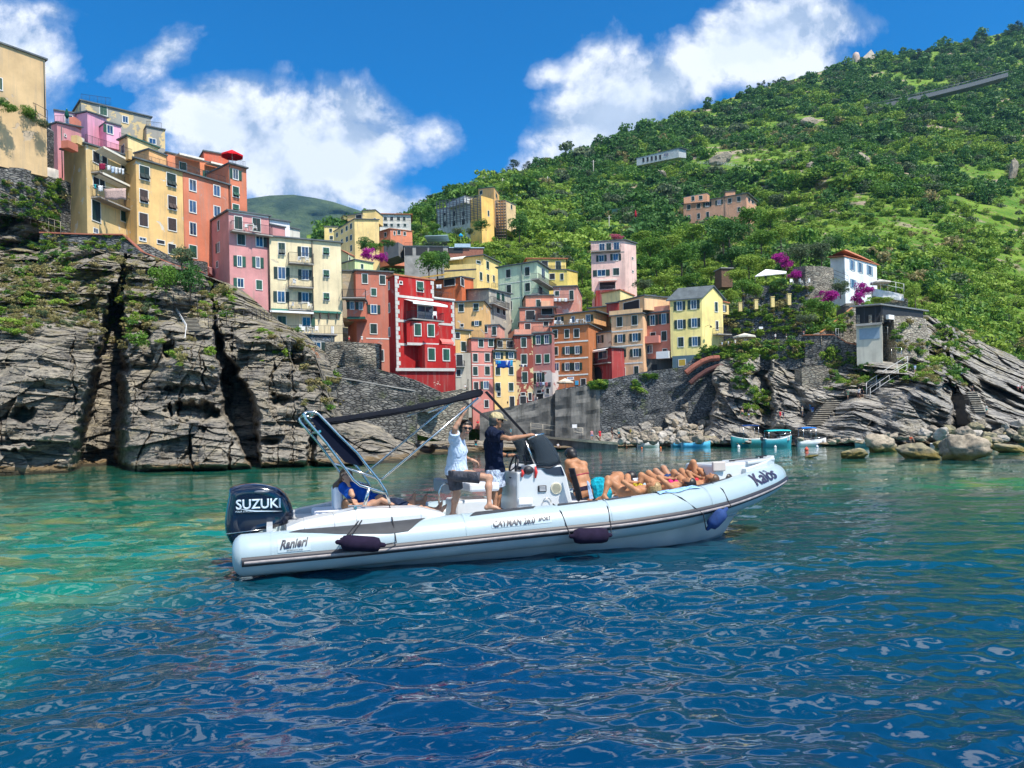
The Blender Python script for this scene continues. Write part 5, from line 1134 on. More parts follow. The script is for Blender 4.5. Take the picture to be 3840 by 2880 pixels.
wall('garden_wall', 'middle terrace wall beneath the white canopy', 5, [(150, 478, 124), (380, 470, 123), (575, 465, 122)], [640, 620, 600], M_DARK)
wall('ramp_wall', 'rubble ramp wall with an orange coping climbing to the white house', 5, [(662, 782, 106.5), (870, 618, 110), (905, 612, 111)], [840, 830, 780], M_PALE, cap=simple('orange_coping', (.5, .22, .08), .8), th=.6)
wall('stone_wall', 'pale rock-faced wall holding up the right side of the cafe', 5, [(1135, 672, 103.5), (1240, 672, 104), (1352, 690, 105.5)], [960, 960, 980], M_PALE, th=4, batter=1.0)
wall('terrace_wall', 'white-railed terrace wall beside the white hillside house', 5, [(1000, 492, 131), (1205, 530, 131)], [520, 555], plaster((.72, .74, .76), seed=5), th=.5)
wall('terrace_wall', 'grey stone wall beneath the white-railed terrace', 5, [(1040, 520, 132), (1230, 560, 132)], [640, 640], M_PALE, th=2)
wall('sea_wall', 'plain grey sea wall running off behind the far right rocks', 5, [(1825, 962, 128), (2100, 960, 126)], [1220, 1240], STAIN, th=3)
for k, (x0, y0, x1, y1, Y) in enumerate([(1310, 740, 1660, 760, 0), (960, 210, 1320, 235, 0), (2360, 0, 0, 0, 0)][:0]): pass
def hwall(c, x0, y0, x1, y1, h, label, mat_=None):
 a, b = S(c, x0, y0), S(c, x1, y1); wall('terrace_wall', label, c, [(x0, y0, hillY(*a)-1.2), ((x0+x1)/2, (y0+y1)/2, hillY((a[0]+b[0])/2, (a[1]+b[1])/2)-1.6), (x1, y1, hillY(*b)-1.2)], [y0+h, (y0+y1)/2+h, y1+h], mat_ or M_PALE, group='dry-stone terrace walls on the hill')
hwall(3, 1130, 315, 1340, 300, 60, 'pale dry-stone terrace wall behind the mustard house'); hwall(3, 900, 320, 1120, 300, 40, 'dry-stone terrace wall with shrubs, left of the pink tower house')
hwall(3, 960, 225, 1330, 215, 26, 'long thin terrace wall above the mustard house'); hwall(3, 1310, 150, 1420, 165, 34, 'short grey terrace wall above the pink tower house'); hwall(3, 480, 340, 620, 335, 60, 'terrace wall behind the pale yellow two-wing house')
hwall(7, 270, 830, 540, 800, 60, 'tall pale cutting wall under the white road railing', M_PALE); hwall(7, 1530, 826, 1700, 832, 14, 'pale wall under the right-hand hill path'); hwall(7, 0, 920, 240, 905, 30, 'ochre bank wall left of the cutting wall'); hwall(7, 1120, 1068, 1180, 1066, 24, 'small terrace wall in the lower vineyard'); hwall(2, 1600, 560, 1790, 530, 60, 'pale rubble bank below the concrete frame building')
_r = random.Random(9)
for k in range(18):
 x0, y = _r.uniform(2060, 2900), _r.uniform(700, 1010); w_ = _r.uniform(90, 260); wall('terrace_wall', 'dry-stone terrace wall crossing the vineyard slope', 0, [(x0+w_*t, y-w_*t*.06, hillY(x0+w_*t, y-w_*t*.06)-1.4) for t in (0, .5, 1)], [y+9]*3, M_PALE, segs=4, group='terrace walls of the vineyard slope')
def strip(name, label, c, pts, h, mat_, cat='fence', posts=0, th=.05, dY=-2):
 q = [P(*S(c, x, y), hillY(*S(c, x, y+4))+dY) for x, y in pts]; e = empty(name, q[0], label, cat); m = MB()
 for a, b in zip(q[:-1], q[1:]): m.poly([a, b, b+Vector((0, 0, h)), a+Vector((0, 0, h))], (0, th, 0))
 m.build('screen', mat_, e, e.location)
 if posts:
  m = MB()
  for a, b in zip(q[:-1], q[1:]):
   for k in range(posts+1): p = a.lerp(b, k/posts); m.tube([p-Vector((0, .1, 1)), p+Vector((0, -.1, h+.3))], .07, 5)
  m.build('post', IRON, e, e.location)
 return e
strip('netting_fence', 'dark green netting fence across the vineyard terrace', 6, [(1620, 550), (1900, 512), (2200, 490), (2480, 486)], 2.4, simple('green_netting', (.01, .07, .06), .9), posts=6)
def rails(label, c, pts, h=1.6, dY=-2, Y=None, group=None, mat_=None, name='railing'):
 if Y:
  ys = surfY(c, [(x, y-2) for x, y in pts]); YY = [(v-.3 if v and abs(v-Y) < 14 else Y) for v in ys]
  q = [P(*S(c, x, y), v) for (x, y), v in zip(pts, YY)]
 else: q = [P(*S(c, x, y), hillY(*S(c, x, y+4))+dY) for x, y in pts]
 m = MB()
 for z in (h, h*.55): m.tube([p+Vector((0, 0, z)) for p in q], .07 if Y is None else .028, 5)
 for a, b in zip(q[:-1], q[1:]):
  n = max(1, int((b-a).length/(3 if Y is None else 1.4)))
  for k in range(n+1): p = a.lerp(b, k/n); m.tube([p, p+Vector((0, 0, h))], .06 if Y is None else .03, 5)
 return tag(m.build(name, mat_ or simple('pale_rail', (.6, .6, .58), .6)), label, 'railing', group)
rails('white road railing on the cutting above the peach villa', 7, [(330, 796), (470, 800), (640, 828)]); rails('pale path railing high on the right of the hill', 7, [(1520, 824), (1640, 826), (1750, 818)])
vd = min(hillY(*S(7, x, y+16)) for x, y in ((1370, 448), (1530, 412), (1700, 372), (1900, 322)))-8
q = [P(*S(7, x, y), vd) for x, y, Y in ((1290, 462, 560), (1370, 448, 562), (1530, 412, 566), (1700, 372, 572), (1900, 322, 580), (2120, 262, 590))]
e = empty('road_viaduct', q[0], 'long grey concrete road viaduct crossing the upper hillside', 'viaduct'); m = MB()
for a, b in zip(q[:-1], q[1:]): m.poly([a-Vector((0, 0, 3)), b-Vector((0, 0, 3)), b, a], (0, 9, 0))
VD = simple('viaduct_concrete', (.10, .115, .125), .8); m.build('deck', VD, e, e.location); m = MB()
for a, b in zip(q[:-1], q[1:]): m.tube([a+Vector((0, -.4, 1)), b+Vector((0, -.4, 1))], .25, 5)
m.build('guard_rail', VD, e, e.location)
for i in (1, 2): MB().box(q[i]+Vector((6, 5, -14)), (5, 5, 20)).build('pier', VD, e, e.location)
def surface_nets(D, org, h):
 nx, ny, nz = D.shape; ins = D < 0
 c = [ins[i:nx-1+i, j:ny-1+j, k:nz-1+k] for i in (0, 1) for j in (0, 1) for k in (0, 1)]
 s = sum(q.astype(np.int8) for q in c); act = (s > 0) & (s < 8); idx = -np.ones(act.shape, np.int64); I = np.argwhere(act); idx[act] = np.arange(len(I))
 acc = np.zeros((len(I), 3)); cnt = np.zeros(len(I)); off = [(i, j, k) for i in (0, 1) for j in (0, 1) for k in (0, 1)]
 vals = [D[I[:, 0]+o[0], I[:, 1]+o[1], I[:, 2]+o[2]] for o in off]
 for a in range(8):
  for b in range(a+1, 8):
   if sum(abs(off[a][q]-off[b][q]) for q in range(3)) != 1: continue
   m = (vals[a] < 0) != (vals[b] < 0)
   t = np.where(m, vals[a]/np.where(m, vals[a]-vals[b], 1), 0)
   p = np.array(off[a])+(np.array(off[b])-np.array(off[a]))*t[:, None]; acc += np.where(m[:, None], p, 0); cnt += m
 V = (I+acc/np.maximum(cnt, 1)[:, None])*h+org
 Fs = []
 for ax in range(3):
  sl0 = [slice(1, -1)]*3; sl1 = [slice(1, -1)]*3; sl0[ax] = slice(0, -1); sl1[ax] = slice(1, None)
  a = ins[tuple(sl0)]; b = ins[tuple(sl1)]; m = a != b; J = np.argwhere(m)
  base = J.copy()
  for q in range(3):
   if q != ax: base[:, q] += 1
  u, v = (ax+1) % 3, (ax+2) % 3; eu = np.zeros(3, int); eu[u] = 1; ev = np.zeros(3, int); ev[v] = 1
  g = lambda o: idx[o[:, 0], o[:, 1], o[:, 2]]
  q4 = np.stack([g(base-eu-ev), g(base-ev), g(base), g(base-eu)], -1); flip = ~a[m]
  q4[flip] = q4[flip][:, ::-1]; Fs.append(q4)
 return V, np.concatenate(Fs)
class Sdf:
 def __init__(s): s.p = []; s.clips = []
 def c(s, a, b, ra, rb=None, k=.03, cut=False): s.p.append((np.array(a, float), np.array(b, float), ra, ra if rb is None else rb, k, cut)); return s
 def clip(s, f): s.clips.append(f); return s
 def mesh(s, h=.012):
  lo = np.min([np.minimum(a-ra, b-rb) for a, b, ra, rb, k, c in s.p], 0)-h*3; hi = np.max([np.maximum(a+ra, b+rb) for a, b, ra, rb, k, c in s.p], 0)+h*3
  n = np.ceil((hi-lo)/h).astype(int)+1; D = np.full(n, .2, np.float32)
  for a, b, ra, rb, k, cut in s.p:
   m = max(ra, rb)+k+2*h; i0 = np.maximum(((np.minimum(a, b)-m-lo)/h).astype(int), 0); i1 = np.minimum(((np.maximum(a, b)+m-lo)/h).astype(int)+2, n)
   gx, gy, gz = [lo[q]+h*np.arange(i0[q], i1[q]) for q in range(3)]
   X, Y, Z = np.meshgrid(gx-a[0], gy-a[1], gz-a[2], indexing='ij'); ab = b-a; L2 = max(float(ab@ab), 1e-9)
   t = np.clip((X*ab[0]+Y*ab[1]+Z*ab[2])/L2, 0, 1); d = np.sqrt((X-t*ab[0])**2+(Y-t*ab[1])**2+(Z-t*ab[2])**2)-(ra+(rb-ra)*t)
   if cut: d = np.maximum(d, ((X-ab[0])*ab[0]+(Y-ab[1])*ab[1]+(Z-ab[2])*ab[2])/math.sqrt(L2))
   sl = tuple(slice(i0[q], i1[q]) for q in range(3)); E = D[sl]; hh = np.clip(.5+.5*(E-d)/k, 0, 1); D[sl] = E*(1-hh)+d*hh-k*hh*(1-hh)
  if s.clips:
   X, Y, Z = np.meshgrid(*[lo[q]+h*np.arange(n[q]) for q in range(3)], indexing='ij')
   for f in s.clips: D = np.maximum(D, f(X, Y, Z))
  D[0] = D[-1] = .1; D[:, 0] = D[:, -1] = .1; D[:, :, 0] = D[:, :, -1] = .1
  return surface_nets(D, lo, h)
 def build(s, name, m, parent, off, h=.012):
  V, Fc = s.mesh(h)
  return mesh_np(name, V, Fc, m, parent, True, off=off)
def skin(name, c):
 if name in _mats: return _mats[name]
 t = NT(name); n = t.noise(t.pos(), 9, 4); col = t.mix(t.ramp(n, [(.35, 0.0), (.65, 1.0)]), sc3(c, .85), sc3(c, 1.1))
 t.bump(t.noise(t.pos(), 60, 3), .15, .004); t.set(col, .5, spec=.3); t.b.inputs['Subsurface Weight'].default_value = .08; t.b.inputs['Subsurface Radius'].default_value = (.02, .008, .004); _mats[name] = t.m; return t.m
SKIN = skin('skin_tanned', (.36, .18, .105)); SKIN2 = skin('skin_fair', (.45, .25, .165)); SKIN3 = skin('skin_bronzed', (.38, .175, .085))
def cloth(name, c, sc_=14, var=.25):
 if name in _mats: return _mats[name]
 t = NT(name); n = t.noise(t.pos(), sc_, 4); f = t.noise(t.pos((1, 1, .45), (0, R(25), 0)), 9, 3, .5, 1.2)
 col = t.mix(t.ramp(n, [(.35, 0.0), (.65, 1.0)]), sc3(c, 1-var), sc3(c, 1+var*.6)); t.bump(t.ramp(f, [(.3, 0.0), (.7, 1.0)]), .9, .035)
 _mats[name] = t.set(col, .95, spec=.12); return _mats[name]
def nrm(v): v = np.array(v, float); return v/np.linalg.norm(v)
def ik(a, b, l1, l2, hint):
 a, b = np.array(a, float), np.array(b, float); d = b-a; L = np.linalg.norm(d);
 if L > (l1+l2)*.995: l1, l2 = l1*L/(l1+l2)*1.01, l2*L/(l1+l2)*1.01
 u = d/L; x = (l1*l1-l2*l2+L*L)/(2*L); y = math.sqrt(max(l1*l1-x*x, 1e-6)); h = np.array(hint, float); h = h-u*(h@u); h = h/max(np.linalg.norm(h), 1e-6)
 return a+u*x+h*y
def hand(S_, w, d, palm, s=1.0, curl=.5, hr=1.0):
 """w wrist, d finger direction, palm normal; five fingers of different length"""
 d = nrm(d); p = nrm(np.array(palm)-d*np.dot(palm, d)); l = np.cross(d, p)
 S_.c(w, w+d*.05*s, .028*s, .032*s, .02); S_.c(w+d*.03*s-l*.022*s, w+d*.085*s-l*.026*s, .017*s, .015*s, .012); S_.c(w+d*.03*s+l*.022*s, w+d*.088*s+l*.026*s, .017*s, .015*s, .012)
 for i, (o, L) in enumerate(((-.033, .060), (-.011, .076), (.011, .082), (.033, .070))):
  b = w+d*.088*s+l*o*s; m = b+(d*math.cos(curl)+p*math.sin(curl))*L*.55*s; e = m+(d*math.cos(curl*2.3)+p*math.sin(curl*2.3))*L*.5*s
  S_.c(b, m, .0105*s, .0095*s, .007); S_.c(m, e, .0095*s, .008*s, .004)
 b = w+d*.03*s+l*.03*s; m = b+(d*.6+l*.7+p*.3)*.042*s; S_.c(b, m, .015*s, .012*s, .012); S_.c(m, m+(d*.9+l*.15+p*.45)*.034*s, .012*s, .0095*s, .005)
def foot(S_, an, d, up, s=1.0):
 d = nrm(d); up = nrm(up); heel = an-d*.045*s-up*.045*s; S_.c(an, heel, .04*s, .034*s, .02); S_.c(an-up*.02*s, an+d*.10*s-up*.045*s, .036*s, .028*s, .02)
 S_.c(heel, an+d*.12*s-up*.052*s, .03*s, .026*s, .02); lat = np.cross(d, up)
 for i, o in enumerate((-.03, -.015, 0, .015, .03)): S_.c(an+d*.12*s-up*.056*s+lat*o*s, an+d*(.165-.01*abs(i-1))*s-up*.06*s+lat*o*s, .014*s, .011*s, .006)
def human(name_label, J, sk, h=.011, s=1.0, fem=False, group=None, root=None):
 """J: pelvis, neck, head, face, lat (towards the left side), R/L shoulders ('sR'), elbows, wrists, knees, ankles, toes (direction), hand directions"""
 J = {k: (np.array(v, float) if not isinstance(v, (bool, str)) else v) for k, v in J.items()}
 P_, N_ = J['pelvis'], J['neck']; up = nrm(N_-P_); lat = J['lat']; lat = nrm(lat-up*(lat@up)); fwd = np.cross(lat, up)*1.0  # lat = left; left x up = forward
 if 'latS' in J: latS = nrm(J['latS'])
 else: latS = lat
 W = P_*.66+N_*.34+fwd*-.005; C_ = P_*.36+N_*.64
 sw = (.175 if not fem else .155)*s; J.setdefault('sR', N_-latS*sw-up*.05); J.setdefault('sL', N_+latS*sw-up*.05)
 J.setdefault('hR', P_-lat*.09*s-up*.03); J.setdefault('hL', P_+lat*.09*s-up*.03)
 B_ = Sdf(); f_ = (.92 if fem else 1.0)
 tor = []
 for sg, sh, hp in ((-1, 'sR', 'hR'), (1, 'sL', 'hL')):
  tor += [(P_+lat*sg*.07*s, W+lat*sg*.05*s, (.118 if fem else .108)*s, .095*s*f_), (W+lat*sg*.05*s, C_+latS*sg*.07*s, .095*s*f_, .108*s*f_), (C_+latS*sg*.07*s, J[sh]*.8+N_*.2-up*.03, .105*s*f_, .06*s*f_)]
 tor += [(P_-lat*.07*s, P_+lat*.07*s, .112*s, .112*s), (J['sR'], N_-up*.02, .055*s*f_, .05*s), (J['sL'], N_-up*.02, .055*s*f_, .05*s)]
 for q in tor: B_.c(*q, .05)
 H_ = J['head']; fc = nrm(J['face']); hu = nrm(J.get('hup', H_-N_)); hu = nrm(hu-fc*(hu@fc)); hl = np.cross(hu, fc)
 B_.c(N_-up*.03, H_-hu*.07-fc*.015, .058*s*f_, .05*s*f_, .03)
 hs_ = s*1.0
 B_.c(H_+hu*.022*hs_-fc*.022*hs_, H_+hu*.022*hs_+fc*.012*hs_, .086*hs_, .084*hs_, .03); B_.c(H_-hu*.03*hs_+fc*.025*hs_, H_-hu*.088*hs_+fc*.052*hs_, .064*hs_, .034*hs_, .03)
 B_.c(H_+hu*.012*hs_+fc*.090*hs_, H_-hu*.028*hs_+fc*.112*hs_, .009, .013, .012); B_.c(H_-hu*.062*hs_+fc*.086*hs_-hl*.015, H_-hu*.062*hs_+fc*.086*hs_+hl*.015, .010, .010, .01)
 B_.c(H_+hu*.03*hs_+fc*.085*hs_-hl*.03, H_+hu*.03*hs_+fc*.085*hs_+hl*.03, .012, .012, .015)
 for sg in (-1, 1): B_.c(H_+hl*sg*.084*hs_-hu*.02, H_+hl*sg*.092*hs_+hu*.015-fc*.012, .013, .016, .01)
 limbs = {}
 for sd, sg in (('R', -1), ('L', 1)):
  if 'w'+sd in J:
   a, w_ = J['s'+sd], J['w'+sd]; e = J['e'+sd] if 'e'+sd in J else ik(a, w_, .29*s, .255*s, J.get('hint_e'+sd, -fwd-up))
   J['e'+sd] = e; m_ = a*.5+e*.5; B_.c(a, m_, .054*s*f_, .047*s*f_, .04); B_.c(m_, e, .047*s*f_, .037*s*f_, .03); m2 = e*.68+w_*.32; B_.c(e, m2, .038*s*f_, .039*s*f_, .02); B_.c(m2, w_, .039*s*f_, .024*s*f_, .02)
   hd = J.get('d'+sd, w_-e); hand(B_, w_+nrm(hd)*.01, hd, J.get('p'+sd, fwd), s*f_, curl=float(J.get('c'+sd, .5)))
  if 'a'+sd in J:
   a, w_ = J['h'+sd], J['a'+sd]; e = J['k'+sd] if 'k'+sd in J else ik(a, w_, .44*s, .42*s, J.get('hint_k'+sd, fwd)); J['k'+sd] = e
   m_ = a*.55+e*.45; B_.c(a, m_, (.098 if fem else .088)*s, .074*s, .05); B_.c(m_, e, .074*s, .052*s, .04); m2 = e*.66+w_*.34; back = nrm(np.cross(w_-e, lat)); back = back*(1 if (back@fwd) < 0 else -1)
   B_.c(e, m2+back*.015*s, .052*s, .054*s, .03); B_.c(m2+back*.015*s, w_, .053*s, .031*s, .03)
   foot(B_, w_, J.get('t'+sd, fwd), J.get('u'+sd, e-w_), s)
 J.update(up=up, lat=lat, fwd=fwd, hu=hu, hl=hl, fc=fc, W=W, C=C_, tor=tor)
 org = Vector(J.get('org', (P_[0], P_[1], P_[2]-.6)))
 e = empty('person', org, name_label, 'person', group); J['e'] = e; J['o'] = org; J['s'] = s; J['fem'] = fem
 o = B_.build('body', sk, e, org, h)
 return J
def hair(J, m, length=0.0, r=.100, cutf=.042, top=.035, tail=None, h=.010):
 S_ = Sdf(); H_ = J['head']; hu, fc, hl = J['hu'], J['fc'], J['hl']; s = J['s']
 S_.c(H_+hu*.028*s-fc*.022*s, H_+hu*.030*s+fc*.010*s, r*s, r*.97*s, .02); S_.c(H_-fc*.03*s, H_-hu*.05*s-fc*.045*s, r*.9*s, .07*s, .03)
 if length:
  for sg in (-1, 0, 1): S_.c(H_-fc*.05*s+hl*.05*sg, H_-fc*.06-hu*length+hl*.06*sg, .06, .03, .04)
 if tail is not None:
  for a, b, ra, rb in tail: S_.c(a, b, ra, rb, .03)
 else: S_.clip(lambda X, Y, Z: np.minimum((X-H_[0])*fc[0]+(Y-H_[1])*fc[1]+(Z-H_[2])*fc[2]-cutf, -((X-H_[0])*hu[0]+(Y-H_[1])*hu[1]+(Z-H_[2])*hu[2])+top+.03))
 if tail is not None: S_.clip(lambda X, Y, Z: np.minimum((X-H_[0])*fc[0]+(Y-H_[1])*fc[1]+(Z-H_[2])*fc[2]-cutf, -((X-H_[0])*hu[0]+(Y-H_[1])*hu[1]+(Z-H_[2])*hu[2])+top+.03))
 return S_.build('hair', m, J['e'], J['o'], h)
def top_garment(J, m, name='shirt', sleeve=.5, t=.016, low=-.03, h=.010, neck=.03):
 S_ = Sdf(); P_, N_, up = J['pelvis'], J['neck'], J['up']
 for a, b, ra, rb in J['tor']: S_.c(a, b, ra+t, rb+t, .05)
 for sd in 'RL':
  if sleeve and 'e'+sd in J: a, e = J['s'+sd], J['e'+sd]; q = a+(e-a)*sleeve; S_.c(a, q, .060*J['s']+t, .058*J['s']+t*1.3, .035, True)
 q = P_+up*low; S_.clip(lambda X, Y, Z: -((X-q[0])*up[0]+(Y-q[1])*up[1]+(Z-q[2])*up[2]))
 nn = N_+J['fwd']*.03; S_.clip(lambda X, Y, Z: .062-np.sqrt((X-nn[0])**2+(Y-nn[1])**2+(Z-nn[2]-neck)**2))
 return S_.build(name, m, J['e'], J['o'], h)
def shorts(J, m, name='shorts', leg=.7, t=.018, top=.11, h=.010, lat_t=None):
 S_ = Sdf(); P_, up, lat, s = J['pelvis'], J['up'], J['lat'], J['s']
 S_.c(P_-lat*.07*s, P_+lat*.07*s, .118*s+t, .118*s+t, .05); S_.c(P_+up*.09-lat*.05*s, P_+up*.09+lat*.05*s, .105*s+t, None, .05)
 for sd in 'RL':
  if 'k'+sd in J and leg: a, k = J['h'+sd], J['k'+sd]; q = a+(k-a)*leg; S_.c(a, q, .098*s+t, .074*s+t*1.9, .04, True)
 q = P_+up*top; S_.clip(lambda X, Y, Z: (X-q[0])*up[0]+(Y-q[1])*up[1]+(Z-q[2])*up[2])
 return S_.build(name, m, J['e'], J['o'], h)
def bikini(J, m, m2=None):
 s = J['s']; P_, up, lat, fwd, C_ = J['pelvis'], J['up'], J['lat'], J['fwd'], J['C']
 S_ = Sdf(); S_.c(P_-lat*.07*s, P_+lat*.07*s, .119*s+.006, None, .05)
 S_.clip(lambda X, Y, Z: (X-P_[0])*up[0]+(Y-P_[1])*up[1]+(Z-P_[2])*up[2]-.05); S_.clip(lambda X, Y, Z: -((X-P_[0])*up[0]+(Y-P_[1])*up[1]+(Z-P_[2])*up[2])-.07); S_.build('bikini_bottom', m, J['e'], J['o'], .010)
 S_ = Sdf(); q = C_+up*.0
 for sg in (-1, 1): S_.c(C_+lat*sg*.075+fwd*.075, C_+lat*sg*.06+fwd*.09-up*.02, .05, .05, .01)
 S_.build('bikini_top', m2 or m, J['e'], J['o'], .010)
CROP.update({11: (800, 1420, 2.1267), 12: (1600, 1450, 2.5525), 13: (2050, 1600, 2.4578), 10: (2000, 1500, 2.212)})
AL = R(17.5); BD = Vector((math.cos(AL), math.sin(AL), 0)); BN = Vector((-math.sin(AL), math.cos(AL), 0)); C0 = Vector((-3.918, 11.222, 0))
BW = Matrix.Translation(C0) @ Matrix.Rotation(AL, 4, 'Z')
def LB(c, x, y, yl):
 px, py = S(c, x, y); r = Vector(ray(px, py)); t = (yl+C0.dot(BN))/(r.x*BN.x+r.y*BN.y); p = Vector((r.x*t, t, EYE+r.z*t)); q = p-C0
 return Vector((q.dot(BD), yl, p.z))
def W3(v): return np.array(BW @ Vector(v))
def WD(v): return np.array(BD*v[0]+BN*v[1]+Vector((0, 0, v[2])))
TX = [-.05, 1.5, 3.4, 5.4, 6.4, 7.3, 8.0, 8.5, 8.9, 9.12]; TY = [1.15, 1.15, 1.15, 1.14, 1.06, .88, .64, .43, .20, 0]; TZ = [.285, .33, .41, .49, .56, .655, .765, .855, .925, .96]; TR = [.285, .29, .30, .31, .31, .30, .285, .27, .25, .24]
def path(x):
 return Vector((x, -float(np.interp(x, TX, TYs)), float(np.interp(x, TX, TZs)))), float(np.interp(x, TX, TR))
from functools import lru_cache
_xs = np.linspace(-.05, 9.12, 80)
def _sm(a):
 v = np.interp(_xs, TX, a)
 for _ in range(6): v[1:-1] = (v[:-2]+2*v[1:-1]+v[2:])/4
 return v
_ty, _tz, _tr = _sm(TY), _sm(TZ), _sm(TR)
def tpath(x, side=-1):
 return Vector((x, side*float(np.interp(x, _xs, _ty)), float(np.interp(x, _xs, _tz)))), float(np.interp(x, _xs, _tr))
def tubeP(x, th, dr=0.0, side=-1):
 c, r = tpath(x, side); a, _ = tpath(max(x-.06, -.05), side); b, _ = tpath(min(x+.06, 9.12), side); t = (b-a).normalized(); o = t.cross(Vector((0, 0, 1)))*(1 if side < 0 else -1); o.normalize(); u = o.cross(t)*(1 if side < 0 else -1)
 if u.z < 0: u = -u
 return c+(o*math.cos(th)+u*math.sin(th))*(r+dr)
boat = empty('inflatable_boat', C0, 'long white inflatable speedboat full of people in the foreground', 'boat'); boat.rotation_euler = (0, 0, AL)
M_GREY_ = 0; M_TUBE = simple('boat_tube_fabric', (.33, .415, .45), .36, var=.06, scale=2, Coat_Weight=.15); M_GEL = simple('white_gelcoat', (.54, .565, .58), .3, var=.06, Coat_Weight=.2)
M_PATCH = simple('grey_grip_patch', (.035, .038, .045), .7, var=.2, scale=8); M_BLK = simple('black_rubber', (.02, .02, .028), .5, var=.1); M_RUB = simple('worn_rubber', (.28, .25, .25), .5, var=.35, scale=9)
M_STEEL = simple('polished_steel', (.62, .60, .57), .22, metal=1.0, var=.03); M_CUSH = simple('boat_cushion', (.66, .68, .72), .6, var=.06); M_ENG = simple('engine_navy', (.004, .008, .022), .12, var=.05, Coat_Weight=.6); M_ROPE = simple('black_rope', (.012, .012, .018), .8)
def tube_mesh():
 V = []; seg = 28; ring = []
 xs = list(_xs)
 for side, seq in ((-1, xs), (1, xs[::-1][1:])):
  for x in seq: ring.append((side, x))
 V = []; rows = []
 def row(side, x, k=1.0, dx=0.0):
  c, r = tpath(x, side); pts = []
  for j in range(seg):
   th = 2*math.pi*j/seg; q = tubeP(x, th, 0, side); pts.append(c+(q-c)*k+Vector((dx, 0, 0)))
  rows.append(pts)
 for k, dx in ((.02, -.13), (.35, -.125), (.62, -.11), (.82, -.075), (.94, -.035)): row(-1, -.05, k, dx)
 for side, x in ring: row(side, x)
 for k, dx in ((.94, -.035), (.82, -.075), (.62, -.11), (.35, -.125), (.02, -.13)): row(1, -.05, k, dx)
 V = np.array([tuple(p) for r_ in rows for p in r_]); n = len(rows); i = np.arange(n*seg).reshape(n, seg); i = np.concatenate([i, i[:, :1]], 1)
 Fc = np.stack([i[:-1, :-1], i[:-1, 1:], i[1:, 1:], i[1:, :-1]], -1).reshape(-1, 4)
 return mesh_np('tube', V, Fc, M_TUBE, boat)
tube_mesh()
def hull():
 xs = np.linspace(.25, 9.05, 50); rows = []
 for x in xs:
  c, r = tpath(x); y = abs(c.y); f = smooth(6.2, 9.05, x); kz = -.45+1.33*float(smooth(7.2, 9.1, x))**1.25 if x > 7.2 else -.45
  cz = c.z-.12; ch = max(-.02, kz+.22)+.55*float(smooth(7.0, 9.05, x))*.5; ch = min(ch, cz-.02); yc = y*.86*(1-.45*float(f))
  rows.append([(x, -y, cz), (x, -max(yc, .0), ch), (x, -yc*.9, ch-.03), (x, -yc*.5, (ch+kz)/2-.02), (x, 0, min(kz, cz-.05)), (x, yc*.5, (ch+kz)/2-.02), (x, yc*.9, ch-.03), (x, yc, ch), (x, y, cz)])
 V = np.array(rows).reshape(-1, 3); n, m = len(rows), 9; o = mesh_np('hull', V, grid_faces(n, m)[:, ::-1], M_GEL, boat)
hull()
m = MB(); m.box((.3, 0, .25), (.08, 1.8, .75)); m.build('transom', M_GEL, boat)
m = MB();
xs = np.linspace(.32, 8.0, 30)
for a, b in zip(xs[:-1], xs[1:]):
 ya, yb = float(np.interp(a, _xs, _ty)), float(np.interp(b, _xs, _ty)); m.add([(a, -ya, .36), (b, -yb, .36), (b, yb, .36), (a, ya, .36)], [(0, 1, 2, 3)])
m.build('deck', simple('deck_nonslip', (.62, .64, .64), .7, var=.06), boat)
def band(name, th0, th1, x0, x1, dr, mt, n=60, m_=5, side=-1, endx=None):
 V = [];
 for i in range(n+1):
  x = x0+(x1-x0)*i/n
  for j in range(m_+1): V.append(tuple(tubeP(x, th0+(th1-th0)*j/m_, dr*(math.sin(math.pi*j/m_)**.5 if dr > .02 else 1)+.002, side)))
 Fc = grid_faces(n+1, m_+1); Fc = Fc if side < 0 else Fc[:, ::-1]
 return mesh_np(name, V, Fc, mt, boat)
for side in (-1, 1):
 band('rub_strake', R(-24), R(2), -.05, 9.12, .035, M_BLK, 80, 6, side); band('rub_strake_insert', R(-17), R(-5), -.02, 9.0, .045, M_RUB, 80, 6, side)
def patch(poly, mt=M_PATCH, name='grip_patch', dr=.006, n=14):
 """poly: list of (x, theta deg) polygon, filled by scan"""
 xs = np.linspace(min(p[0] for p in poly), max(p[0] for p in poly), 40); rows = []
 for x in xs:
  ts = []
  for (x0, t0), (x1, t1) in zip(poly, poly[1:]+poly[:1]):
   if (x0-x)*(x1-x) <= 0 and abs(x1-x0) > 1e-6: ts.append(t0+(t1-t0)*(x-x0)/(x1-x0))
  if len(ts) >= 2: rows.append([tuple(tubeP(x, R(min(ts)+(max(ts)-min(ts))*j/n), dr)) for j in range(n+1)])
 V = np.array(rows).reshape(-1, 3); return mesh_np(name, V, grid_faces(len(rows), n+1), mt, boat)
patch([(.55, 68), (1.2, 44), (1.9, 30), (2.15, 32), (2.55, 100), (.95, 100)]); patch([(3.05, 62), (3.25, 108), (4.15, 112), (4.05, 72), (3.75, 70)]); patch([(4.42, 72), (4.5, 108), (5.12, 110), (5.1, 78)]); patch([(5.2, 74), (5.3, 108), (5.75, 110), (5.68, 80)]); patch([(6.2, 84), (6.3, 112), (7.9, 112), (7.8, 92), (7.0, 78)])
for side in (-1, 1):
 for x in (.32, 2.95, 5.2, 7.0): band('tube_seam', R(2), R(100), x, x+.035, .004, simple('seam_tape', (.33, .42, .46), .5), 2, 12, side)
FONT_M = simple('dark_lettering', (.012, .016, .035), .4)
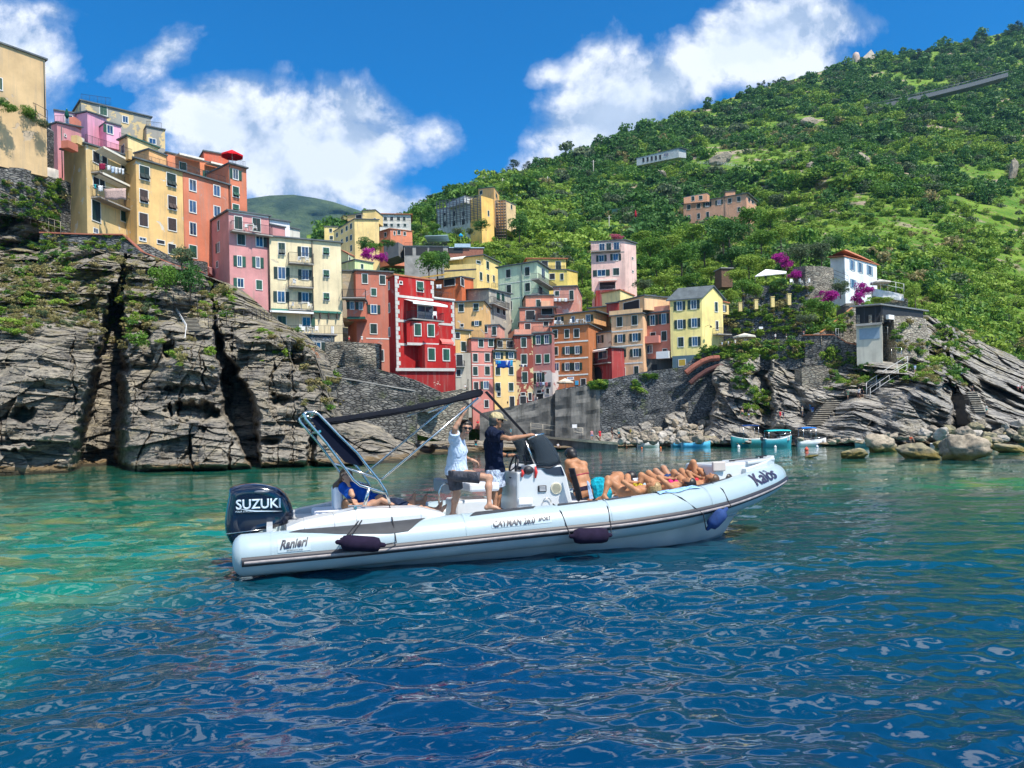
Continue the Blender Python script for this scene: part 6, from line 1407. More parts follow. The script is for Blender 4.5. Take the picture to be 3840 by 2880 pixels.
def text_mesh(txt, size=1.0, shear=0.0, bold=0.0, spacing=1.0):
 cu = bpy.data.curves.new('lettering', 'FONT'); cu.body = txt; cu.size = size; cu.shear = shear; cu.offset = bold; cu.space_character = spacing; cu.align_x = 'CENTER'; cu.align_y = 'CENTER'; cu.resolution_u = 3
 o = bpy.data.objects.new('lettering', cu); COL.objects.link(o); dg = bpy.context.evaluated_depsgraph_get(); me = bpy.data.meshes.new_from_object(o.evaluated_get(dg)); bpy.data.objects.remove(o);
 bm = bmesh.new(); bm.from_mesh(me); bmesh.ops.triangulate(bm, faces=bm.faces)
 bmesh.ops.subdivide_edges(bm, edges=[e for e in bm.edges if e.calc_length() > size*.18], cuts=3); bm.to_mesh(me); bm.free(); return me
def tube_text(txt, x, th, w, mt, shear=0, bold=.0, dr=.016, slope=0.0, hs=1.0):
 me = text_mesh(txt, 1, shear, bold); xs_ = [v.co.x for v in me.vertices]; k = w/(max(xs_)-min(xs_)); _, r = tpath(x)
 for v in me.vertices:
  a, b = v.co.x*k, v.co.y*k*hs+slope*v.co.x*k; v.co = tubeP(x+a, th+b/r, dr)
 me.materials.clear(); me.materials.append(mt); o = bpy.data.objects.new('lettering', me); return link(o, boat)
tube_text('Ranieri', .60, R(27), .37, FONT_M, .4, .03, slope=.06, hs=1.35); tube_text('INTERNATIONAL', .62, R(10), .21, FONT_M, 0, .01); tube_text('CAYMAN 26.0', 3.66, R(26), .64, FONT_M, .3, .03, hs=1.35); tube_text('SPORT', 4.13, R(27), .20, FONT_M, .3, .025, hs=1.3)
band('name_plate', R(6), R(44), .40, .82, .003, simple('name_plate_film', (.40, .48, .51), .3), 8, 5); band('name_plate', R(15), R(37), 3.33, 4.24, .003, simple('name_plate_film', (.40, .48, .51), .3), 12, 4)
tube_text('Kalòs', 8.38, R(40), .62, simple('name_lettering', (.035, .025, .06), .4), 0, .015, hs=1.15)
for sd in (-1, 1):
 mm = MB(); prof = [(.52, .53, .62), (.75, .60, .70), (1.15, .64, .76), (1.45, .68, .82), (2.35, .70, .80), (2.72, .62, .70)]
 for (x0, a0, b0), (x1, a1, b1) in zip(prof[:-1], prof[1:]):
  y0, y1 = sd*1.22, sd*.72
  mm.hexa([(x0, y0, a0-.12), (x1, y0, a1-.12), (x1, y1, a1-.2), (x0, y1, a0-.2), (x0, y0+sd*-.02, a0+.02), (x1, y0+sd*-.02, a1+.02), (x1, y0-sd*.14, b1), (x0, y0-sd*.14, b0)])
  mm.hexa([(x0, y0-sd*.14, a0-.12), (x1, y0-sd*.14, a1-.12), (x1, y1, a1-.2), (x0, y1, a0-.2), (x0, y0-sd*.14, b0), (x1, y0-sd*.14, b1), (x1, y1, b1+.01), (x0, y1, b0+.01)])
 mm.build('stern_moulding', M_GEL, boat, bevel=.012)
mm = MB(); mm.box((1.0, 0, .50), (.9, 1.3, .28)); mm.box((1.95, 0, .46), (1.0, 1.3, .22)); mm.build('stern_bench', M_GEL, boat, bevel=.03)
mm = MB(); mm.box((1.3, .0, .68), (.75, 1.1, .12)); mm.box((2.1, 0, .62), (.8, 1.15, .10)); mm.box((1.30, .15, .90), (.14, .5, .36)); mm.build('stern_cushion', M_CUSH, boat, bevel=.04)
mm = MB(); mm.box((1.45, -1.06, .87), (.20, .05, .02)); mm.box((1.45, -1.06, .845), (.05, .05, .05)); mm.build('cleat', M_STEEL, boat, bevel=.008)
def engine():
 e = empty('outboard_engine', W3((.1, 0, .4)), 'large glossy navy-black outboard engine on the stern', 'outboard engine'); e.name = 'engine'; e.parent = boat; e.location = (0, 0, 0)
 del e['label']; del e['category']
 out = [LB(11, x, y, -.1) for x, y in ((120, 872), (200, 845), (330, 832), (450, 848), (540, 882), (600, 940), (632, 1040), (650, 1125), (570, 1170), (400, 1200), (330, 1235), (290, 1270), (245, 1340), (225, 1392), (190, 1378), (120, 1290), (90, 1210), (92, 1100), (112, 980), (132, 900))]
 ctr = sum(out, Vector())/len(out); rows = []
 for y, k in ((-.26, .55), (-.275, .80), (-.25, .93), (-.19, 1.0), (0, 1.02), (.19, 1.0), (.25, .93), (.275, .80), (.26, .55)): rows.append([(ctr.x+(p.x-ctr.x)*k, y, ctr.z+(p.z-ctr.z)*k+.0) for p in out])
 n = len(out); V = [v for r_ in rows for v in r_]; Fc = [(i*n+j, i*n+(j+1) % n, (i+1)*n+(j+1) % n, (i+1)*n+j) for i in range(len(rows)-1) for j in range(n)]
 mm = MB(); mm.add(V, Fc, 0, True); mm.add(rows[0], [tuple(range(n))[::-1]], 0, True); mm.add(rows[-1], [tuple(range(n))], 0, True); mm.build('cowling', M_ENG, e, sub=1)
 for k, (txt, cx, cy, w, sh_, hs) in enumerate((('SUZUKI', 362, 1003, .345*0+355/2.1267, 0, 1.05), ('FOUR STROKE', 243, 1060, 140/2.1267, .3, .9))):
  me = text_mesh(txt, 1, sh_, .02 if k == 0 else .0); c0 = LB(11, cx, cy, -.28); c1 = LB(11, cx+w*2.1267/2, cy, -.28); W_ = (c1.x-c0.x)*2; xs_ = [v.co.x for v in me.vertices]; kk = W_/(max(xs_)-min(xs_))
  for v in me.vertices: v.co = Vector((c0.x+v.co.x*kk, -.288-.0, c0.z+v.co.y*kk*hs))
  bm = bmesh.new(); bm.from_mesh(me); g = bmesh.ops.extrude_face_region(bm, geom=bm.faces[:]); bmesh.ops.translate(bm, verts=[v for v in g['geom'] if isinstance(v, bmesh.types.BMVert)], vec=(0, .03, 0)); bmesh.ops.recalc_face_normals(bm, faces=bm.faces); bm.to_mesh(me); bm.free()
  me.materials.clear(); me.materials.append(simple('silver_lettering', (.50, .60, .68), .35)); link(bpy.data.objects.new('lettering', me), e)
 a, b = LB(11, 180, 1035, -.288), LB(11, 550, 1057, -.288); mm = MB(); mm.poly([a, LB(11, 330, 1052, -.288), b, LB(11, 330, 1062, -.288)], (0, .03, 0)); mm.build('swoosh', simple('silver_lettering', (.5, .6, .68), .35), e)
 mm = MB(); a, b = LB(11, 95, 1240, -.27), LB(11, 500, 1190, -.27); mm.tube([a, b], .008, 6); mm.build('trim_line', M_STEEL, e);
 mm = MB(); c = LB(11, 385, 900, -.2); mm.ell(c, (.15, .10, .035)); mm.build('top_handle', simple('engine_grey', (.10, .12, .15), .3), e)
 mm = MB(); mm.box((.12, 0, .1), (.22, .14, .7)); mm.box((-.02, 0, -.35), (.34, .06, .6)); mm.build('lower_leg', M_BLK, e, bevel=.03)
engine()
mm = MB(); mm.box((-.12, -.85, .17), (.12, .25, .10)); mm.build('swim_step', M_GEL, boat, bevel=.01)
def arch():
 for sd in (-1, 1):
  y = lambda v: Vector((v.x, sd*abs(v.y), v.z)); mm = MB()
  A = [LB(11, *q, -1.0) for q in ((742, 268), (728, 285), (735, 320), (900, 510), (1040, 700), (1120, 810), (1170, 850), (1230, 868), (1375, 912))]
  Bq = [LB(11, *q, -1.0) for q in ((742, 268), (810, 266), (840, 285), (1000, 450), (1150, 595), (1230, 700), (1320, 810), (1372, 890), (1408, 995))]
  mm.tube([y(p) for p in A], .021, 10); mm.tube([y(p) for p in Bq], .021, 10); mm.tube([y(LB(11, 1040, 705, -1.0)), y(LB(11, 1340, 805, -1.0))], .018, 8); mm.tube([y(LB(11, 1242, 872, -1.0)), y(LB(11, 1208, 1010, -1.0))], .026, 8)
  mm.build('arch_frame', M_STEEL, boat)
 mm = MB();
 for q in ((735, 272), (815, 270), (850, 420)): a = LB(11, *q, -1.0); mm.tube([a, Vector((a.x, 1.0, a.z))], .018, 8)
 mm.build('arch_crossbar', M_STEEL, boat)
 pa = [LB(11, *q, -.97) for q in ((775, 318), (832, 292), (1020, 480), (1200, 640), (1186, 700), (1052, 668), (940, 545), (840, 420))]; MB().poly(pa, (0, .02, 0)).build('arch_panel', simple('navy_cloth', (.003, .006, .018), .95, Specular_IOR_Level=.15), boat)
 mm = MB(); a = [LB(11, *q, -.8) for q in ((745, 200), (778, 200), (778, 240), (745, 240))];
 n = 24; V = []; xs_ = np.linspace(0, 1, n)
 L0, L1 = LB(11, 905, 322, -.92), LB(12, 578, 38, -.92)
 for lay in (0, 1):
  for i in range(n):
   p = L0.lerp(L1, xs_[i]); p.z += .09*math.sin(math.pi*xs_[i])*-.4+(.03 if i == n-1 else 0)
   for j in range(13):
    t = -1+2*j/12; V.append((p.x-(.06 if i == n-1 else 0)*abs(t), t*.92, p.z+.03*(1-t*t)+.004*math.sin(i*2.1+j*.5)-.02*lay-(.05 if abs(t) == 1 else 0)*1.0))
 g = grid_faces(n, 13); V = np.array(V); Fc = np.concatenate([g, g[:, ::-1]+n*13]); rim = []
 idx = np.arange(n*13).reshape(n, 13); loop = list(idx[:, 0])+list(idx[-1, 1:])+list(idx[::-1, -1][1:])+list(idx[0, ::-1][1:-1])
 rim = [(loop[k], loop[(k+1) % len(loop)], loop[(k+1) % len(loop)]+n*13, loop[k]+n*13) for k in range(len(loop))]
 mesh_np('sun_canopy', V, np.concatenate([Fc, np.array(rim)]), simple('black_canvas', (.006, .007, .011), .9, var=.3, scale=4, Specular_IOR_Level=.15), boat)
 mm = MB()
 for sd in (-1, 1):
  a, b = LB(11, 1345, 803, -1.0), LB(12, 492, 108, -.95); a.y *= -sd; b.y *= -sd; mm.tube([a, b], .017, 8); mm.build('canopy_pole', M_STEEL, boat); mm = MB()
 for sd in (-.8, .8):
  a = Vector((L1.x, sd, L1.z)); mm.tube([a-Vector((.02, .05*sd, 0)), Vector((L1.x-.9, sd*1.15, L1.z-.32))], .012, 6)
 mm.build('canopy_batten', M_STEEL, boat)
 for sd in (-1, 1):
  a = Vector((L1.x, sd*.85, L1.z-.01)); b = LB(12, 965, 470, -.3); b.y = -.25 if sd < 0 else .55; d = Vector((0, .018, 0)); w_ = Vector((.016, 0, .008)); MB().hexa([a-w_-d, a+w_-d, a+w_+d, a-w_+d, b-w_-d, b+w_-d, b+w_+d, b-w_+d]).build('canopy_strap', M_ROPE, boat)
arch()
def console():
 e = bpy.data.objects.new('console', None); link(e, boat); pr = [LB(12, *q, -.35) for q in ((862, 1140), (862, 812), (935, 830), (985, 755), (1040, 738), (1295, 745), (1345, 860), (1425, 1100))]; pr[0].z = .36; pr[-1].z = .36; pr[-1].x += .03
 mm = MB(); mm.poly([Vector((p.x, -.35, p.z)) for p in pr], (0, .95, 0)); mm.build('console_body', M_GEL, e, bevel=.035)
 a = [LB(12, *q, -.36) for q in ((1100, 788), (1288, 762), (1322, 850), (1230, 852), (1145, 832))]; MB().poly(a, (0, .02, 0)).build('side_window', simple('tinted_panel', (.01, .02, .045), .1), e)
 q = LB(12, 1240, 972, -.36); r = .052*4; mm = MB(); ring_ = [Vector((q.x+.095*math.cos(t), -.375, q.z+.095*math.sin(t))) for t in np.linspace(0, 2*math.pi, 25)[:-1]]; mm.poly(ring_, (0, .03, 0));
 mm.build('speaker', simple('speaker_cream', (.62, .58, .44), .6), e, bevel=.008); mm = MB()
 for i in range(7): z = q.z-.06+.02*i; hw = math.sqrt(max(.0, .075**2-(z-q.z)**2)); mm.box((q.x, -.377, z), (hw*2, .006, .007))
 mm.build('speaker_grille', simple('speaker_dark', (.25, .23, .16), .7), e)
 q = LB(12, 1106, 976, -.36); mm = MB(); mm.box((q.x, -.36, q.z), (.145, .03, .105)); mm.build('air_vent', M_BLK, e, bevel=.012); mm = MB(); [mm.box((q.x, -.378, q.z-.03+.02*i), (.10, .008, .008)) for i in range(4)]; mm.build('vent_slats', M_CUSH, e)
 q = LB(12, 935, 1110, -.36); mm = MB(); mm.box((q.x+.02, -.36, q.z+.02), (.24, .03, .11)); mm.build('locker_door', M_CUSH, e, bevel=.015)
 q = LB(12, 1148, 1110, -.36); MB().tube([Vector((q.x+.07*math.cos(t), -.38, q.z+.075*math.sin(t))) for t in np.linspace(0, math.pi, 12)], .008, 6).build('grab_handle', M_STEEL, e)
 base = [(LB(12, 1050, 768, -.36), -.36), (LB(12, 1180, 775, -.36), -.36), (LB(12, 1290, 735, -.36), -.30)]
 top = [LB(12, 968, 500, -.3), LB(12, 1050, 465, -.3), LB(12, 1118, 452, -.26)]
 b_ = [base[0][0], base[1][0], base[2][0]+Vector((0, .04, 0)), base[2][0]+Vector((.07, .28, 0)), base[2][0]+Vector((.08, .5, 0)), base[2][0]+Vector((.07, .72, 0)), base[2][0]+Vector((0, .92, 0)), base[1][0]+Vector((0, .95, 0)), base[0][0]+Vector((0, .95, 0))]
 t_ = [top[0], top[1], top[2], top[2]+Vector((.06, .2, -.01)), top[2]+Vector((.07, .42, -.01)), top[2]+Vector((.06, .64, -.01)), top[2]+Vector((0, .86, 0)), top[1]+Vector((0, .9, 0)), top[0]+Vector((0, .9, 0))]
 V = []; nr = 7
 for k in range(nr):
  t = k/(nr-1)
  for p, q in zip(b_, t_): v = p.lerp(q, t); v.z += 0; v.x += .05*math.sin(math.pi*t); V.append(v)
 gm = NT('windscreen_glass'); gm.b.inputs['Transmission Weight'].default_value = .72; gm.set((.10, .13, .16), .03, IOR=1.12, spec=.6)
 o = mesh_np('windscreen', [tuple(v) for v in V], grid_faces(nr, 9), gm.m, e)
 md = o.modifiers.new('t', 'SOLIDIFY'); md.thickness = .008
 mm = MB(); mm.tube([t_[0], t_[1], t_[2]]+t_[3:], .016, 8); mm.build('grab_rail', M_STEEL, e); mm = MB(); mm.tube([b_[0]]+b_[1:]+[], .014, 6); mm.tube([b_[2], t_[2]], .012, 6); mm.tube([b_[6], t_[6]], .012, 6); mm.build('screen_trim', M_BLK, e)
 a, b = LB(12, 1045, 760, -.30), LB(12, 945, 520, -.30); mm = MB(); mm.tube([a, b], .017, 8); mm.build('screen_post', M_STEEL, e)
 mm = MB(); q = LB(12, 960, 770, -.1); mm.box((q.x+.15, .1, q.z+.03), (.28, .7, .10)); mm.ell(LB(12, 975, 800, -.36), (.09, .06, .07)); mm.build('dashboard', M_BLK, e, bevel=.03)
 c = LB(12, 832, 765, .0); ax = Vector((.93, 0, -.25)).normalized(); u = Vector((0, 1, 0)); v = ax.cross(u); mm = MB(); ring_ = [c+(u*math.cos(t)+v*math.sin(t))*.19 for t in np.linspace(0, 2*math.pi, 29)]; mm.tube(ring_, .017, 8, cap=False)
 for t in (R(90), R(210), R(330)): mm.tube([c+ax*.03, c+(u*math.cos(t)+v*math.sin(t))*.18], .012, 6)
 mm.tube([c+ax*.02, c+ax*.22], .028, 8); mm.build('steering_wheel', M_BLK, e)
 mm = MB(); q = LB(12, 950, 690, -.2); mm.tube([q-Vector((0, 0, .1)), q+Vector((-.03, 0, .06))], .025, 8); mm.build('throttle', M_BLK, e)
console()
for i, (x, y, w_, h_, cc) in enumerate(((912, 830, 34, 70, (.6, .03, .03)), (1040, 820, 16, 110, (.5, .08, .08)))):
 a = LB(12, x, y-h_/2, -.38); b = LB(12, x, y+h_/2, -.38); mm = MB(); mm.tube([a, a*.5+b*.5+Vector((.015, 0, 0)), b], [.012, .026, .014], 6); o = mm.build('safety_lanyard', simple('red_lanyard', cc, .7)); o.location = C0; o.rotation_euler = (0, 0, AL)
 tag(o, ('bunched red cord hanging by the steering wheel', 'long thin red and pale cord hanging below the windscreen post')[i], 'cord')
mm = MB(); mm.box((3.38, .1, .58), (.62, .75, .46)); mm.build('helm_seat_base', M_GEL, boat, bevel=.04); a, b = LB(12, 405, 1010, -.27), LB(12, 695, 912, -.27); mm = MB(); mm.box(((a.x+b.x)/2, .1, (a.z+b.z)/2), (b.x-a.x, .8, b.z-a.z)); mm.build('helm_seat_cushion', M_CUSH, boat, bevel=.035)
a = LB(12, 200, 960, -.3); mm = MB(); mm.box((a.x, .1, a.z), (.14, .75, .22)); mm.build('helm_backrest', simple('grey_vinyl', (.30, .33, .36), .5), boat, bevel=.04)
mm = MB(); mm.tube([LB(12, *q, -.4) for q in ((118, 1120), (120, 1010), (140, 950), (175, 925), (215, 935))], .014, 8); mm.build('seat_rail', M_STEEL, boat)
mm = MB(); mm.box((6.5, 0, .55), (2.5, 1.7, .2)); mm.box((5.45, .2, .50), (.5, 1.3, .26)); mm.build('bow_sunpad', M_CUSH, boat, bevel=.05)
a = [LB(13, *q, -.45) for q in ((1530, 320), (1650, 330), (1780, 308), (1850, 365), (1720, 400), (1660, 470), (1560, 460))]
mm = MB(); x0, x1 = a[0].x, 8.62; mm.hexa([(x0, -.5, .6), (x1, -.36, .75), (x1, .36, .75), (x0, .5, .6), (x0, -.48, 1.24), (x1, -.30, 1.27), (x1, .30, 1.27), (x0, .48, 1.24)]); mm.build('bow_locker', M_GEL, boat, bevel=.04)
mm = MB(); q0, q1 = LB(13, 1535, 325, -.52), LB(13, 1655, 410, -.52); mm.box(((q0.x+q1.x)/2, -.49, (q0.z+q1.z)/2), (q1.x-q0.x, .06, q0.z-q1.z)); mm.build('locker_pad', simple('beige_vinyl', (.50, .44, .40), .6), boat, bevel=.02)
mm = MB(); mm.poly([(8.3, -.42, 1.21), (8.75, -.30, 1.24), (9.08, -.12, 1.25), (9.14, 0, 1.25), (9.08, .12, 1.25), (8.75, .30, 1.24), (8.3, .42, 1.21)], (0, 0, .06)); mm.build('bow_deck', M_GEL, boat, bevel=.02)
mm = MB(); mm.poly([(8.2, -.5, .9), (8.75, -.33, 1.0), (9.1, -.08, 1.1), (9.1, .08, 1.1), (8.75, .33, 1.0), (8.2, .5, .9)], (0, 0, .25)); mm.build('bow_moulding', M_GEL, boat, bevel=.02)
mm = MB(); mm.box((8.85, -.04, 1.34), (.2, .04, .02)); mm.box((8.85, -.04, 1.32), (.05, .05, .04)); mm.tube([(8.2, .0, 1.27), (8.5, .02, 1.29), (8.8, 0, 1.30)], .015, 6); mm.build('cleat', M_BLK, boat)
def fender(label, a, b, r, ropes, mt):
 ctr = (a+b)/2; e = empty('boat_fender', BW @ ctr, label, 'fender', 'fenders hanging on the boat side'); e.rotation_euler = (0, 0, AL); d = (b-a).normalized(); mm = MB(); L = (b-a).length
 ps = [a-d*.07, a-d*.05, a-d*.0, a+d*.03, a+d*.10, b-d*.10, b-d*.03, b, b+d*.05, b+d*.07]; rs = [.012, .03, .035, r*.86, r, r, r*.86, .035, .03, .012]
 mm.tube(ps, rs, 18); mm.build('fender_body', mt, e, ctr); m2 = MB()
 for rp in ropes: m2.tube(rp, .0085, 6)
 m2.build('fender_rope', M_ROPE, e, ctr)
N1 = simple('fender_cover_plum', (.016, .011, .028), .95, var=.3, scale=12, Specular_IOR_Level=.15); N2 = simple('fender_cover_blue', (.010, .045, .17), .85, var=.25, scale=12)
f1a, f1b = LB(11, 1015, 1305, -1.58), LB(11, 1335, 1325, -1.58)
cl_ = LB(11, 1210, 1070, -1.08)
fender('dark plum fender tied to the stern cleat, leftmost of the three', f1a, f1b, .105, [[f1a-Vector((.06, 0, 0)), tubeP(1.3, R(35), .02), cl_], [f1a+Vector((0, 0, .05)), tubeP(1.38, R(38), .03), cl_+Vector((.03, 0, 0))], [f1b+Vector((.05, 0, 0)), tubeP(1.95, R(5), .05), tubeP(1.95, R(60), .02), LB(11, 1405, 1010, -1.0)]], N1)
f2a, f2b = LB(12, 1405, 1432, -1.60), LB(12, 1735, 1422, -1.60)
fender('dark plum fender hanging level amidships below the rubber band', f2a, f2b, .115, [[f2a-Vector((.05, 0, 0)), tubeP(4.47, R(-10), .05), tubeP(4.42, R(40), .012), tubeP(4.38, R(88), .015)], [f2b+Vector((.05, 0, 0)), tubeP(5.15, R(-10), .05), tubeP(5.17, R(40), .012), tubeP(5.2, R(88), .015)]], N1)
f3a, f3b = LB(13, 1500, 925, -1.28), LB(13, 1640, 775, -1.38)
fender('bright blue fender hanging at a slant near the bow', f3a, f3b, .105, [[f3b+Vector((.04, 0, .06)), tubeP(7.32, R(-12), .06), tubeP(7.30, R(40), .012), tubeP(7.28, R(88), .015)], [f3a-Vector((.06, 0, .04)), tubeP(6.75, R(-15), .06), tubeP(6.45, R(40), .012), tubeP(6.3, R(80), .015)]], N2)
mm = MB()
for i in range(6): q = [LB(12, x+i*9-20, y, -.5-.03*i) for x, y in ((1385, 780), (1410, 880), (1440, 980), (1460, 1080))]; mm.tube(q, .013, 6)
mm.ell(LB(12, 1452, 1040, -.55), (.05, .05, .10)); o = mm.build('strap_bundle', M_ROPE); o.location = C0; o.rotation_euler = (0, 0, AL); tag(o, 'bundle of black straps leaning on the console front', 'straps')
def towel(label, pts, col, th=.02, yl=-.4):
 n = len(pts); V = []
 mm = MB(); mm.poly([LB(p[0], p[1], p[2], p[3] if len(p) > 3 else yl) for p in pts], (0, th, .01)); o = mm.build('towel', cloth('towel_'+label[:6].replace(' ', '_'), col), None, bevel=.008); o.location = C0; o.rotation_euler = (0, 0, AL); tag(o, label, 'towel')
towel('blue and white towel over the seat edge beside the woman with a bare back', [(12, 1535, 900), (1, 0, 0)][:1]+[(12, 1560, 920), (12, 1600, 1075), (12, 1560, 1080), (12, 1545, 980)], (.35, .48, .68))
towel('white patterned towel behind the yellow bikini woman', [(13, 795, 480, .1), (13, 850, 475, .1), (13, 855, 560, .1), (13, 800, 565, .1)], (.62, .66, .78))
mm = MB(); V = []
for i in range(13):
 x = 6.15+i*.065
 for j in range(7): V.append(tuple(tubeP(x, R(66+j*9+4*math.sin(i*.9)), .016+.006*math.sin(i*1.3+j))))
o = mesh_np('towel', V, grid_faces(13, 7), cloth('towel_sky', (.30, .52, .80))); o.location = C0; o.rotation_euler = (0, 0, AL); tag(o, 'pale blue towel under the blonde woman on the tube', 'towel')
def HP(c, x, y, yl): return W3(LB(c, x, y, yl))
HAIR_DK = simple('hair_dark', (.012, .009, .008), .45, var=.3, scale=40); HAIR_BR = simple('hair_brown', (.10, .05, .022), .5, var=.5, scale=45); HAIR_BL = simple('hair_blonde', (.34, .22, .09), .5, var=.5, scale=50); HAIR_GR = simple('hair_grey', (.12, .11, .10), .6, var=.3, scale=40)
LENS = simple('sunglass_lens', (.006, .006, .008), .08)
CAMD = lambda p: nrm(np.array([0, 0, EYE])-np.array(p))
def glasses(J, m=LENS):
 H_, fc, hl, hu, s = J['head'], J['fc'], J['hl'], J['hu'], J['s']; mm = MB(); o = np.array(J['o'])
 Mx = Matrix((tuple(hl), tuple(fc), tuple(hu))).transposed()
 for sg in (-1, 1): mm.ell(Vector(H_+hl*sg*.034*s+fc*.098*s+hu*.012*s-o), (.030*s, .012*s, .021*s), M=Mx); mm.tube([Vector(H_+hl*sg*.06*s+fc*.094*s+hu*.016-o), Vector(H_+hl*sg*.092*s+fc*.01+hu*.016-o)], .005, 6)
 mm.tube([Vector(H_-hl*.02*s+fc*.105*s+hu*.016-o), Vector(H_+hl*.02*s+fc*.105*s+hu*.016-o)], .005, 6); mm.build('sunglasses', m, J['e'])
def lips(J):
 H_, fc, hl, hu, s = J['head'], J['fc'], J['hl'], J['hu'], J['s']; o = np.array(J['o']); mm = MB(); mm.tube([Vector(H_-hu*.062*s+fc*.096*s+hl*q-o+hu*abs(q)*.1) for q in (-.022, 0, .022)], [.004, .007, .004], 6); mm.build('lips', simple('lips', (.40, .12, .09), .5), J['e'])
 for sg in (-1, 1): MB().tube([Vector(H_+hl*sg*.02*s+fc*.094*s+hu*.036*s-o), Vector(H_+hl*sg*.048*s+fc*.086*s+hu*.038*s-o)], .0045, 6).build('eyebrow', HAIR_DK, J['e'])
D_ = WD
Pv = HP(12, 285, 815, -.62); Nk = HP(12, 300, 505, -.62)
J = human('young man in a white t-shirt and sunglasses, one arm raised to the canopy pole', dict(
 pelvis=Pv, neck=Nk, head=HP(12, 372, 398, -.72), face=nrm(CAMD(HP(12, 372, 398, -.72))+D_((.35, 0, -.12))), hup=D_((.12, 0, 1)), lat=D_((-.42, .9, 0)), latS=D_((.10, .98, .12)),
 sR=HP(12, 262, 500, -.80), eR=HP(12, 272, 400, -.92), wR=HP(12, 345, 268, -.93), dR=D_((.42, 0, .9)), pR=D_((.5, .7, -.2)), cR=.75,
 sL=HP(12, 315, 530, -.42), eL=HP(12, 372, 692, -.25), wL=HP(12, 430, 702, -.55), dL=D_((.8, -.25, -.45)), pL=D_((0, -.4, -1)),
 hR=HP(12, 285, 835, -.72), kR=HP(12, 600, 872, -.88), aR=HP(12, 600, 1130, -.98), tR=D_((.96, -.25, -.02)), uR=(0, 0, 1),
 hL=HP(12, 262, 850, -.50), kL=HP(12, 292, 1030, -.46), aL=HP(12, 250, 1215, -.42), tL=D_((.9, .3, 0)), uL=(0, 0, 1)), SKIN2, .0095, .98)
hair(J, HAIR_DK, r=.106, top=.045); glasses(J); lips(J)
top_garment(J, cloth('white_tshirt', (.50, .60, .74), var=.08), sleeve=.62, t=.018, low=-.06); shorts(J, cloth('charcoal_shorts', (.075, .075, .09)), leg=.72, top=.02)
Pv = HP(12, 655, 800, .05); Nk = HP(12, 628, 415, .05); Hd = HP(12, 668, 325, .05)
J = human('older man in a navy t-shirt and beige cap standing at the steering wheel', dict(
 pelvis=Pv, neck=Nk, head=Hd, face=D_((.97, -.16, -.12)), hup=D_((.1, 0, 1)), lat=D_((.10, .99, 0)),
 sR=HP(12, 615, 455, -.17), eR=HP(12, 790, 498, -.42), wR=HP(12, 970, 468, -.28), dR=D_((.9, 0, .12)), pR=D_((.1, .2, -1)), cR=.8,
 sL=HP(12, 640, 462, .26), eL=HP(12, 700, 652, .30), wL=HP(12, 790, 660, .18), dL=D_((.9, -.1, .05)), pL=D_((0, -.2, -1)), cL=.7,
 hR=HP(12, 640, 830, -.06), aR=HP(12, 655, 1165, -.1), kR=HP(12, 655, 985, -.08), tR=D_((1, 0, 0)), uR=(0, 0, 1),
 hL=HP(12, 670, 830, .15), aL=HP(12, 690, 1165, .2), kL=HP(12, 692, 985, .18), tL=D_((1, 0, 0)), uL=(0, 0, 1)), SKIN, .0095, 1.02)
hair(J, HAIR_GR, r=.099, top=-.01, cutf=.0); glasses(J)
top_garment(J, cloth('navy_tshirt', (.010, .016, .040), var=.2), sleeve=.60, t=.032, low=-.03); shorts(J, cloth('pale_blue_shorts', (.42, .50, .64), 30, .5), leg=.80, top=.02, t=.03)
S_ = Sdf(); H_, fc, hu, hl = J['head'], J['fc'], J['hu'], J['hl']; S_.c(H_+hu*.040-fc*.022, H_+hu*.042+fc*.014, .104, .100, .02); S_.clip(lambda X, Y, Z: -((X-H_[0])*hu[0]+(Y-H_[1])*hu[1]+(Z-H_[2])*hu[2]-.022)); CAPM = cloth('beige_cap', (.50, .42, .24)); cp = S_.build('cap', CAPM, J['e'], J['o'])
mm = MB(); o_ = np.array(J['o']); mm.poly([Vector(H_+hu*.035+fc*.07+hl*q-o_) for q in (-.075,)]+[Vector(H_+hu*(.035-.02*math.sin(t)*1)+fc*(.085+.09*math.sin(t))-hl*.08*math.cos(t)-o_) for t in np.linspace(0, math.pi, 10)], tuple(hu*.012)); mm.build('cap_brim', CAPM, cp).location = (0, 0, 0)
a = J['wL']-D_((.03, 0, 0)); mm = MB(); mm.tube([Vector(a-nrm(J['wL']-J['eL'])*.012-o_), Vector(a+nrm(J['wL']-J['eL'])*.012-o_)], .033, 12); mm.build('wristwatch', M_BLK, J['e'])
Pv = HP(11, 1230, 985, .05); Nk = HP(11, 1110, 850, .0); Hd = HP(11, 1062, 775, -.02)
J = human('long-haired woman in a royal blue dress reclining at the stern, hand on her face', dict(
 pelvis=Pv, neck=Nk, head=Hd, face=D_((-.15, -.96, .15)), hup=D_((-.35, 0, .95)), lat=D_((.35, .9, -.1)), latS=D_((.75, .55, -.25)),
 sR=HP(11, 1045, 870, -.10), eR=HP(11, 1110, 930, -.32), wR=HP(11, 1075, 835, -.22), dR=D_((-.3, .1, .9)), pR=D_((0, 1, 0)), cR=.3,
 sL=HP(11, 1165, 890, .12), eL=HP(11, 1250, 960, .2), wL=HP(11, 1330, 1000, .1), dL=D_((1, 0, -.1)),
 kR=HP(11, 1420, 985, .10), aR=HP(11, 1575, 975, .1), tR=D_((.1, 0, 1)), uR=D_((-1, 0, .1)), kL=HP(11, 1430, 985, .3), aL=HP(11, 1660, 985, .3), tL=D_((.25, 0, 1)), uL=D_((-1, 0, .2))), SKIN2, .0100, .95, fem=True)
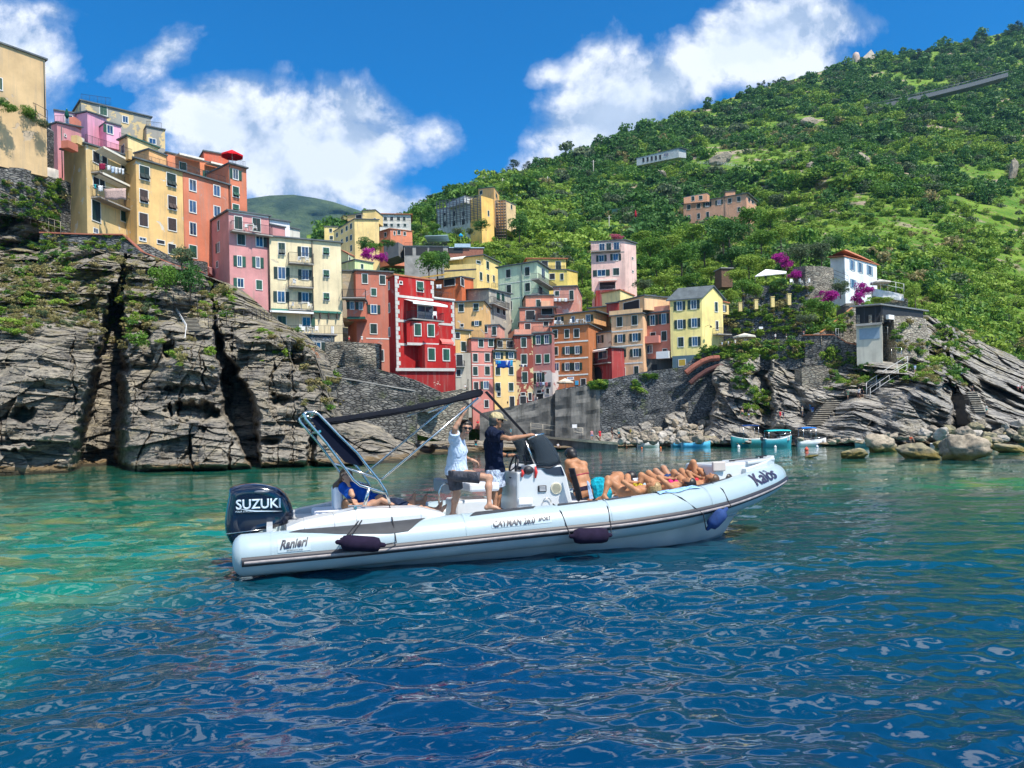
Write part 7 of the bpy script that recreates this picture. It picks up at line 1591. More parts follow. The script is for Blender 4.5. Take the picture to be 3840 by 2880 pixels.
H_ = J['head']; hair(J, HAIR_BR, length=.0, r=.104, tail=[(H_-J['fc']*.05, HP(11, 985, 860, .02), .07, .06), (HP(11, 985, 860, .02), HP(11, 975, 945, .02), .06, .025), (HP(11, 1000, 850, -.05), HP(11, 1000, 930, -.05), .05, .02)])
glasses(J); BLU = cloth('royal_blue_dress', (.008, .07, .36)); top_garment(J, BLU, 'dress', sleeve=.75, t=.03, low=-.10)
S_ = Sdf(); S_.c(J['pelvis'], J['pelvis']*.45+J['kR']*.55, .15, .12, .05); S_.c(J['pelvis'], J['pelvis']*.45+J['kL']*.55, .15, .12, .05); S_.build('dress_skirt', BLU, J['e'], J['o'])
mm = MB(); o_ = np.array(J['o']); c_ = Vector(J['head']-J['hu']*.06+J['hl']*.08-o_); mm.tube([c_+Vector((.022*math.cos(t), 0, .022*math.sin(t)-.02)) for t in np.linspace(0, 6.28, 12)], .003, 5); mm.build('earring', simple('gold', (.6, .4, .12), .2, metal=1), J['e'])
Pv = HP(11, 1440, 1020, -.25)
J = human('person lying flat at the stern with one bare foot up by the seat rail', dict(
 pelvis=Pv, neck=Pv+D_((-.48, .05, .02)), head=Pv+D_((-.66, .05, .06)), face=D_((.1, .1, 1)), hup=D_((-1, 0, .1)), lat=D_((0, -.97, 0)),
 kR=HP(11, 1620, 1040, -.2), aR=HP(11, 1775, 1045, -.25), tR=D_((.35, 0, 1)), uR=D_((-1, 0, .3)), kL=HP(11, 1640, 1050, -.45), aL=HP(11, 1790, 1062, -.42), tL=D_((.55, -.1, .8)), uL=D_((-1, 0, .4)),
 wR=Pv+D_((.0, .3, .02)), wL=Pv+D_((.0, -.25, .02))), SKIN2, .011, .95, fem=True)
hair(J, HAIR_BR); shorts(J, cloth('dark_swim_shorts', (.02, .03, .06)), leg=.5);
Pv = HP(12, 1508, 985, .45); Nk = HP(12, 1425, 705, .62); Hd = HP(12, 1378, 655, .72)
J = human('dark-haired woman with a bare tanned back, hunched forward in front of the console', dict(
 pelvis=Pv, neck=Nk, head=Hd, face=D_((-.35, .75, -.55)), hup=D_((-.25, .55, .8)), lat=D_((-.99, .15, .12)), latS=D_((-.97, .1, .18)),
 sR=HP(12, 1508, 745, .60), sL=HP(12, 1350, 725, .60), eR=HP(12, 1515, 850, .66), wR=HP(12, 1500, 900, .9), eL=HP(12, 1345, 850, .7), wL=HP(12, 1400, 930, .95),
 kR=HP(12, 1560, 960, .95), aR=HP(12, 1580, 1110, 1.0), kL=HP(12, 1470, 960, .95), aL=HP(12, 1480, 1110, 1.0)), SKIN3, .010, 1.0, fem=True)
hair(J, HAIR_DK, r=.104, cutf=.05); S_ = Sdf(); q = J['C']-J['up']*.09; u_ = J['up']
for a, b, ra, rb in J['tor']: S_.c(a, b, ra+.006, rb+.006, .05)
S_.clip(lambda X, Y, Z: np.abs((X-q[0])*u_[0]+(Y-q[1])*u_[1]+(Z-q[2])*u_[2])-.012); S_.build('bikini_top', cloth('red_print', (.35, .06, .08)), J['e'], J['o'], .008)
S_ = Sdf(); q2 = J['pelvis']
for a, b, ra, rb in J['tor']: S_.c(a, b, ra+.007, rb+.007, .05)
S_.clip(lambda X, Y, Z: np.abs((X-q2[0])*u_[0]+(Y-q2[1])*u_[1]+(Z-q2[2])*u_[2])-.04); S_.build('bikini_bottom', cloth('black_print', (.02, .015, .03)), J['e'], J['o'], .008)
Pv = HP(12, 1668, 985, .35); Nk = HP(12, 1890, 890, .45)
J = human('man in turquoise swimming trunks lying on his front across the bow cushion', dict(
 pelvis=Pv, neck=Nk, head=HP(12, 1945, 870, .55), face=D_((.5, .8, -.2)), hup=D_((.8, -.3, .3)), lat=D_((.25, .4, .85)), latS=D_((.3, .45, .85)),
 wL=HP(12, 1800, 870, .8), eL=HP(12, 1790, 835, .6), sL=HP(12, 1850, 848, .5), wR=HP(12, 1990, 950, .2),
 kR=HP(12, 1600, 1040, .75), aR=HP(12, 1560, 1090, .4), kL=HP(12, 1620, 1000, .85), aL=HP(12, 1600, 1060, .5)), SKIN3, .011, 1.05)
hair(J, HAIR_DK); shorts(J, cloth('turquoise_trunks', (.01, .32, .42), 22, .5), leg=.75, t=.03, top=.10)
def sunbather(label, head, pel, neck, kn, an, sk, hm, bik, bik2=None, fem=True, arm=True, s=.98, hair_len=.06):
 H_, P_, N_ = HP(*head), HP(*pel), HP(*neck); up = nrm(N_-P_); lat = nrm(np.cross(up, [0, 0, 1]))*-1
 fwd = nrm(np.array([0, 0, 1])-up*up[2]); lat = np.cross(fwd, up)*-1
 if np.dot(np.cross(lat, up), fwd) < 0: lat = -lat
 d = dict(pelvis=P_, neck=N_, head=H_, face=nrm(fwd+up*-.05+np.array([0, -.15, 0])), hup=up, lat=lat)
 k0, k1 = HP(*kn[0]), HP(*kn[1]); a0, a1 = HP(*an[0]), HP(*an[1])
 hR, hL = P_-lat*.09, P_+lat*.09
 if np.linalg.norm(hR-k0)+np.linalg.norm(hL-k1) > np.linalg.norm(hR-k1)+np.linalg.norm(hL-k0): k0, k1, a0, a1 = k1, k0, a1, a0
 fw = nrm(-up*np.array([1, 1, .1])); d.update(kR=k0, kL=k1, aR=a0, aL=a1, tR=fw, tL=fw, uR=(0, 0, 1), uL=(0, 0, 1))
 if arm: d.update(wR=P_-lat*.17+up*.12+fwd*.10, wL=P_+lat*.03+up*.16+fwd*.15, hint_eR=-lat-fwd*.2, hint_eL=lat-fwd*.2)
 J = human(label, d, sk, .0105, s, fem); hair(J, hm, r=.104)
 if fem: bikini(J, bik, bik2)
 else: shorts(J, bik, leg=.6)
 return J
YB = cloth('yellow_black_print', (.50, .38, .03), 40, .9); CORAL = cloth('coral_bikini', (.62, .05, .07)); HOT = cloth('pink_bikini', (.60, .03, .16)); BLKC = cloth('black_bikini', (.02, .02, .03))
sunbather('blonde woman in a yellow and black bikini, knees bent, nearest on the tube', (13, 985, 565, -.88), (13, 745, 605, -.50), (13, 905, 590, -.76), [(13, 565, 480, -.45), (13, 745, 462, -.12)], [(13, 530, 640, -.55), (13, 700, 600, -.15)], SKIN3, HAIR_BL, YB)
sunbather('dark-haired sunbather in a pink bikini with both knees up, second from the stern side', (13, 1310, 525, -.72), (13, 1075, 560, -.30), (13, 1225, 560, -.58), [(13, 872, 448, -.05), (13, 940, 428, .12)], [(13, 850, 590, -.1), (13, 930, 590, .1)], SKIN3, HAIR_DK, HOT)
sunbather('man lying between the women, his pale knees side by side', (13, 1420, 540, -.1), (13, 1190, 560, .15), (13, 1340, 560, -.02), [(13, 1005, 410, .30), (13, 1078, 385, .42)], [(13, 985, 580, .3), (13, 1065, 580, .42)], SKIN, HAIR_DK, cloth('dark_blue_trunks', (.02, .05, .15)), fem=False, s=1.04)
sunbather('brown-haired sunbather, face to the sun, knees raised near the bow', (13, 1525, 490, -.62), (13, 1335, 545, -.25), (13, 1450, 540, -.48), [(13, 1172, 420, .0), (13, 1242, 408, .2)], [(13, 1150, 570, .0), (13, 1230, 580, .2)], SKIN3, HAIR_BR, CORAL)
sunbather('sunbather furthest forward, one leg bent high against the bow locker', (13, 1645, 480, -.35), (13, 1440, 505, .05), (13, 1570, 500, -.2), [(13, 1350, 330, .1), (13, 1330, 400, .35)], [(13, 1285, 415, .25), (13, 1270, 470, .5)], SKIN3, HAIR_DK, CORAL)
tree(9, 1060, 275, 200, 190, 'mid', 'bushy dark green fig tree on the cliff path below the orange house', Y=70, trunk=.1)
tree(9, 1215, 265, 170, 180, 'dark', 'round green fig tree beside the cliff path, right of its twin', Y=70.5, trunk=.1)
tree(9, 1160, 130, 150, 170, 'olive', 'grey-green willow-like tree above the two fig trees', Y=73, trunk=.3)
tree(2, 1400, 440, 140, 120, 'dark', 'dark laurel tree at the foot of the yellow apartment house', Y=150)
tree(2, 1480, 445, 120, 90, 'mid', 'lower green tree right of the dark laurel', Y=149); tree(2, 1575, 400, 120, 70, 'dark', 'flat dark shrub tree under the salmon cottage', Y=152)
tree(2, 1425, 520, 130, 110, 'boug', 'purple bougainvillea above the small lime house', Y=126, cat='bush', trunk=0); tree(2, 1515, 520, 110, 80, 'boug', 'purple bougainvillea spilling right, beside the grey ruin', Y=127, cat='bush', trunk=0)
tree(2, 1920, 640, 190, 200, 'mid', 'broad green tree below the concrete frame building, above the orange roof terrace', Y=140); tree(2, 2030, 600, 140, 150, 'dark', 'darker round tree right of the broad green tree', Y=142)
tree(3, 90, 500, 200, 190, 'mid', 'large green tree left of the pale yellow two-wing house', Y=150)
tree(3, 680, 450, 110, 80, 'light', 'light green tree between yellow and pale green roofs', Y=165); tree(3, 770, 440, 130, 90, 'mid', 'fresh green tree behind the pale green house roof', Y=165)
tree(3, 770, 205, 190, 180, 'dark', 'large dark tree right of the wooden scaffold tower', Y=205); tree(3, 1040, 190, 150, 110, 'mid', 'rounded tree on the vineyard terrace, left of two'); tree(3, 1220, 215, 170, 150, 'dark', 'rounded dark tree on the vineyard terrace, right of two')
tree(3, 1190, 365, 140, 95, 'dark', 'dark bush against the pale terrace wall', Y=175, trunk=.1); tree(3, 1335, 760, 110, 125, 'light', 'slender green tree right of the peeled pink house', Y=133); tree(3, 1290, 560, 90, 130, 'mid', 'tree between the mustard house and the pink tower', Y=158)
tree(3, 450, 145, 150, 80, 'dark', 'dark tree at the foot of the scaffolded house', Y=200); tree(3, 250, 190, 90, 70, 'olive', 'olive tree below the scaffolding, left', Y=196); tree(3, 360, 190, 80, 60, 'olive', 'olive tree below the scaffolding, right', Y=196)
tree(2, 1860, 200, 200, 150, 'mid', 'wooded green knoll tree between the white house and the scaffolding', Y=232); tree(2, 1800, 270, 120, 70, 'dark', 'dark tree below the wooded knoll', Y=220); tree(2, 1960, 260, 130, 60, 'mid', 'green tree at the left foot of the scaffolding', Y=212)
tree(3, 1575, 225, 120, 44, 'rose', 'pink flowers cascading over the pink tower house roof', Y=146, cat='bush', trunk=0)
for i, (x, y, w_, h_, k, lb) in enumerate([(1120, 330, 330, 210, 'mid', 'wide green tree just right of the pink tower house roof'), (1330, 250, 260, 170, 'light', 'pale green tree high behind the pink tower house'), (1180, 480, 260, 190, 'mid', 'leafy tree beside the pink tower house wall'),
 (1420, 420, 300, 240, 'mid', 'very large spreading tree in the middle of the grove'), (1640, 330, 300, 210, 'dark', 'dark spreading tree at the heart of the grove'), (1820, 230, 300, 190, 'mid', 'bright broad tree at the top of the grove'), (1900, 400, 280, 200, 'dark', 'dark shaded tree on the right of the grove'),
 (1260, 600, 230, 140, 'light', 'light green tree low beside the pale block house'), (1060, 620, 180, 110, 'olive', 'grey-green shrub tree at the foot of the pink tower'), (1480, 590, 240, 130, 'mid', 'green tree behind the slate roof'), (1700, 500, 250, 120, 'light', 'bright terrace tree by the wooden hut'), (1960, 560, 220, 150, 'light', 'bright green fig by the garden fence post'),
 (1530, 150, 320, 150, 'light', 'sunlit tree near the peach villa foot'), (1060, 170, 220, 130, 'light', 'vine-covered tree above the pink tower house'), (1990, 90, 200, 120, 'mid', 'small tree above the grove on the right')]):
 tree(4, x, y, w_, h_, k, lb, group='trees of the hillside grove', Y=[168, 190, 158, 165, 175, 190, 172, 145, 142, 146, 156, 146, 205, 195, 200][i])
for i, (x, y, w_, h_, k, lb, Y) in enumerate([(60, 210, 240, 170, 'dark', 'shaded tree above the wooden hut', 172), (190, 110, 220, 140, 'mid', 'round tree above the shaded one', 190), (330, 90, 200, 110, 'light', 'pale tree on the terrace above the grove', 195), (270, 240, 200, 120, 'mid', 'green tree left of the olives', 160), (400, 200, 160, 110, 'light', 'light tree behind the olives', 168),
 (525, 340, 150, 140, 'olive', 'grey olive tree on the stone garden wall, left of two', 131), (665, 325, 150, 130, 'olive', 'grey olive tree on the stone garden wall, right of two', 132), (760, 230, 120, 90, 'dark', 'dark palm-like tree behind the olives', 165), (190, 400, 160, 130, 'light', 'yellow-green tree left of the white canopy', 140), (300, 400, 160, 90, 'light', 'yellow-green bush behind the white canopy', 142),
 (170, 560, 130, 120, 'mid', 'fig bush hanging over the middle terrace wall', 121), (235, 570, 110, 110, 'light', 'bright fig bush beside the fence posts', 120), (60, 600, 110, 100, 'light', 'light bush right of the yellow gabled house', 119), (680, 680, 170, 100, 'mid', 'prickly pear thicket below the purple bougainvillea', 112), (790, 540, 130, 90, 'olive', 'grey bush at the stair foot', 124), (560, 730, 130, 70, 'olive', 'dry grey bush on the dark rock', 108),
 (1280, 600, 110, 130, 'light', 'vine bush at the corner of the white-railed terrace', 130), (1060, 590, 160, 40, 'light', 'low agave clump on the cafe roof edge', 124), (600, 640, 120, 80, 'mid', 'green shrub on the wall bend', 114), (400, 480, 100, 60, 'dark', 'dark shrub before the white canopy', 120)]):
 tree(5, x, y, w_, h_, k, lb, Y=Y, group='garden trees by the shore path', trunk=.12 if h_ > 100 else .03)
for x, y, w_, h_, lb, Y in [(380, 335, 100, 80, 'deep purple bougainvillea behind the canopy, highest of them', 146), (440, 375, 90, 80, 'purple bougainvillea beside the canopy', 143), (490, 430, 100, 50, 'purple bougainvillea on the wall at the canopy foot', 127), (705, 600, 140, 90, 'round magenta bougainvillea left of the white stair', 122), (945, 560, 100, 110, 'tall magenta bougainvillea right of the white stair, upper part', 131), (905, 615, 80, 90, 'magenta bougainvillea trailing down by the stair, lower part', 128), (985, 520, 50, 40, 'small magenta bougainvillea tuft on the terrace rail', 129)]:
 tree(5, x, y, w_, h_, 'boug', lb, Y=Y, cat='bush', trunk=0, group='bougainvilleas')
for i, (c, x, y, w_, h_) in enumerate([(6, 870, 190, 90, 90), (6, 1045, 140, 150, 130), (6, 1175, 110, 110, 90), (6, 1365, 70, 70, 45), (6, 960, 170, 70, 50), (6, 1500, 20, 80, 50), (7, 640, 405, 34, 50), (7, 680, 390, 50, 60), (7, 712, 372, 34, 60), (7, 775, 350, 40, 40), (7, 738, 362, 30, 36),
 (7, 330, 530, 50, 55), (7, 370, 518, 30, 50), (7, 300, 545, 40, 50), (7, 200, 590, 60, 50), (7, 240, 580, 50, 50), (7, 1600, 200, 60, 65), (7, 1655, 190, 50, 62), (7, 1770, 165, 34, 36), (7, 1735, 172, 40, 34), (7, 1930, 130, 60, 70), (7, 1985, 115, 60, 76), (7, 2140, 70, 80, 70), (7, 1880, 140, 40, 40), (7, 2185, 60, 60, 90), (7, 2060, 95, 40, 40)]):
 tree(c, x, y, w_, h_, 'pine', 'dark pine standing on the ridge line against the sky', group='pines along the ridge line')
tree(7, 1412, 196, 90, 54, 'mid', 'dome-shaped tree beside the hilltop church', trunk=.1)
tree(7, 800, 1050, 110, 80, 'olive', 'feathery palm tree right of the peach villa')
for i, (x, y, w_, h_, k) in enumerate([(330, 1150, 130, 70, 'mid'), (420, 1150, 120, 90, 'light'), (560, 1110, 150, 90, 'light'), (470, 1230, 170, 120, 'mid'), (120, 1200, 160, 90, 'dark'), (250, 1260, 160, 110, 'mid'), (640, 1150, 140, 100, 'light'), (740, 1200, 150, 110, 'mid'), (880, 1130, 130, 90, 'mid'), (920, 1260, 150, 100, 'light'), (60, 1100, 120, 70, 'light'), (700, 1030, 110, 80, 'light')]):
 tree(7, x, y, w_, h_, k, ['leafy tree %s of the peach villa' % q for q in ('directly in front', 'at the front middle', 'before the right end', 'well below the middle', 'down to the left', 'below the left corner', 'just right of the end wall', 'downhill on the right side', 'out on the slope right', 'far down the slope right', 'out on the slope left', 'uphill at the right corner')][i], group='trees round the peach villa')
patch_scrub('cliff_scrub', 9, [(0, 60, 230, 520, 130), (100, 120, 620, 400, 110), (250, 20, 680, 230, 60), (700, 20, 1000, 520, 130), (560, 300, 900, 640, 50), (1000, 560, 1400, 760, 12), (1240, 200, 1500, 420, 40), (1600, 440, 2000, 700, 24), (1940, 700, 2200, 1000, 24)], 5, .42, (1, 2, 4, 4, 4))
patch_scrub('rubble_wall_scrub', 1, [(0, 1060, 420, 1640, 150), (60, 490, 320, 560, 40), (270, 1440, 900, 1659, 70), (130, 1100, 420, 1400, 60), (0, 560, 330, 640, 30)], 6, .40, (0, 1, 2, 4))
patch_scrub('shore_scrub', 5, [(0, 830, 340, 960, 110), (90, 850, 220, 1060, 50), (330, 840, 560, 960, 50), (180, 1170, 330, 1330, 60), (690, 900, 1010, 1160, 110), (1150, 680, 1420, 1100, 70), (550, 560, 860, 780, 120), (0, 640, 560, 800, 130), (1390, 560, 1700, 960, 220), (1380, 980, 1620, 1140, 40), (1000, 1030, 1440, 1120, 40), (0, 470, 600, 660, 130)], 7, .55, (0, 1, 2, 2, 4))
patch_scrub('quay_wall_scrub', 4, [(540, 1480, 700, 1560, 40), (1040, 1420, 1200, 1460, 20), (940, 1500, 1040, 1580, 20), (1560, 1150, 2040, 1260, 70), (1900, 1150, 2040, 1560, 50), (1440, 1180, 1700, 1240, 10)], 8, .45, (1, 2, 0))
for x, y, w_, h_, k, lb in ((70, 600, 110, 60, 'mid', 'low green bush behind the balustrade under the beige house, left'), (205, 650, 130, 80, 'mid', 'green bush against the foot of the beige house wall'), (285, 700, 90, 60, 'olive', 'small grey bush at the right foot of the beige house'), (20, 560, 80, 60, 'dark', 'dark shrub on the slope below the beige house window')):
 tree(1, x, y, w_, h_, k, lb, Y=79.5 if x < 100 else 82.5, cat='bush', trunk=0)
patch_scrub('dry_grass_tufts', 9, [(0, 60, 240, 480, 260), (180, 280, 640, 480, 200), (640, 120, 980, 480, 160), (1180, 220, 1480, 420, 70)], 15, .30, (4, 4, 4, 3))
def boulder_mesh(seed, n=30, rough=.24, flat=.8):
 rng = np.random.RandomState(seed); u = np.linspace(0, math.pi, n); v = np.linspace(0, 2*math.pi, 2*n+1)[:-1]; U, V = np.meshgrid(u, v, indexing='ij'); d = np.stack([np.sin(U)*np.cos(V), np.sin(U)*np.sin(V), np.cos(U)], -1)
 r = np.ones(U.shape)
 for k in range(15):
  a = rng.normal(size=3); a /= np.linalg.norm(a); h = rng.uniform(.55, .9); q = d@a; r = np.minimum(r, h/np.maximum(q, .05))
 r = np.minimum(r, 1)+rough*fbm(d[..., 0]*1.6+seed, d[..., 1]*1.6, d[..., 2]*1.6, 4, seed)+.09*fbm(d[..., 0]*6+seed, d[..., 1]*6, d[..., 2]*6, 3, seed+3); p = d*r[..., None]*np.array([1, .85, flat])
 me = bpy.data.meshes.new('boulder'); N_ = 2*n; i = np.arange(n*N_).reshape(n, N_); i = np.concatenate([i, i[:, :1]], 1); Fc = np.stack([i[:-1, :-1], i[1:, :-1], i[1:, 1:], i[:-1, 1:]], -1).reshape(-1, 4)
 me.from_pydata(p.reshape(-1, 3).tolist(), [], Fc.tolist()); me.polygons.foreach_set('use_smooth', [True]*len(Fc)); return me
def bmat(name, a, b, wet=True):
 t = NT(name); oi = t.n('ShaderNodeObjectInfo'); p = t.pos(); f = t.noise(p, 1.6, 8, .7); c = t.mix(t.ramp(f, [(.38, 0.0), (.62, 1.0)]), a, b); c = t.mix(t.math('MULTIPLY', oi.outputs['Random'], .5), c, (.20, .18, .15))
 g = t.n('ShaderNodeNewGeometry'); sp = t.n('ShaderNodeSeparateXYZ'); t.l(g.outputs['Position'], sp.inputs[0]); z = t.math('ADD', sp.outputs[2], t.math('MULTIPLY', t.noise(p, 1.5, 4), -.5))
 if wet: c = t.mix(t.ramp(z, [(.0, 1.0), (.3, 0.0)]), c, (.14, .11, .03))
 t.bump(f, .8, .15); return t.set(c, .85, spec=.25)
BM1 = bmat('boulder_stone', (.14, .12, .09), (.42, .35, .26)); BM2 = bmat('boulder_white', (.30, .27, .23), (.50, .46, .40)); BM3 = bmat('boulder_weedy', (.12, .11, .07), (.42, .36, .18))
BME = [boulder_mesh(i) for i in range(8)]
def boulder(c, x, y, w_, h_, Y, m_, label=None, group='boulders of the breakwater', i=0, dz=.0, fresh=False):
 px, py = S(c, x, y); k = Y/F/CROP[c][2]; p = P(px, py, Y); me = BME[i % 8]
 if not me.materials: me.materials.append(BM1)
 o = bpy.data.objects.new('boulder', me); link(o); o.location = p+Vector((0, 0, h_*k*.42)); o.scale = (w_*k*.56, w_*k*.5, h_*k*(.92 if i < 9 and c == 8 else .72)); o.rotation_euler = (random.Random(i).uniform(-.3, .3), .2*math.sin(i*3), i*1.7)
 o.material_slots[0].link = 'OBJECT'; o.material_slots[0].material = m_
 return tag(o, label or 'pale angular boulder heaped on the breakwater behind the moored boats', 'boulder', group)
rng = random.Random(5); i_ = 0
for row, (y, Yd) in enumerate(((362, 90), (345, 92), (325, 95), (302, 98), (280, 101), (255, 104), (228, 107), (205, 109), (180, 111))):
 x0 = [690, 720, 760, 800, 930, 1090, 1130, 1450, 1500][row]; x1 = [1640, 1650, 1660, 1700, 1750, 1850, 1900, 1950, 1990][row]; x = x0
 while x < x1:
  w_ = rng.uniform(45, 105); h_ = w_*rng.uniform(.5, .8); i_ += 1; boulder(10, x+w_/2, y+rng.uniform(-6, 8), w_, h_, Yd+rng.uniform(-.8, .8), BM1 if rng.random() < .72 else BM2, i=i_+row); x += w_*rng.uniform(.66, .9)
for (x, y, w_, h_, lb) in [(1460, 372, 190, 90, 'large ochre slab boulder low behind the blue rowing boats'), (1190, 372, 110, 60, 'squat ochre boulder at the waterline by the white rowing boat'), (1010, 268, 90, 34, 'flat ochre boulder on top of the breakwater'), (1930, 185, 130, 60, 'pale flat boulder on top beside the woman in red')]:
 i_ += 1; boulder(10, x, y, w_, h_, waterY(*S(10, x, 385)) if y > 300 else 104, BM3 if y > 300 else BM1, lb, None, i_)
big = [(950, 695, 300, 145, 'dark triangular boulder in the water beside the pale dinghy', BM1, 62, 2), (1260, 750, 400, 135, 'broad yellow-green weedy boulder, low in the water', BM3, 57, 3), (1650, 765, 420, 200, 'biggest dark-faced boulder in the water on the right', BM1, 55, 5), (1820, 700, 270, 140, 'tan rounded boulder leaning behind the biggest one', BM3, 60, 1), (725, 750, 280, 75, 'low golden rock just breaking the surface', BM3, 56, 6), (335, 738, 130, 18, 'small reddish rock barely awash', BM3, 58, 4), (2080, 700, 320, 75, 'long flat yellow weedy rock at the right edge', BM3, 60, 7), (1500, 660, 200, 60, 'tan rock wedged behind the weedy boulder', BM3, 62, 0)]
for k, (x, y, w_, h_, lb, m_, Y, i) in enumerate(big):
 px, py = S(8, x, y); Y = min(max(waterY(px, py), 30), 90); boulder(8, x, y, w_, h_, Y, m_, lb, None, i)
rr = [(1420, 530, 120, 70), (1480, 560, 150, 80), (1560, 520, 110, 60), (1690, 560, 170, 90), (1340, 545, 130, 60), (1770, 500, 130, 60), (1840, 470, 90, 60), (1800, 560, 110, 60), (1900, 600, 150, 90), (1980, 540, 100, 60), (2040, 500, 90, 70), (2060, 560, 80, 50), (2100, 540, 110, 60), (2160, 480, 110, 80), (2200, 540, 90, 80), (1600, 600, 140, 60), (1300, 580, 110, 40), (1060, 560, 110, 40), (990, 550, 70, 36), (1200, 570, 90, 30), (1130, 575, 90, 30), (1960, 620, 150, 60), (2020, 590, 120, 50), (2180, 600, 130, 60), (840, 560, 70, 26), (900, 575, 80, 30), (760, 610, 90, 34), (700, 590, 80, 34), (640, 600, 90, 40), (560, 600, 90, 40), (510, 610, 90, 36), (240, 590, 70, 36)]
for k, (x, y, w_, h_) in enumerate(rr): boulder(8, x, y+10, w_*1.1, h_*1.15, 74-(y-500)*.06+(k % 3), [BM1, BM2, BM3][k % 3 if x > 1300 else 0], 'sea-worn boulder heaped along the right-hand shore', 'boulders along the right shore', k)
def shore_boat(name, label, c, xl, xr, y, hgt, col, bow=1, Yoff=0.0, kind='row', trim=(.7, .7, .68), canopy=None, cat='boat', group='small boats moored at the breakwater', bw=1.5):
 pl_, pr_ = S(c, xl, y), S(c, xr, y); Y = waterY((pl_[0]+pr_[0])/2, pl_[1])+Yoff; k = Y/F/CROP[c][2]; L = (xr-xl)*k; Hh = hgt*k; A = P(*S(c, (xl+xr)/2, y), Y); A.z = 0; e = empty(name, A, label, cat, group); e.rotation_euler = (0, 0, 0 if bow > 0 else math.pi)
 n = 16; V = [];
 for i in range(n+1):
  t = i/n; x = -L/2+L*t; w_ = bw/2*(1-.12*(1-t)**2)*(1-max(0, (t-.45)/.55)**2.4)+.01; sh = Hh*(.78+.38*(t-.3)**2/.49*(1 if t > .3 else .5))
  for a in range(9): s_ = a/8*2-1; q = abs(s_); V.append((x-(0 if q > .9 else .12*L*max(0, t-.7)*(1-q)), s_*w_*(1 if q > .4 else .9), sh-(sh+.25)*(1-q**2.2)))
 mm = MB(); mm.add(V, [tuple(int(v) for v in f) for f in grid_faces(n+1, 9)], 0, True); mm.add(V[:9], [tuple(range(9))], 0); o = mm.build('hull', simple('boat_hull_'+'_'.join(str(int(v*100)) for v in col), col, .45), e); md = o.modifiers.new('s', 'SOLIDIFY'); md.thickness = .04
 mt = MB()
 for sd in (0, 8): mt.tube([Vector(V[i*9+sd])+Vector((0, 0, .02)) for i in range(n+1)], .045 if kind != 'dinghy' else .19, 8)
 mt.build('gunwale' if kind != 'dinghy' else 'inflated_rim', simple('boat_trim_'+'_'.join(str(int(v*100)) for v in trim), trim, .5), e);
 ms = MB(); [ms.box((x*L, 0, Hh*.55), (.25, bw*.85*(1-max(0, x)), .04)) for x in (-.3, -.02, .22)]; ms.build('thwart', simple('boat_wood', (.36, .26, .16), .7), e)
 if kind == 'launch':
  mc = MB(); mc.box((.22*L, 0, Hh*.85), (L*.35, bw*.7, Hh*.4)); mc.box((-.35*L, 0, Hh*.7), (L*.15, bw*.7, Hh*.2)); mc.build('cabin_deck', M_GEL, e, bevel=.05); mr = MB()
  for sd in (-1, 1): mr.tube([(.45*L, 0, Hh*1.3), (.3*L, sd*bw*.4, Hh*1.35), (0, sd*bw*.48, Hh*1.2)], .02, 6)
  mr.build('bow_rail', M_STEEL, e)
 if canopy:
  zc, x0, x1, cc = canopy; mc = MB(); V2 = [];
  for i in range(7):
   for j in range(7): a = i/6; b = j/6*2-1; V2.append((L*(x0+(x1-x0)*a), b*bw*.5, zc*k-.22*b*b*.6-.1*(2*a-1)**2*.5))
  mc.add(V2, [tuple(int(v) for v in f) for f in grid_faces(7, 7)], 0, True); o = mc.build('sun_awning', cloth('awning_'+'_'.join(str(int(v*100)) for v in cc), cc), e); md = o.modifiers.new('s', 'SOLIDIFY'); md.thickness = .03; mp = MB()
  for a in (x0+.03, x1-.03):
   for b in (-1, 1): mp = MB(); mp.tube([(L*a, b*bw*.46, Hh*.7), (L*a, b*bw*.46, zc*k-.2)], .022, 6); mp.build('awning_pole', M_STEEL, e)
 if kind in ('motor', 'dinghy', 'launch'):
  mo = MB(); mo.box((-L/2-.15, 0, Hh*.9), (.28, .25, .42)); mo.box((-L/2-.15, 0, .1), (.12, .1, .8)); mo.build('outboard', M_BLK, e, bevel=.04)
 return e, A, L, Hh, k
TEAL = (.015, .20, .22); SKYB = (.06, .34, .58)
shore_boat('wooden_boat', 'long teal wooden boat with a ladder and dark folded awning', 5, 72, 292, 1531, 62, TEAL, -1, 1.5, 'row', canopy=(145, -.30, .2, (.02, .05, .16)))
shore_boat('motor_boat', 'teal motor boat under a bright turquoise awning', 5, 284, 468, 1532, 66, (.02, .24, .30), 1, 0, 'launch', canopy=(116, -.4, .42, (.04, .50, .52)))
shore_boat('motor_boat', 'white motor boat with a blue awning and red cushions', 5, 508, 694, 1526, 44, (.62, .66, .70), 1, 0, 'launch', canopy=(128, -.4, .1, (.01, .16, .55)))
shore_boat('rowing_boat', 'sky blue rowing boat, left of the pair below the slab boulder', 10, 1150, 1325, 392, 40, SKYB, 1, 1.6, 'row', trim=(.1, .4, .62)); shore_boat('rowing_boat', 'sky blue rowing boat, right of the pair below the slab boulder', 10, 1235, 1470, 392, 42, (.08, .42, .66), 1, 0, 'row', trim=(.1, .45, .66))
shore_boat('rowing_boat', 'white rowing boat with an outboard beside a blue one', 10, 865, 1045, 392, 44, (.58, .62, .66), 1, 0, 'motor'); shore_boat('rowing_boat', 'blue rowing boat half hidden behind the white one', 10, 780, 915, 388, 46, SKYB, 1, 2.0, 'row', trim=(.5, .6, .7))
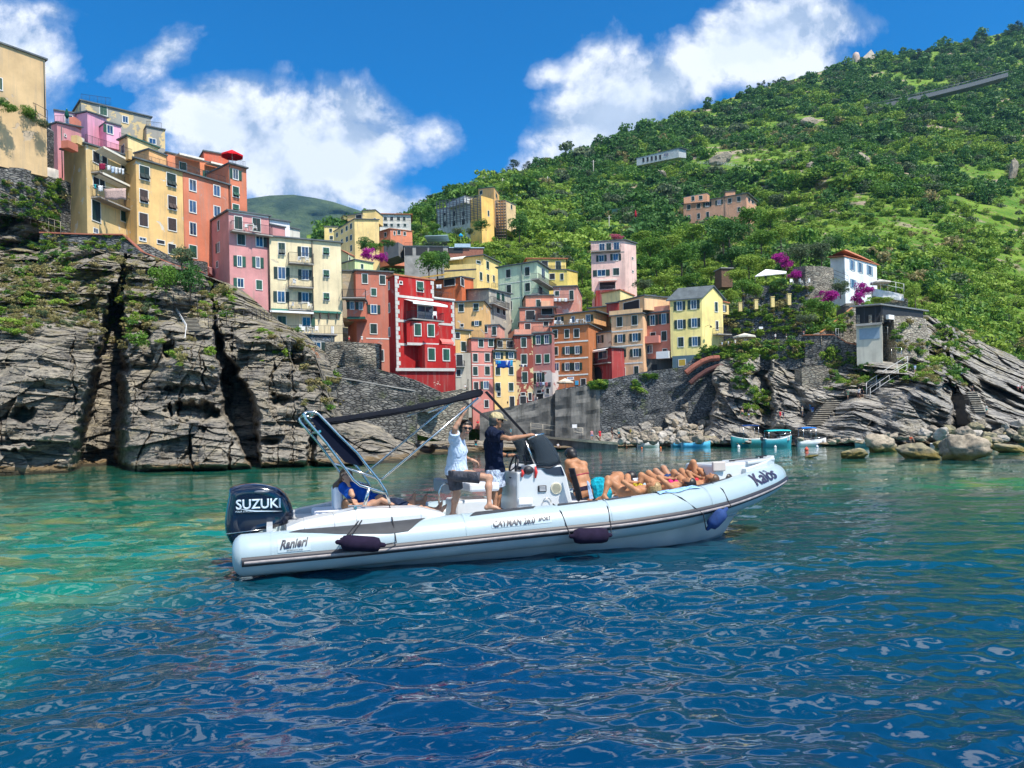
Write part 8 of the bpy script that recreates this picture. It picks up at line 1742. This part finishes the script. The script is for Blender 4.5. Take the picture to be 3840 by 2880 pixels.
shore_boat('dinghy', 'cream inflatable dinghy by the end of the landing stage', 10, 205, 310, 392, 34, (.45, .45, .40), 1, 0, 'dinghy', trim=(.52, .50, .42)); shore_boat('motor_boat', 'small white motor boat tied below the landing steps', 10, 548, 665, 392, 30, (.62, .64, .66), -1, 0, 'motor')
shore_boat('dinghy', 'pale dinghy nosing out behind the dark triangular boulder', 8, 722, 880, 655, 56, (.12, .32, .30), -1, 0, 'dinghy', trim=(.62, .64, .60)); shore_boat('speedboat', 'red and white speedboat with a person aboard among the boulders', 8, 1010, 1200, 632, 52, (.60, .05, .08), -1, 0, 'motor', trim=(.65, .2, .2));
shore_boat('rowing_boat', 'blue boat with a red buoy aboard, far right among the rocks', 8, 2020, 2160, 600, 34, (.05, .22, .42), -1, 0, 'motor'); shore_boat('kayak', 'small white kayak lying between the weedy boulders', 8, 1400, 1480, 640, 24, (.6, .64, .68), 1, 0, 'row', bw=.7)
def buoy(c, x, y, r, col, label, m_=None):
 px, py = S(c, x, y); Y = waterY(px, py+2); k = Y/F/CROP[c][2]; p = P(px, py, Y); mm = MB(); mm.ell((0, 0, 0), (r*k, r*k, r*k*1.15)); mm.tube([(0, 0, r*k), (0, 0, r*k*1.5)], r*k*.2, 6); o = mm.build('mooring_buoy', simple('buoy_'+'_'.join(str(int(v*100)) for v in col), col, .4)); o.location = (p.x, p.y, r*k*.5); tag(o, label, 'buoy')
buoy(10, 550, 394, 10, (.7, .5, .02), 'yellow buoy floating off the landing stage'); buoy(10, 775, 396, 8, (.7, .16, .03), 'orange buoy left of the white rowing boat'); buoy(10, 900, 398, 7, (.7, .16, .03), 'orange buoy under the outboard of the white rowing boat'); buoy(10, 1056, 396, 8, (.7, .18, .04), 'orange buoy at the bow of the white rowing boat')
buoy(5, 567, 1550, 13, (.62, .07, .03), 'red pear-shaped buoy in front of the white motor boat'); buoy(5, 122, 1530, 10, (.7, .7, .68), 'white buoy at the foot of the long teal boat'); buoy(5, 362, 1532, 9, (.7, .7, .68), 'white buoy below the turquoise awning boat'); buoy(5, 636, 1530, 9, (.6, .62, .7), 'white buoy by the blue awning boat')
e = empty('landing_stage', P(*S(10, 300, 360), 92), 'pale concrete landing stage sloping down beside the harbour wall', 'jetty'); mm = MB()
A = [P(*S(10, x, y), Y) for x, y, Y in ((60, 296, 101), (440, 330, 95), (700, 350, 92))];
for a, b in zip(A[:-1], A[1:]): mm.hexa([Vector((a.x, a.y, -1)), Vector((b.x, b.y, -1)), Vector((b.x, b.y+4, -1)), Vector((a.x, a.y+4, -1)), a-Vector((0, 0, .3)), b-Vector((0, 0, .3)), b+Vector((0, 4, -.3)), a+Vector((0, 4, -.3))])
mm.build('base', STAIN, e, e.location); mm = MB()
for a, b in zip(A[:-1], A[1:]): mm.poly([a+Vector((0, -.2, -.29)), b+Vector((0, -.2, -.29)), b+Vector((0, 4, -.29)), a+Vector((0, 4, -.29))], (0, 0, .28))
mm.build('slab', simple('pale_slab', (.50, .44, .30), .8, var=.2), e, e.location)
rails('rope railing along the landing stage', 10, [(-20, 275), (180, 300), (412, 318)], 1.5, Y=99, mat_=simple('rope_pale', (.52, .47, .38), .8), name='rope_railing')
def steps(label, c, x0, y0, x1, y1, n, wpx, Y0, Y1):
 e = empty('stone_steps', P(*S(c, x0, y0), Y0), label, 'stairs'); mm = MB()
 ys = surfY(c, [(x0+(x1-x0)*i/n+q*wpx, y0+(y1-y0)*i/n-3) for i in range(n) for q in (-.4, .4)]); m2 = MB(); ym = [min([v for v in ys[2*i:2*i+2] if v] or [Y0+(Y1-Y0)*i/n]) for i in range(n)]
 for i in range(n):
  t = i/n; Y = min(ym[i:])-.5; k = Y/F/CROP[c][2]; p = P(*S(c, x0+(x1-x0)*t, y0+(y1-y0)*t), Y); rise = abs(y1-y0)/n*k; mm.hexa([p+Vector((-wpx*k/2, -.1, -1.2)), p+Vector((wpx*k/2, -.1, -1.2)), p+Vector((wpx*k/2, 3.2, -1.2)), p+Vector((-wpx*k/2, 3.2, -1.2)), p+Vector((-wpx*k/2, -.1, rise*.75)), p+Vector((wpx*k/2, -.1, rise*.75)), p+Vector((wpx*k/2, 3.2, rise*.75)), p+Vector((-wpx*k/2, 3.2, rise*.75))]); m2.box(p+Vector((0, .25, rise*.86)), (wpx*k+.1, .95, rise*.3))
 mm.build('stair_body', simple('riser_shade', (.07, .065, .06), .9, var=.35, scale=2), e, e.location); m2.build('tread', simple('step_stone', (.42, .38, .31), .9, var=.35, scale=2), e, e.location)  # dark riser colour paints the shadow between the pale treads
steps('broad stone steps climbing from the shore behind the blue awning boat', 5, 618, 1392, 755, 1225, 12, 95, 84, 90); steps('dark narrow steps between the big rock slab and the right-hand rocks', 5, 1700, 1310, 1640, 1170, 10, 70, 82, 88); steps('grey stairway climbing to the white hillside house', 5, 848, 612, 892, 508, 14, 56, 118, 128); steps('stone steps beneath the small fenced terrace on the headland', 9, 1240, 500, 1220, 420, 9, 70, 76, 80)
rails('long white stair railing slanting across the shore cliff, upper line', 5, [(960, 1195), (1090, 1105), (1230, 1020)], 1.6, Y=88, mat_=simple('pale_rail', (.6, .6, .58), .6)); rails('white stair railing slanting across the shore cliff, lower line', 5, [(985, 1215), (1110, 1130), (1225, 1060)], 1.3, Y=87, mat_=simple('pale_rail', (.6, .6, .58), .6)); rails('pale railing along the cafe forecourt', 5, [(760, 840), (900, 830), (1100, 826)], 1.8, Y=104.5, mat_=simple('pale_rail', (.6, .6, .58), .6)); rails('small iron railing below the red parasol', 5, [(1060, 960), (1190, 958)], 1.6, Y=101, mat_=M_STEEL)
rails('iron fence round the little terrace on the headland', 9, [(915, 390), (1035, 385), (1110, 385), (1260, 400)], 1.8, Y=76, mat_=IRON); rails('iron fence along the headland path up to the pink house', 9, [(1330, 480), (1500, 440), (1610, 425), (1735, 430)], 1.1, Y=77, mat_=IRON); rails('white bent handrail beside the headland steps', 9, [(1125, 370), (1190, 480), (1180, 560), (1100, 580)], .35, Y=74, mat_=WHITE); rails('rustic timber railing on the left cliff stair', 1, [(-20, 1230), (110, 1290), (260, 1400), (420, 1450)], 1.6, Y=80, mat_=simple('weathered_timber', (.30, .25, .18), .9)); rails('iron balustrade on the curved wall by the beige house', 1, [(0, 590), (160, 624), (250, 660), (330, 704)], 2.0, Y=83, mat_=IRON)
rails('thin railing along the rock-top path', 5, [(0, 868), (130, 854), (300, 830), (560, 800)], 1.2, Y=107.5, mat_=IRON); rails('glass-topped railing at the white hillside house', 5, [(745, 430), (840, 470)], 1.6, Y=131, mat_=IRON); rails('white balustrade of the terrace beside the white hillside house', 5, [(1000, 492), (1100, 510), (1205, 530)], 1.8, Y=130.5, mat_=WHITE)
h = H('rock_cafe', 'dark open-sided cafe with a flat roof above a grey roller shutter', 5, [(892, 735, 102), (1060, 722)], 825, pl(190, 186, 170, seed=81), ext=3.5, depth=5, group=None, cat='cafe', roofless=True)
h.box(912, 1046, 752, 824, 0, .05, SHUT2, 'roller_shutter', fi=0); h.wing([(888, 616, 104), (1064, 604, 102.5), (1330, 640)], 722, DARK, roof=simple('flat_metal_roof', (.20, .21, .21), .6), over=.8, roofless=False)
for x in (905, 985, 1060): h.box(x-11, x+11, 668, 722, .02, .5, M_PALE, 'stone_post', fi=1 if x < 1064 else 2)
for x in (893, 945, 1018, 1058): h.box(x-2, x+2, 612, 722, .5, .62, IRON, 'roof_post', fi=1)
h.box(1072, 1108, 670, 698, .3, .7, WHITE, 'air_conditioner', fi=2); h.line(892, 1062, 735, 724, .3, CONC, 'slab', fi=0, n1=.6)
h = H('concrete_frame_building', 'unfinished grey concrete frame building with dark open bays', 2, [(1715, 385, 165), (2078, 388)], 465, CONC, ext=6, depth=6, group=None, cat='building')
for x0, x1 in ((1722, 1785), (1815, 1910), (1925, 2040)): h.box(x0, x1, 392, 458, .0, .06, DARK, 'bay_shade')
h.wing([(1545, 365, 168), (1668, 350, 164), (1722, 380)], 500, plaster((.22, .21, .20), seed=82), roofless=True); h.rail(1720, 2070, 384, 34, n=-.2, fi=0); h.rail(1880, 2076, 384, 90, n=-3, fi=0, y2=384)
MB().poly([P(*S(2, x, y), 168) for x, y in ((1885, 300), (2078, 294), (2074, 288), (1892, 296))], (0, 5, .0)).build('sheet_roof', simple('corrugated_blue', (.35, .48, .52), .6), h.e, h.org)
h = H('brick_shed', 'low bare brick shed with a blue sheet roof beside the frame building', 3, [(175, 288, 168), (468, 290)], 335, simple('raw_brick', (.30, .12, .08), .9, var=.3, scale=4), ext=6, depth=5, group=None, cat='shed', roof=simple('pale_blue_sheet', (.38, .5, .6), .6)); h.box(180, 300, 292, 330, 0, .05, DARK, 'bay_shade'); h.box(232, 362, 255, 285, -1.5, .4, simple('pale_blue_sheet', (.38, .5, .6), .6), 'sheet_stack')
def scaffold(label, c, x0, y0, x1, y1, x2, y2, x3, y3, nx, nz, Y0, Y1, mat_, r=.05, d=1.4):
 a, b = P(*S(c, x0, y0), Y0), P(*S(c, x1, y1), Y1); at, bt = P(*S(c, x2, y2), Y0).z, P(*S(c, x3, y3), Y1).z; mm = MB()
 for dd in (0, -d):
  for i in range(nx+1): t = i/nx; p = a.lerp(b, t)+Vector((0, dd, 0)); mm.tube([p, Vector((p.x, p.y, at+(bt-at)*t))], r, 5)
  for k in range(1, nz+1):
   t = k/nz; mm.tube([Vector((a.x, a.y+dd, a.z+(at-a.z)*t)), Vector((b.x, b.y+dd, b.z+(bt-b.z)*t))], r*.9, 5)
 return tag(mm.build('scaffolding', mat_), label, 'scaffolding')
scaffold('steel scaffolding wrapped round the white front of the hilltop house', 6, 345, 640, 750, 560, 345, 395, 750, 340, 13, 7, 231, 218, simple('scaffold_steel', (.06, .065, .08), .6), .09)
scaffold('tall brown timber scaffold tower under the beige hut house', 6, 888, 745, 982, 740, 905, 410, 972, 405, 4, 13, 196, 196, simple('scaffold_timber', (.14, .10, .07), .9), .13, 3)
def parasol(name, label, c, x, y, w_, h_, Y, col, pole=60, closed=False):
 k = Y/F/CROP[c][2]; p = P(*S(c, x, y), Y); e = empty(name, p, label, 'parasol'); mm = MB(); n = 8; W_, Hh = w_*k/2, h_*k; m2 = cloth('parasol_'+'_'.join(str(int(v*100)) for v in col), col)
 if closed: mm.tube([(0, 0, 0), (0, 0, Hh*.3), (0, 0, Hh*.9), (0, 0, Hh)], [.12, .32, .1, .02], 8)
 else:
  V = [(0, 0, Hh)]+[(W_*math.cos(2*math.pi*i/n), W_*math.sin(2*math.pi*i/n), 0) for i in range(n)]+[(W_*math.cos(2*math.pi*i/n), W_*math.sin(2*math.pi*i/n), -.22) for i in range(n)]; mm.add(V, [(0, 1+i, 1+(i+1) % n) for i in range(n)]+[(1+i, 1+n+i, 1+n+(i+1) % n, 1+(i+1) % n) for i in range(n)])
 mm.build('canopy', m2, e); mp = MB(); mp.tube([(0, 0, -pole*k), (0, 0, Hh)], .04, 6); mp.build('pole', WHITE, e)
parasol('parasol', 'cream parasol over the quay stall by the tan-orange house', 3, 1148, 1398, 140, 30, 113, (.70, .60, .46), 60); parasol('parasol', 'scarlet parasol on the orange tower house roof', 1, 1605, 890, 150, 40, 101.5, (.70, .02, .03), 50); parasol('parasol', 'closed red parasol on the rocks below the cafe', 5, 1037, 875, 30, 66, 101.5, (.55, .02, .03), 60, True)
parasol('parasol', 'cream cafe parasol on the path beside the yellow gabled house', 5, 160, 806, 150, 22, 110.5, (.66, .62, .52), 40); parasol('parasol', 'pale flat parasol on the white-railed terrace', 5, 1050, 452, 130, 20, 131, (.62, .58, .50), 60); parasol('parasol', 'closed dark green parasol on the lilac roof terrace', 1, 463, 635, 20, 70, 103, (.01, .08, .06), 30, True); parasol('parasol', 'small blue parasol beside the brick shed', 3, 283, 182, 36, 18, 172, (.02, .30, .55), 40); parasol('parasol', 'closed red parasol above the vineyard netting', 6, 2172, 530, 20, 70, 175, (.35, .02, .04), 20, True)
e = empty('shade_sail', P(*S(5, 330, 470), 125), 'white shade canopy on slim poles above the garden terrace', 'canopy'); k5 = lambda x, y, Y=125: P(*S(5, x, y), Y); mm = MB()
mm.add([k5(228, 412, 123), k5(300, 366, 125), k5(436, 380, 125), k5(432, 392, 122)], [(0, 1, 2, 3)]); mm.add([k5(228, 416, 123), k5(300, 370, 125), k5(436, 384, 125), k5(432, 396, 122)], [(3, 2, 1, 0)]); mm.build('canopy', WHITE, e, e.location); mm = MB(); [mm.tube([k5(x, y, Y), k5(x, 470, Y)], .05, 6) for x, y, Y in ((230, 414, 123), (302, 368, 125), (434, 394, 122))]; mm.build('pole', IRON, e, e.location)
for i, x in enumerate((132, 236, 344, 452)):
 y = 640-i*16; a = P(*S(5, x, y), 116.6); mm = MB(); mm.box((0, 0, .6), (.5, .5, 1.3+.12*i)); mm.box((0, 0, 1.3+.06*i), (.62, .62, .08)); o = mm.build('garden_pillar', pl(222, 196, 120, seed=83)); o.location = a; tag(o, 'square pale yellow pillar, %s of four on the terrace wall' % ('first from the left', 'second from the left', 'third from the left', 'last')[i], 'pillar', 'pillars of the terrace wall')
h = H('wooden_hut', 'small brown wooden hut on the garden slope above the slate roof', 4, [(1800, 400, 150), (1905, 402)], 480, simple('hut_wood', (.14, .08, .05), .9, var=.3), ext=2, depth=3, group=None, cat='hut', roof=CONC)
for c, x, y, w_, h_, Y, lb in ((10, 342, 217, 40, 30, 107.5, 'blank white notice board on the streaked harbour wall'), (5, 268, 750, 26, 14, 115.6, 'small pale plaque on the dark terrace wall')):
 k = Y/F/CROP[c][2]; p = P(*S(c, x, y), Y); mm = MB(); mm.box((0, 0, 0), (w_*k, .05, h_*k)); mm.box((0, .08, 0), (w_*k*.7, .12, h_*k*.7)); o = mm.build('notice_board', simple('sign_white', (.75, .75, .75), .6)); o.location = p; tag(o, lb, 'sign')
def washing(label, c, x0, y0, x1, y1, items, Y, sag=4):
 k = Y/F/CROP[c][2]; a, b = P(*S(c, x0, y0), Y), P(*S(c, x1, y1), Y); e = empty('washing_line', a, label, 'laundry'); mm = MB(); mm.tube([a, (a+b)/2-Vector((0, 0, sag*k)), b], .015, 4); mm.build('line', WHITE, e, e.location)
 for i, (t, w_, h_, col) in enumerate(items):
  p = a.lerp(b, t)-Vector((0, 0, sag*k*(1-(2*t-1)**2))); V = []
  for r_ in range(5):
   for q in range(7): V.append((p.x+(q/6-.5)*w_*k, p.y+.05*math.sin(q*1.7+r_*.6)-.03, p.z-r_/4*h_*k*(1+.06*math.sin(q*2+i))))
  o = mesh_np('garment', V, grid_faces(5, 7), cloth('laundry_'+'_'.join(str(int(v*100)) for v in col), col), e, off=e.location); md = o.modifiers.new('s', 'SOLIDIFY'); md.thickness = .02
W_ = (.68, .70, .72)
washing('white and maroon washing over the upper balcony of the yellow house', 1, 690, 940, 862, 985, [(.10, 44, 44, (.25, .02, .06)), (.36, 24, 34, W_), (.52, 24, 44, (.45, .55, .68)), (.66, 20, 44, W_), (.8, 18, 36, W_), (.93, 16, 40, W_)], 86.2); washing('pink sheet and white shirt over the lower balcony of the yellow house', 1, 650, 1088, 872, 1130, [(.04, 14, 30, (.02, .35, .4)), (.20, 34, 40, W_), (.66, 150, 76, (.50, .36, .32))], 86.2)
washing('blue sheets and pale towels strung across the laundry house', 3, 568, 1218, 720, 1216, [(.10, 28, 34, (.05, .22, .5)), (.22, 26, 28, (.02, .40, .62)), (.45, 110, 60, (.01, .06, .32)), (.70, 38, 40, (.50, .55, .72)), (.88, 24, 50, (.02, .3, .55))], 111.5, 6); washing('dark socks and shirts under a window of the peeling red house', 3, 765, 1255, 836, 1255, [(.1, 10, 14, (.03, .03, .05)), (.3, 10, 18, (.1, .1, .2)), (.5, 14, 20, W_), (.7, 12, 16, (.03, .03, .05)), (.9, 12, 18, (.3, .35, .4))], 114.2, 2)
washing('patterned scarves under the lowest shutters of the mauve house', 3, 905, 1402, 1030, 1398, [(.10, 20, 40, (.25, .1, .14)), (.32, 16, 36, (.12, .1, .2)), (.5, 20, 26, (.4, .5, .65)), (.7, 20, 40, (.3, .1, .12)), (.9, 22, 38, (.05, .05, .07))], 114.6, 1); washing('white rugs aired on the balcony of the peeling pink house', 3, 1058, 704, 1170, 704, [(.1, 24, 28, W_), (.4, 20, 30, W_), (.62, 26, 26, (.7, .65, .5)), (.85, 22, 30, W_)], 134.5, 1); washing('white cloths on the orange roof terrace beside the red house', 3, 72, 592, 130, 590, [(.3, 22, 32, W_), (.7, 20, 34, W_)], 122, 1)
a = P(*S(3, 1453, 1233), 117.7); mm = MB(); mm.tube([Vector((.34*math.cos(t), 0, .42*math.sin(t))) for t in np.linspace(0, 6.2832, 20)], .09, 8, cap=False); o = mm.build('lifebuoy', WHITE); o.location = a; tag(o, 'white lifebuoy hanging on the carmine house balcony', 'lifebuoy')
TORSO = [(.5, .02, .03), (.7, .7, .7), (.03, .04, .08), (.04, .2, .4), (.5, .35, .1), (.02, .25, .3), None, (.6, .25, .3)]
def walker(label, c, x, y, hpx, Y, top, bottom, face=0.0, sit=False, sk=SKIN2, hr=HAIR_DK, arm=0):
 k = Y/F/CROP[c][2]; Hh = hpx*k; s = Hh/1.78 if not sit else Hh/1.25; p = np.array(P(*S(c, x, y), Y)); f = np.array([math.sin(face), -math.cos(face), 0]); l = np.array([math.cos(face), math.sin(face), 0]); z = np.array([0, 0, 1.])
 if not sit: pel = p+z*.94*s; d = dict(pelvis=pel, neck=pel+z*.52*s+f*.02, head=pel+z*.70*s+f*.03, face=f, lat=l, aR=p-l*.10*s+z*.08*s+f*.06, aL=p+l*.12*s+z*.08*s-f*.08, wR=pel-l*.28*s+f*.1+z*(.0+arm*.3)*s, wL=pel+l*.26*s+f*.08-z*.02)
 else: pel = p+z*.42*s; d = dict(pelvis=pel, neck=pel+z*.48*s-f*.03, head=pel+z*.66*s+f*.02, face=f, lat=l, kR=pel-l*.12+f*.38*s+z*.12*s, aR=p-l*.12+f*.42*s+z*.05, kL=pel+l*.12+f*.36*s+z*.1, aL=p+l*.14+f*.55*s+z*.04, wR=pel-l*.2+f*.25*s, wL=pel+l*.22+f*.22*s)
 s0 = s
 J = human(label, d, sk, .026, s, group='bathers and walkers on the shore'); hair(J, hr, h=.026)
 if top is not None: top_garment(J, cloth('walker_top_'+'_'.join(str(int(v*100)) for v in top), top), sleeve=.5, t=.03*s, h=.026)
 if bottom is not None: shorts(J, cloth('walker_shorts_'+'_'.join(str(int(v*100)) for v in bottom), bottom), leg=.6, t=.03*s, h=.026)
 return J
NAVY = (.02, .03, .08); RED_ = (.55, .03, .05); WH_ = (.65, .66, .66); TQ = (.03, .35, .4); BK = (.02, .02, .025)
WK = [('person in a pink top and blue skirt standing by the landing steps', 10, 486, 330, 84, 94.5, (.6, .3, .32), (.08, .2, .4)), ('person in a long red dress standing by the landing steps', 10, 552, 334, 90, 94, RED_, RED_, .6), ('person dressed in black standing on the quay end', 10, 653, 318, 90, 96, BK, BK, 1.2), ('person in grey and teal with back turned on the quay end', 10, 710, 312, 90, 97, (.3, .32, .28), (.05, .25, .28), 3.0), ('person in yellow leaning by the quay end', 10, 808, 294, 60, 99, (.4, .34, .1), (.3, .25, .1), -.5),
 ('bare-chested man in dark trunks standing on the breakwater top', 10, 1733, 153, 86, 110, None, (.02, .08, .05)), ('woman in a dark top standing beside the bare-chested man', 10, 1786, 157, 84, 110, BK, (.3, .4, .5), .5), ('person in a red swimsuit standing by the rock slab', 5, 395, 1345, 54, 103, RED_, RED_), ('person in a dark swimsuit next to the one in red', 5, 415, 1345, 52, 103, NAVY, NAVY, .4),
 ('walker in a grey shirt below the broad steps', 5, 538, 1330, 70, 92, (.35, .34, .28), (.1, .1, .12), .7), ('walker in a light blue dress on the lower landing', 5, 594, 1312, 74, 91, (.1, .28, .5), (.1, .28, .5), .3), ('walker with a blue rucksack on the lower landing', 5, 608, 1330, 72, 90, (.08, .14, .35), WH_, 2.8), ('person in a long green dress on the rock landing', 5, 838, 1216, 66, 93, (.08, .14, .10), (.08, .14, .10)), ('man in a white shirt and dark shorts on the rock landing', 5, 912, 1214, 76, 93, WH_, (.05, .03, .04), -1.2), ('person in black beside the white-shirted man', 5, 934, 1205, 62, 94, BK, BK, -1),
 ('walker in white by the black rock stair, far right', 5, 1745, 1315, 66, 82, (.5, .55, .55), (.03, .25, .22), 1.), ('person in dark clothes at the top of the black stair', 5, 1652, 1200, 70, 87, BK, (.1, .1, .1)), ('person in a blue-white top behind the cliff fence', 5, 1278, 1040, 50, 92, (.3, .4, .6), WH_, 3), ('person in blue on the right-hand rock path', 5, 1580, 1080, 44, 92, (.1, .2, .45), BK, 2),
 ('person in white on the rock ledge at the right edge', 5, 1952, 1160, 46, 90, WH_, (.3, .05, .08)), ('person in red at the far right ledge', 5, 1976, 1168, 44, 90, (.35, .05, .10), BK), ('walker in a white top on the upper path, tallest of the group', 5, 362, 832, 46, 109, WH_, NAVY, .5), ('walker in a pale hat by the cafe parasol', 5, 100, 862, 40, 111, (.6, .55, .45), WH_), ('walker in light blue passing the yellow house door', 4, 1806, 1150, 52, 111, (.4, .55, .7), WH_, .8), ('walker in white with a hat behind the one in light blue', 4, 1868, 1142, 52, 111, WH_, (.4, .4, .35), -.8), ('hunched walker with a rucksack at the yellow house corner', 4, 1660, 1164, 44, 109.8, (.3, .08, .06), BK, 1.5),
 ('walker in a pink top at the path bend', 5, 548, 802, 34, 108.5, (.5, .2, .2), WH_), ('walker in a dark top at the path bend', 5, 586, 798, 34, 108.5, NAVY, BK), ('walker in black and white by the path railing', 5, 434, 826, 40, 109, BK, WH_, .8), ('person in white on the lane below the laundry house', 3, 722, 1588, 42, 111.8, WH_, (.3, .25, .3)), ('person in turquoise on the lane below the peeling red house', 3, 808, 1570, 36, 112.3, TQ, WH_), ('person with a white cap on the lane below the laundry house', 3, 672, 1592, 38, 111.8, BK, BK), ('person in a pale shirt at the mauve house door', 3, 918, 1556, 36, 112.5, WH_, NAVY)]
_pts = [S(a[1], a[2], a[3]-q*a[4]) for a in WK for q in (.04, .5)]; ys = surfY(0, _pts)
for n_, a in enumerate(WK):
 v = [y for y in ys[2*n_:2*n_+2] if y]; a = list(a); a[5] = (min(v)-.7) if v and abs(min(v)-a[5]) < 25 else a[5]
 walker(*a)
walker('bare-backed man sitting on the rock pillar below the terrace house', 2, 965, 1310, 100, 72, None, NAVY, 1.5, True, SKIN); walker('second climber sitting just above, leaning on the rock', 2, 930, 1260, 70, 74, None, BK, .9, True, SKIN2); walker('bather in a bikini sitting behind the cap man', 12, 490, 380, 66, 84, RED_, None, 0, True); walker('bather in a turquoise skirt standing on the rocks behind the boat', 12, 472, 596, 96, 84, BK, TQ); walker('bather in a blue suit standing with hands on hips behind the windscreen', 12, 806, 462, 70, 90, (.1, .25, .3), (.1, .25, .3)); walker('person in white sitting on the wall beneath the ochre house', 3, 320, 1460, 44, 106, WH_, WH_, 0, True); walker('tourist in white on the wall corner left of the red house', 2, 1366, 1180, 60, 93, WH_, WH_, .4); walker('bare-chested man behind the wall corner', 2, 1260, 1175, 52, 93.5, None, RED_, 0); walker('person in red steering the speedboat among the boulders', 8, 1215, 610, 66, 66, (.35, .06, .03), BK, 0, True); walker('swimmer holding on near the cream dinghy', 10, 205, 402, 50, 86, (.5, .5, .5), None, .4, True)
def chair_mesh():
 m = MB(); m.box((0, 0, .42), (.44, .42, .04)); m.box((0, .2, .68), (.42, .04, .46))
 for x in (-.2, .2):
  m.box((x, .0, .62), (.04, .42, .03))
  for y in (-.19, .19): m.tube([(x, y, .42), (x*1.15, y*1.15, 0)], .022, 5)
 o = m.build('plastic_chair', WHITE); me = o.data; bpy.data.objects.remove(o); return me
CH = chair_mesh(); m = MB(); m.tube([(0, 0, .70), (0, 0, .73)], .42, 14); m.tube([(0, 0, 0), (0, 0, .7)], .05, 6); m.box((0, 0, .02), (.5, .08, .04)); m.box((0, 0, .02), (.08, .5, .04)); o = m.build('plastic_table', WHITE); TB = o.data; bpy.data.objects.remove(o)
for grp, lb, L in (('white chairs on the cream house balconies', 'white plastic chair on a balcony of the cream house', [(2, 845, 524, 97.3), (912, 524), (800, 716), (785, 905), (935, 905)]), ('white chairs on the terrace below the cream house', 'white plastic chair on the terrace below the cream house', [(2, 878, 1108, 94.2), (930, 1108), (985, 1108)]), ('white chairs on the pink house balcony', 'white plastic chair on the pink house balcony', [(2, 405, 256, 94.6), (480, 258)]),
 ('white chairs on the tan-orange roof terrace', 'white plastic chair on the roof terrace of the tan-orange house', [(3, 1070, 936, 117.8), (1120, 934), (1190, 928), (1245, 924), (1312, 920)]), ('white chairs on the garden terrace', 'white plastic chair on the garden terrace by the shade canopy', [(5, 470, 466, 121.5), (530, 466), (578, 466)]), ('', 'white plastic chair at the right end of the red house balcony', [(2, 1970, 988, 87.2)])):
 c, Y = L[0][0], L[0][3]; L = [(L[0][1], L[0][2])]+L[1:]
 for i, (x, y) in enumerate(L): o = bpy.data.objects.new('plastic_chair', CH); link(o); o.location = P(*S(c, x, y), Y); o.rotation_euler = (0, 0, i*1.9); tag(o, lb, 'chair', grp or None)
for c, x, y, Y, lb in ((2, 875, 525, 97.5, 'white table on the top balcony of the cream house'), (2, 862, 906, 97.5, 'white table on the lowest balcony of the cream house'), (2, 445, 257, 94.6, 'small white table on the pink house balcony'), (3, 1095, 935, 117.8, 'white table left on the tan-orange roof terrace'), (3, 1280, 922, 117.8, 'white table right on the tan-orange roof terrace'), (2, 955, 1108, 94.2, 'white table on the terrace below the cream house')):
 o = bpy.data.objects.new('plastic_table', TB); link(o); o.location = P(*S(c, x, y), Y); tag(o, lb, 'table')
for i, (c, x, y0, y1, lb) in enumerate([(6, 775, 225, 150, 'thin pole on the ridge left of the pines'), (6, 495, 330, 285, 'thin pole on the slope above the white skyline house'), (6, 945, 245, 170, 'wooden pole right of the first ridge pine'), (6, 1078, 482, 320, 'pale tall pole beside the beige hut house'), (6, 1927, 690, 510, 'tall pole on the terrace above the pink tower house'), (6, 1360, 240, 150, 'pale pole on the wooded slope below the ridge'), (6, 1782, 165, 0, 'tall pale mast high on the wooded slope'), (7, 1217, 535, 478, 'pole beside the tiny yellow house'), (7, 532, 515, 468, 'pale pole below the ridge line pines'), (7, 1655, 630, 600, 'small pole on the slope under the viaduct')]):
 q = S(c, x, y0); Y = hillY(*q)-2; a = P(*q, Y); b = P(*S(c, x, y1), Y); m = MB(); m.tube([a-Vector((0, 0, 1)), b], [.14*Y/200, .09*Y/200], 6); m.box(b-Vector((0, 0, .8)), (1.6*Y/250, .12, .12)); tag(m.build('utility_pole', simple('pole_grey', (.35, .33, .30), .8)), lb, 'pole', 'poles on the hillside')
for i, (c, x, y, w_, h_, lb) in enumerate([(7, 465, 800, 130, 80, 'steep grey rock face above the white road railing'), (7, 975, 575, 130, 60, 'rounded grey rock outcrop left of the tiny yellow house'), (7, 1275, 790, 130, 70, 'tan rock outcrop on the scrubby middle slope'), (7, 1000, 830, 110, 50, 'small tan rock scar left of the middle outcrop'), (7, 2150, 900, 110, 150, 'grey cliff scar at the right edge of the hill'), (7, 1420, 790, 60, 50, 'small rocky patch under the path railing'), (7, 120, 880, 180, 50, 'ochre rock bank left of the cutting wall'), (5, 1530, 450, 90, 60, 'tan rock patch on the scrub slope right of the terrace'), (5, 1640, 290, 50, 60, 'narrow tan rock streak high on the scrub slope')]):
 Y = hillY(*S(c, x, y))-1; boulder(c, x, y, w_, h_, Y, BM1, lb, 'rock outcrops on the green hill', i+2); o = COL.objects[-1]; o.scale.y *= .45; o.rotation_euler = (.15, 0, .2*i); o.name = 'rock_outcrop'; o['category'] = 'rock'
hm = bpy.data.materials.new('haze'); hm.use_nodes = True; nt = hm.node_tree; nt.nodes.clear(); ou = nt.nodes.new('ShaderNodeOutputMaterial'); pv = nt.nodes.new('ShaderNodeVolumePrincipled')
pv.inputs['Color'].default_value = (.28, .60, 1, 1); pv.inputs['Density'].default_value = .00006; pv.inputs['Anisotropy'].default_value = .2; nt.links.new(pv.outputs[0], ou.inputs['Volume'])
mm = MB(); mm.box((0, 2500, 500), (7000, 5600, 1010)); o = mm.build('haze', hm); tag(o, kind='stuff')
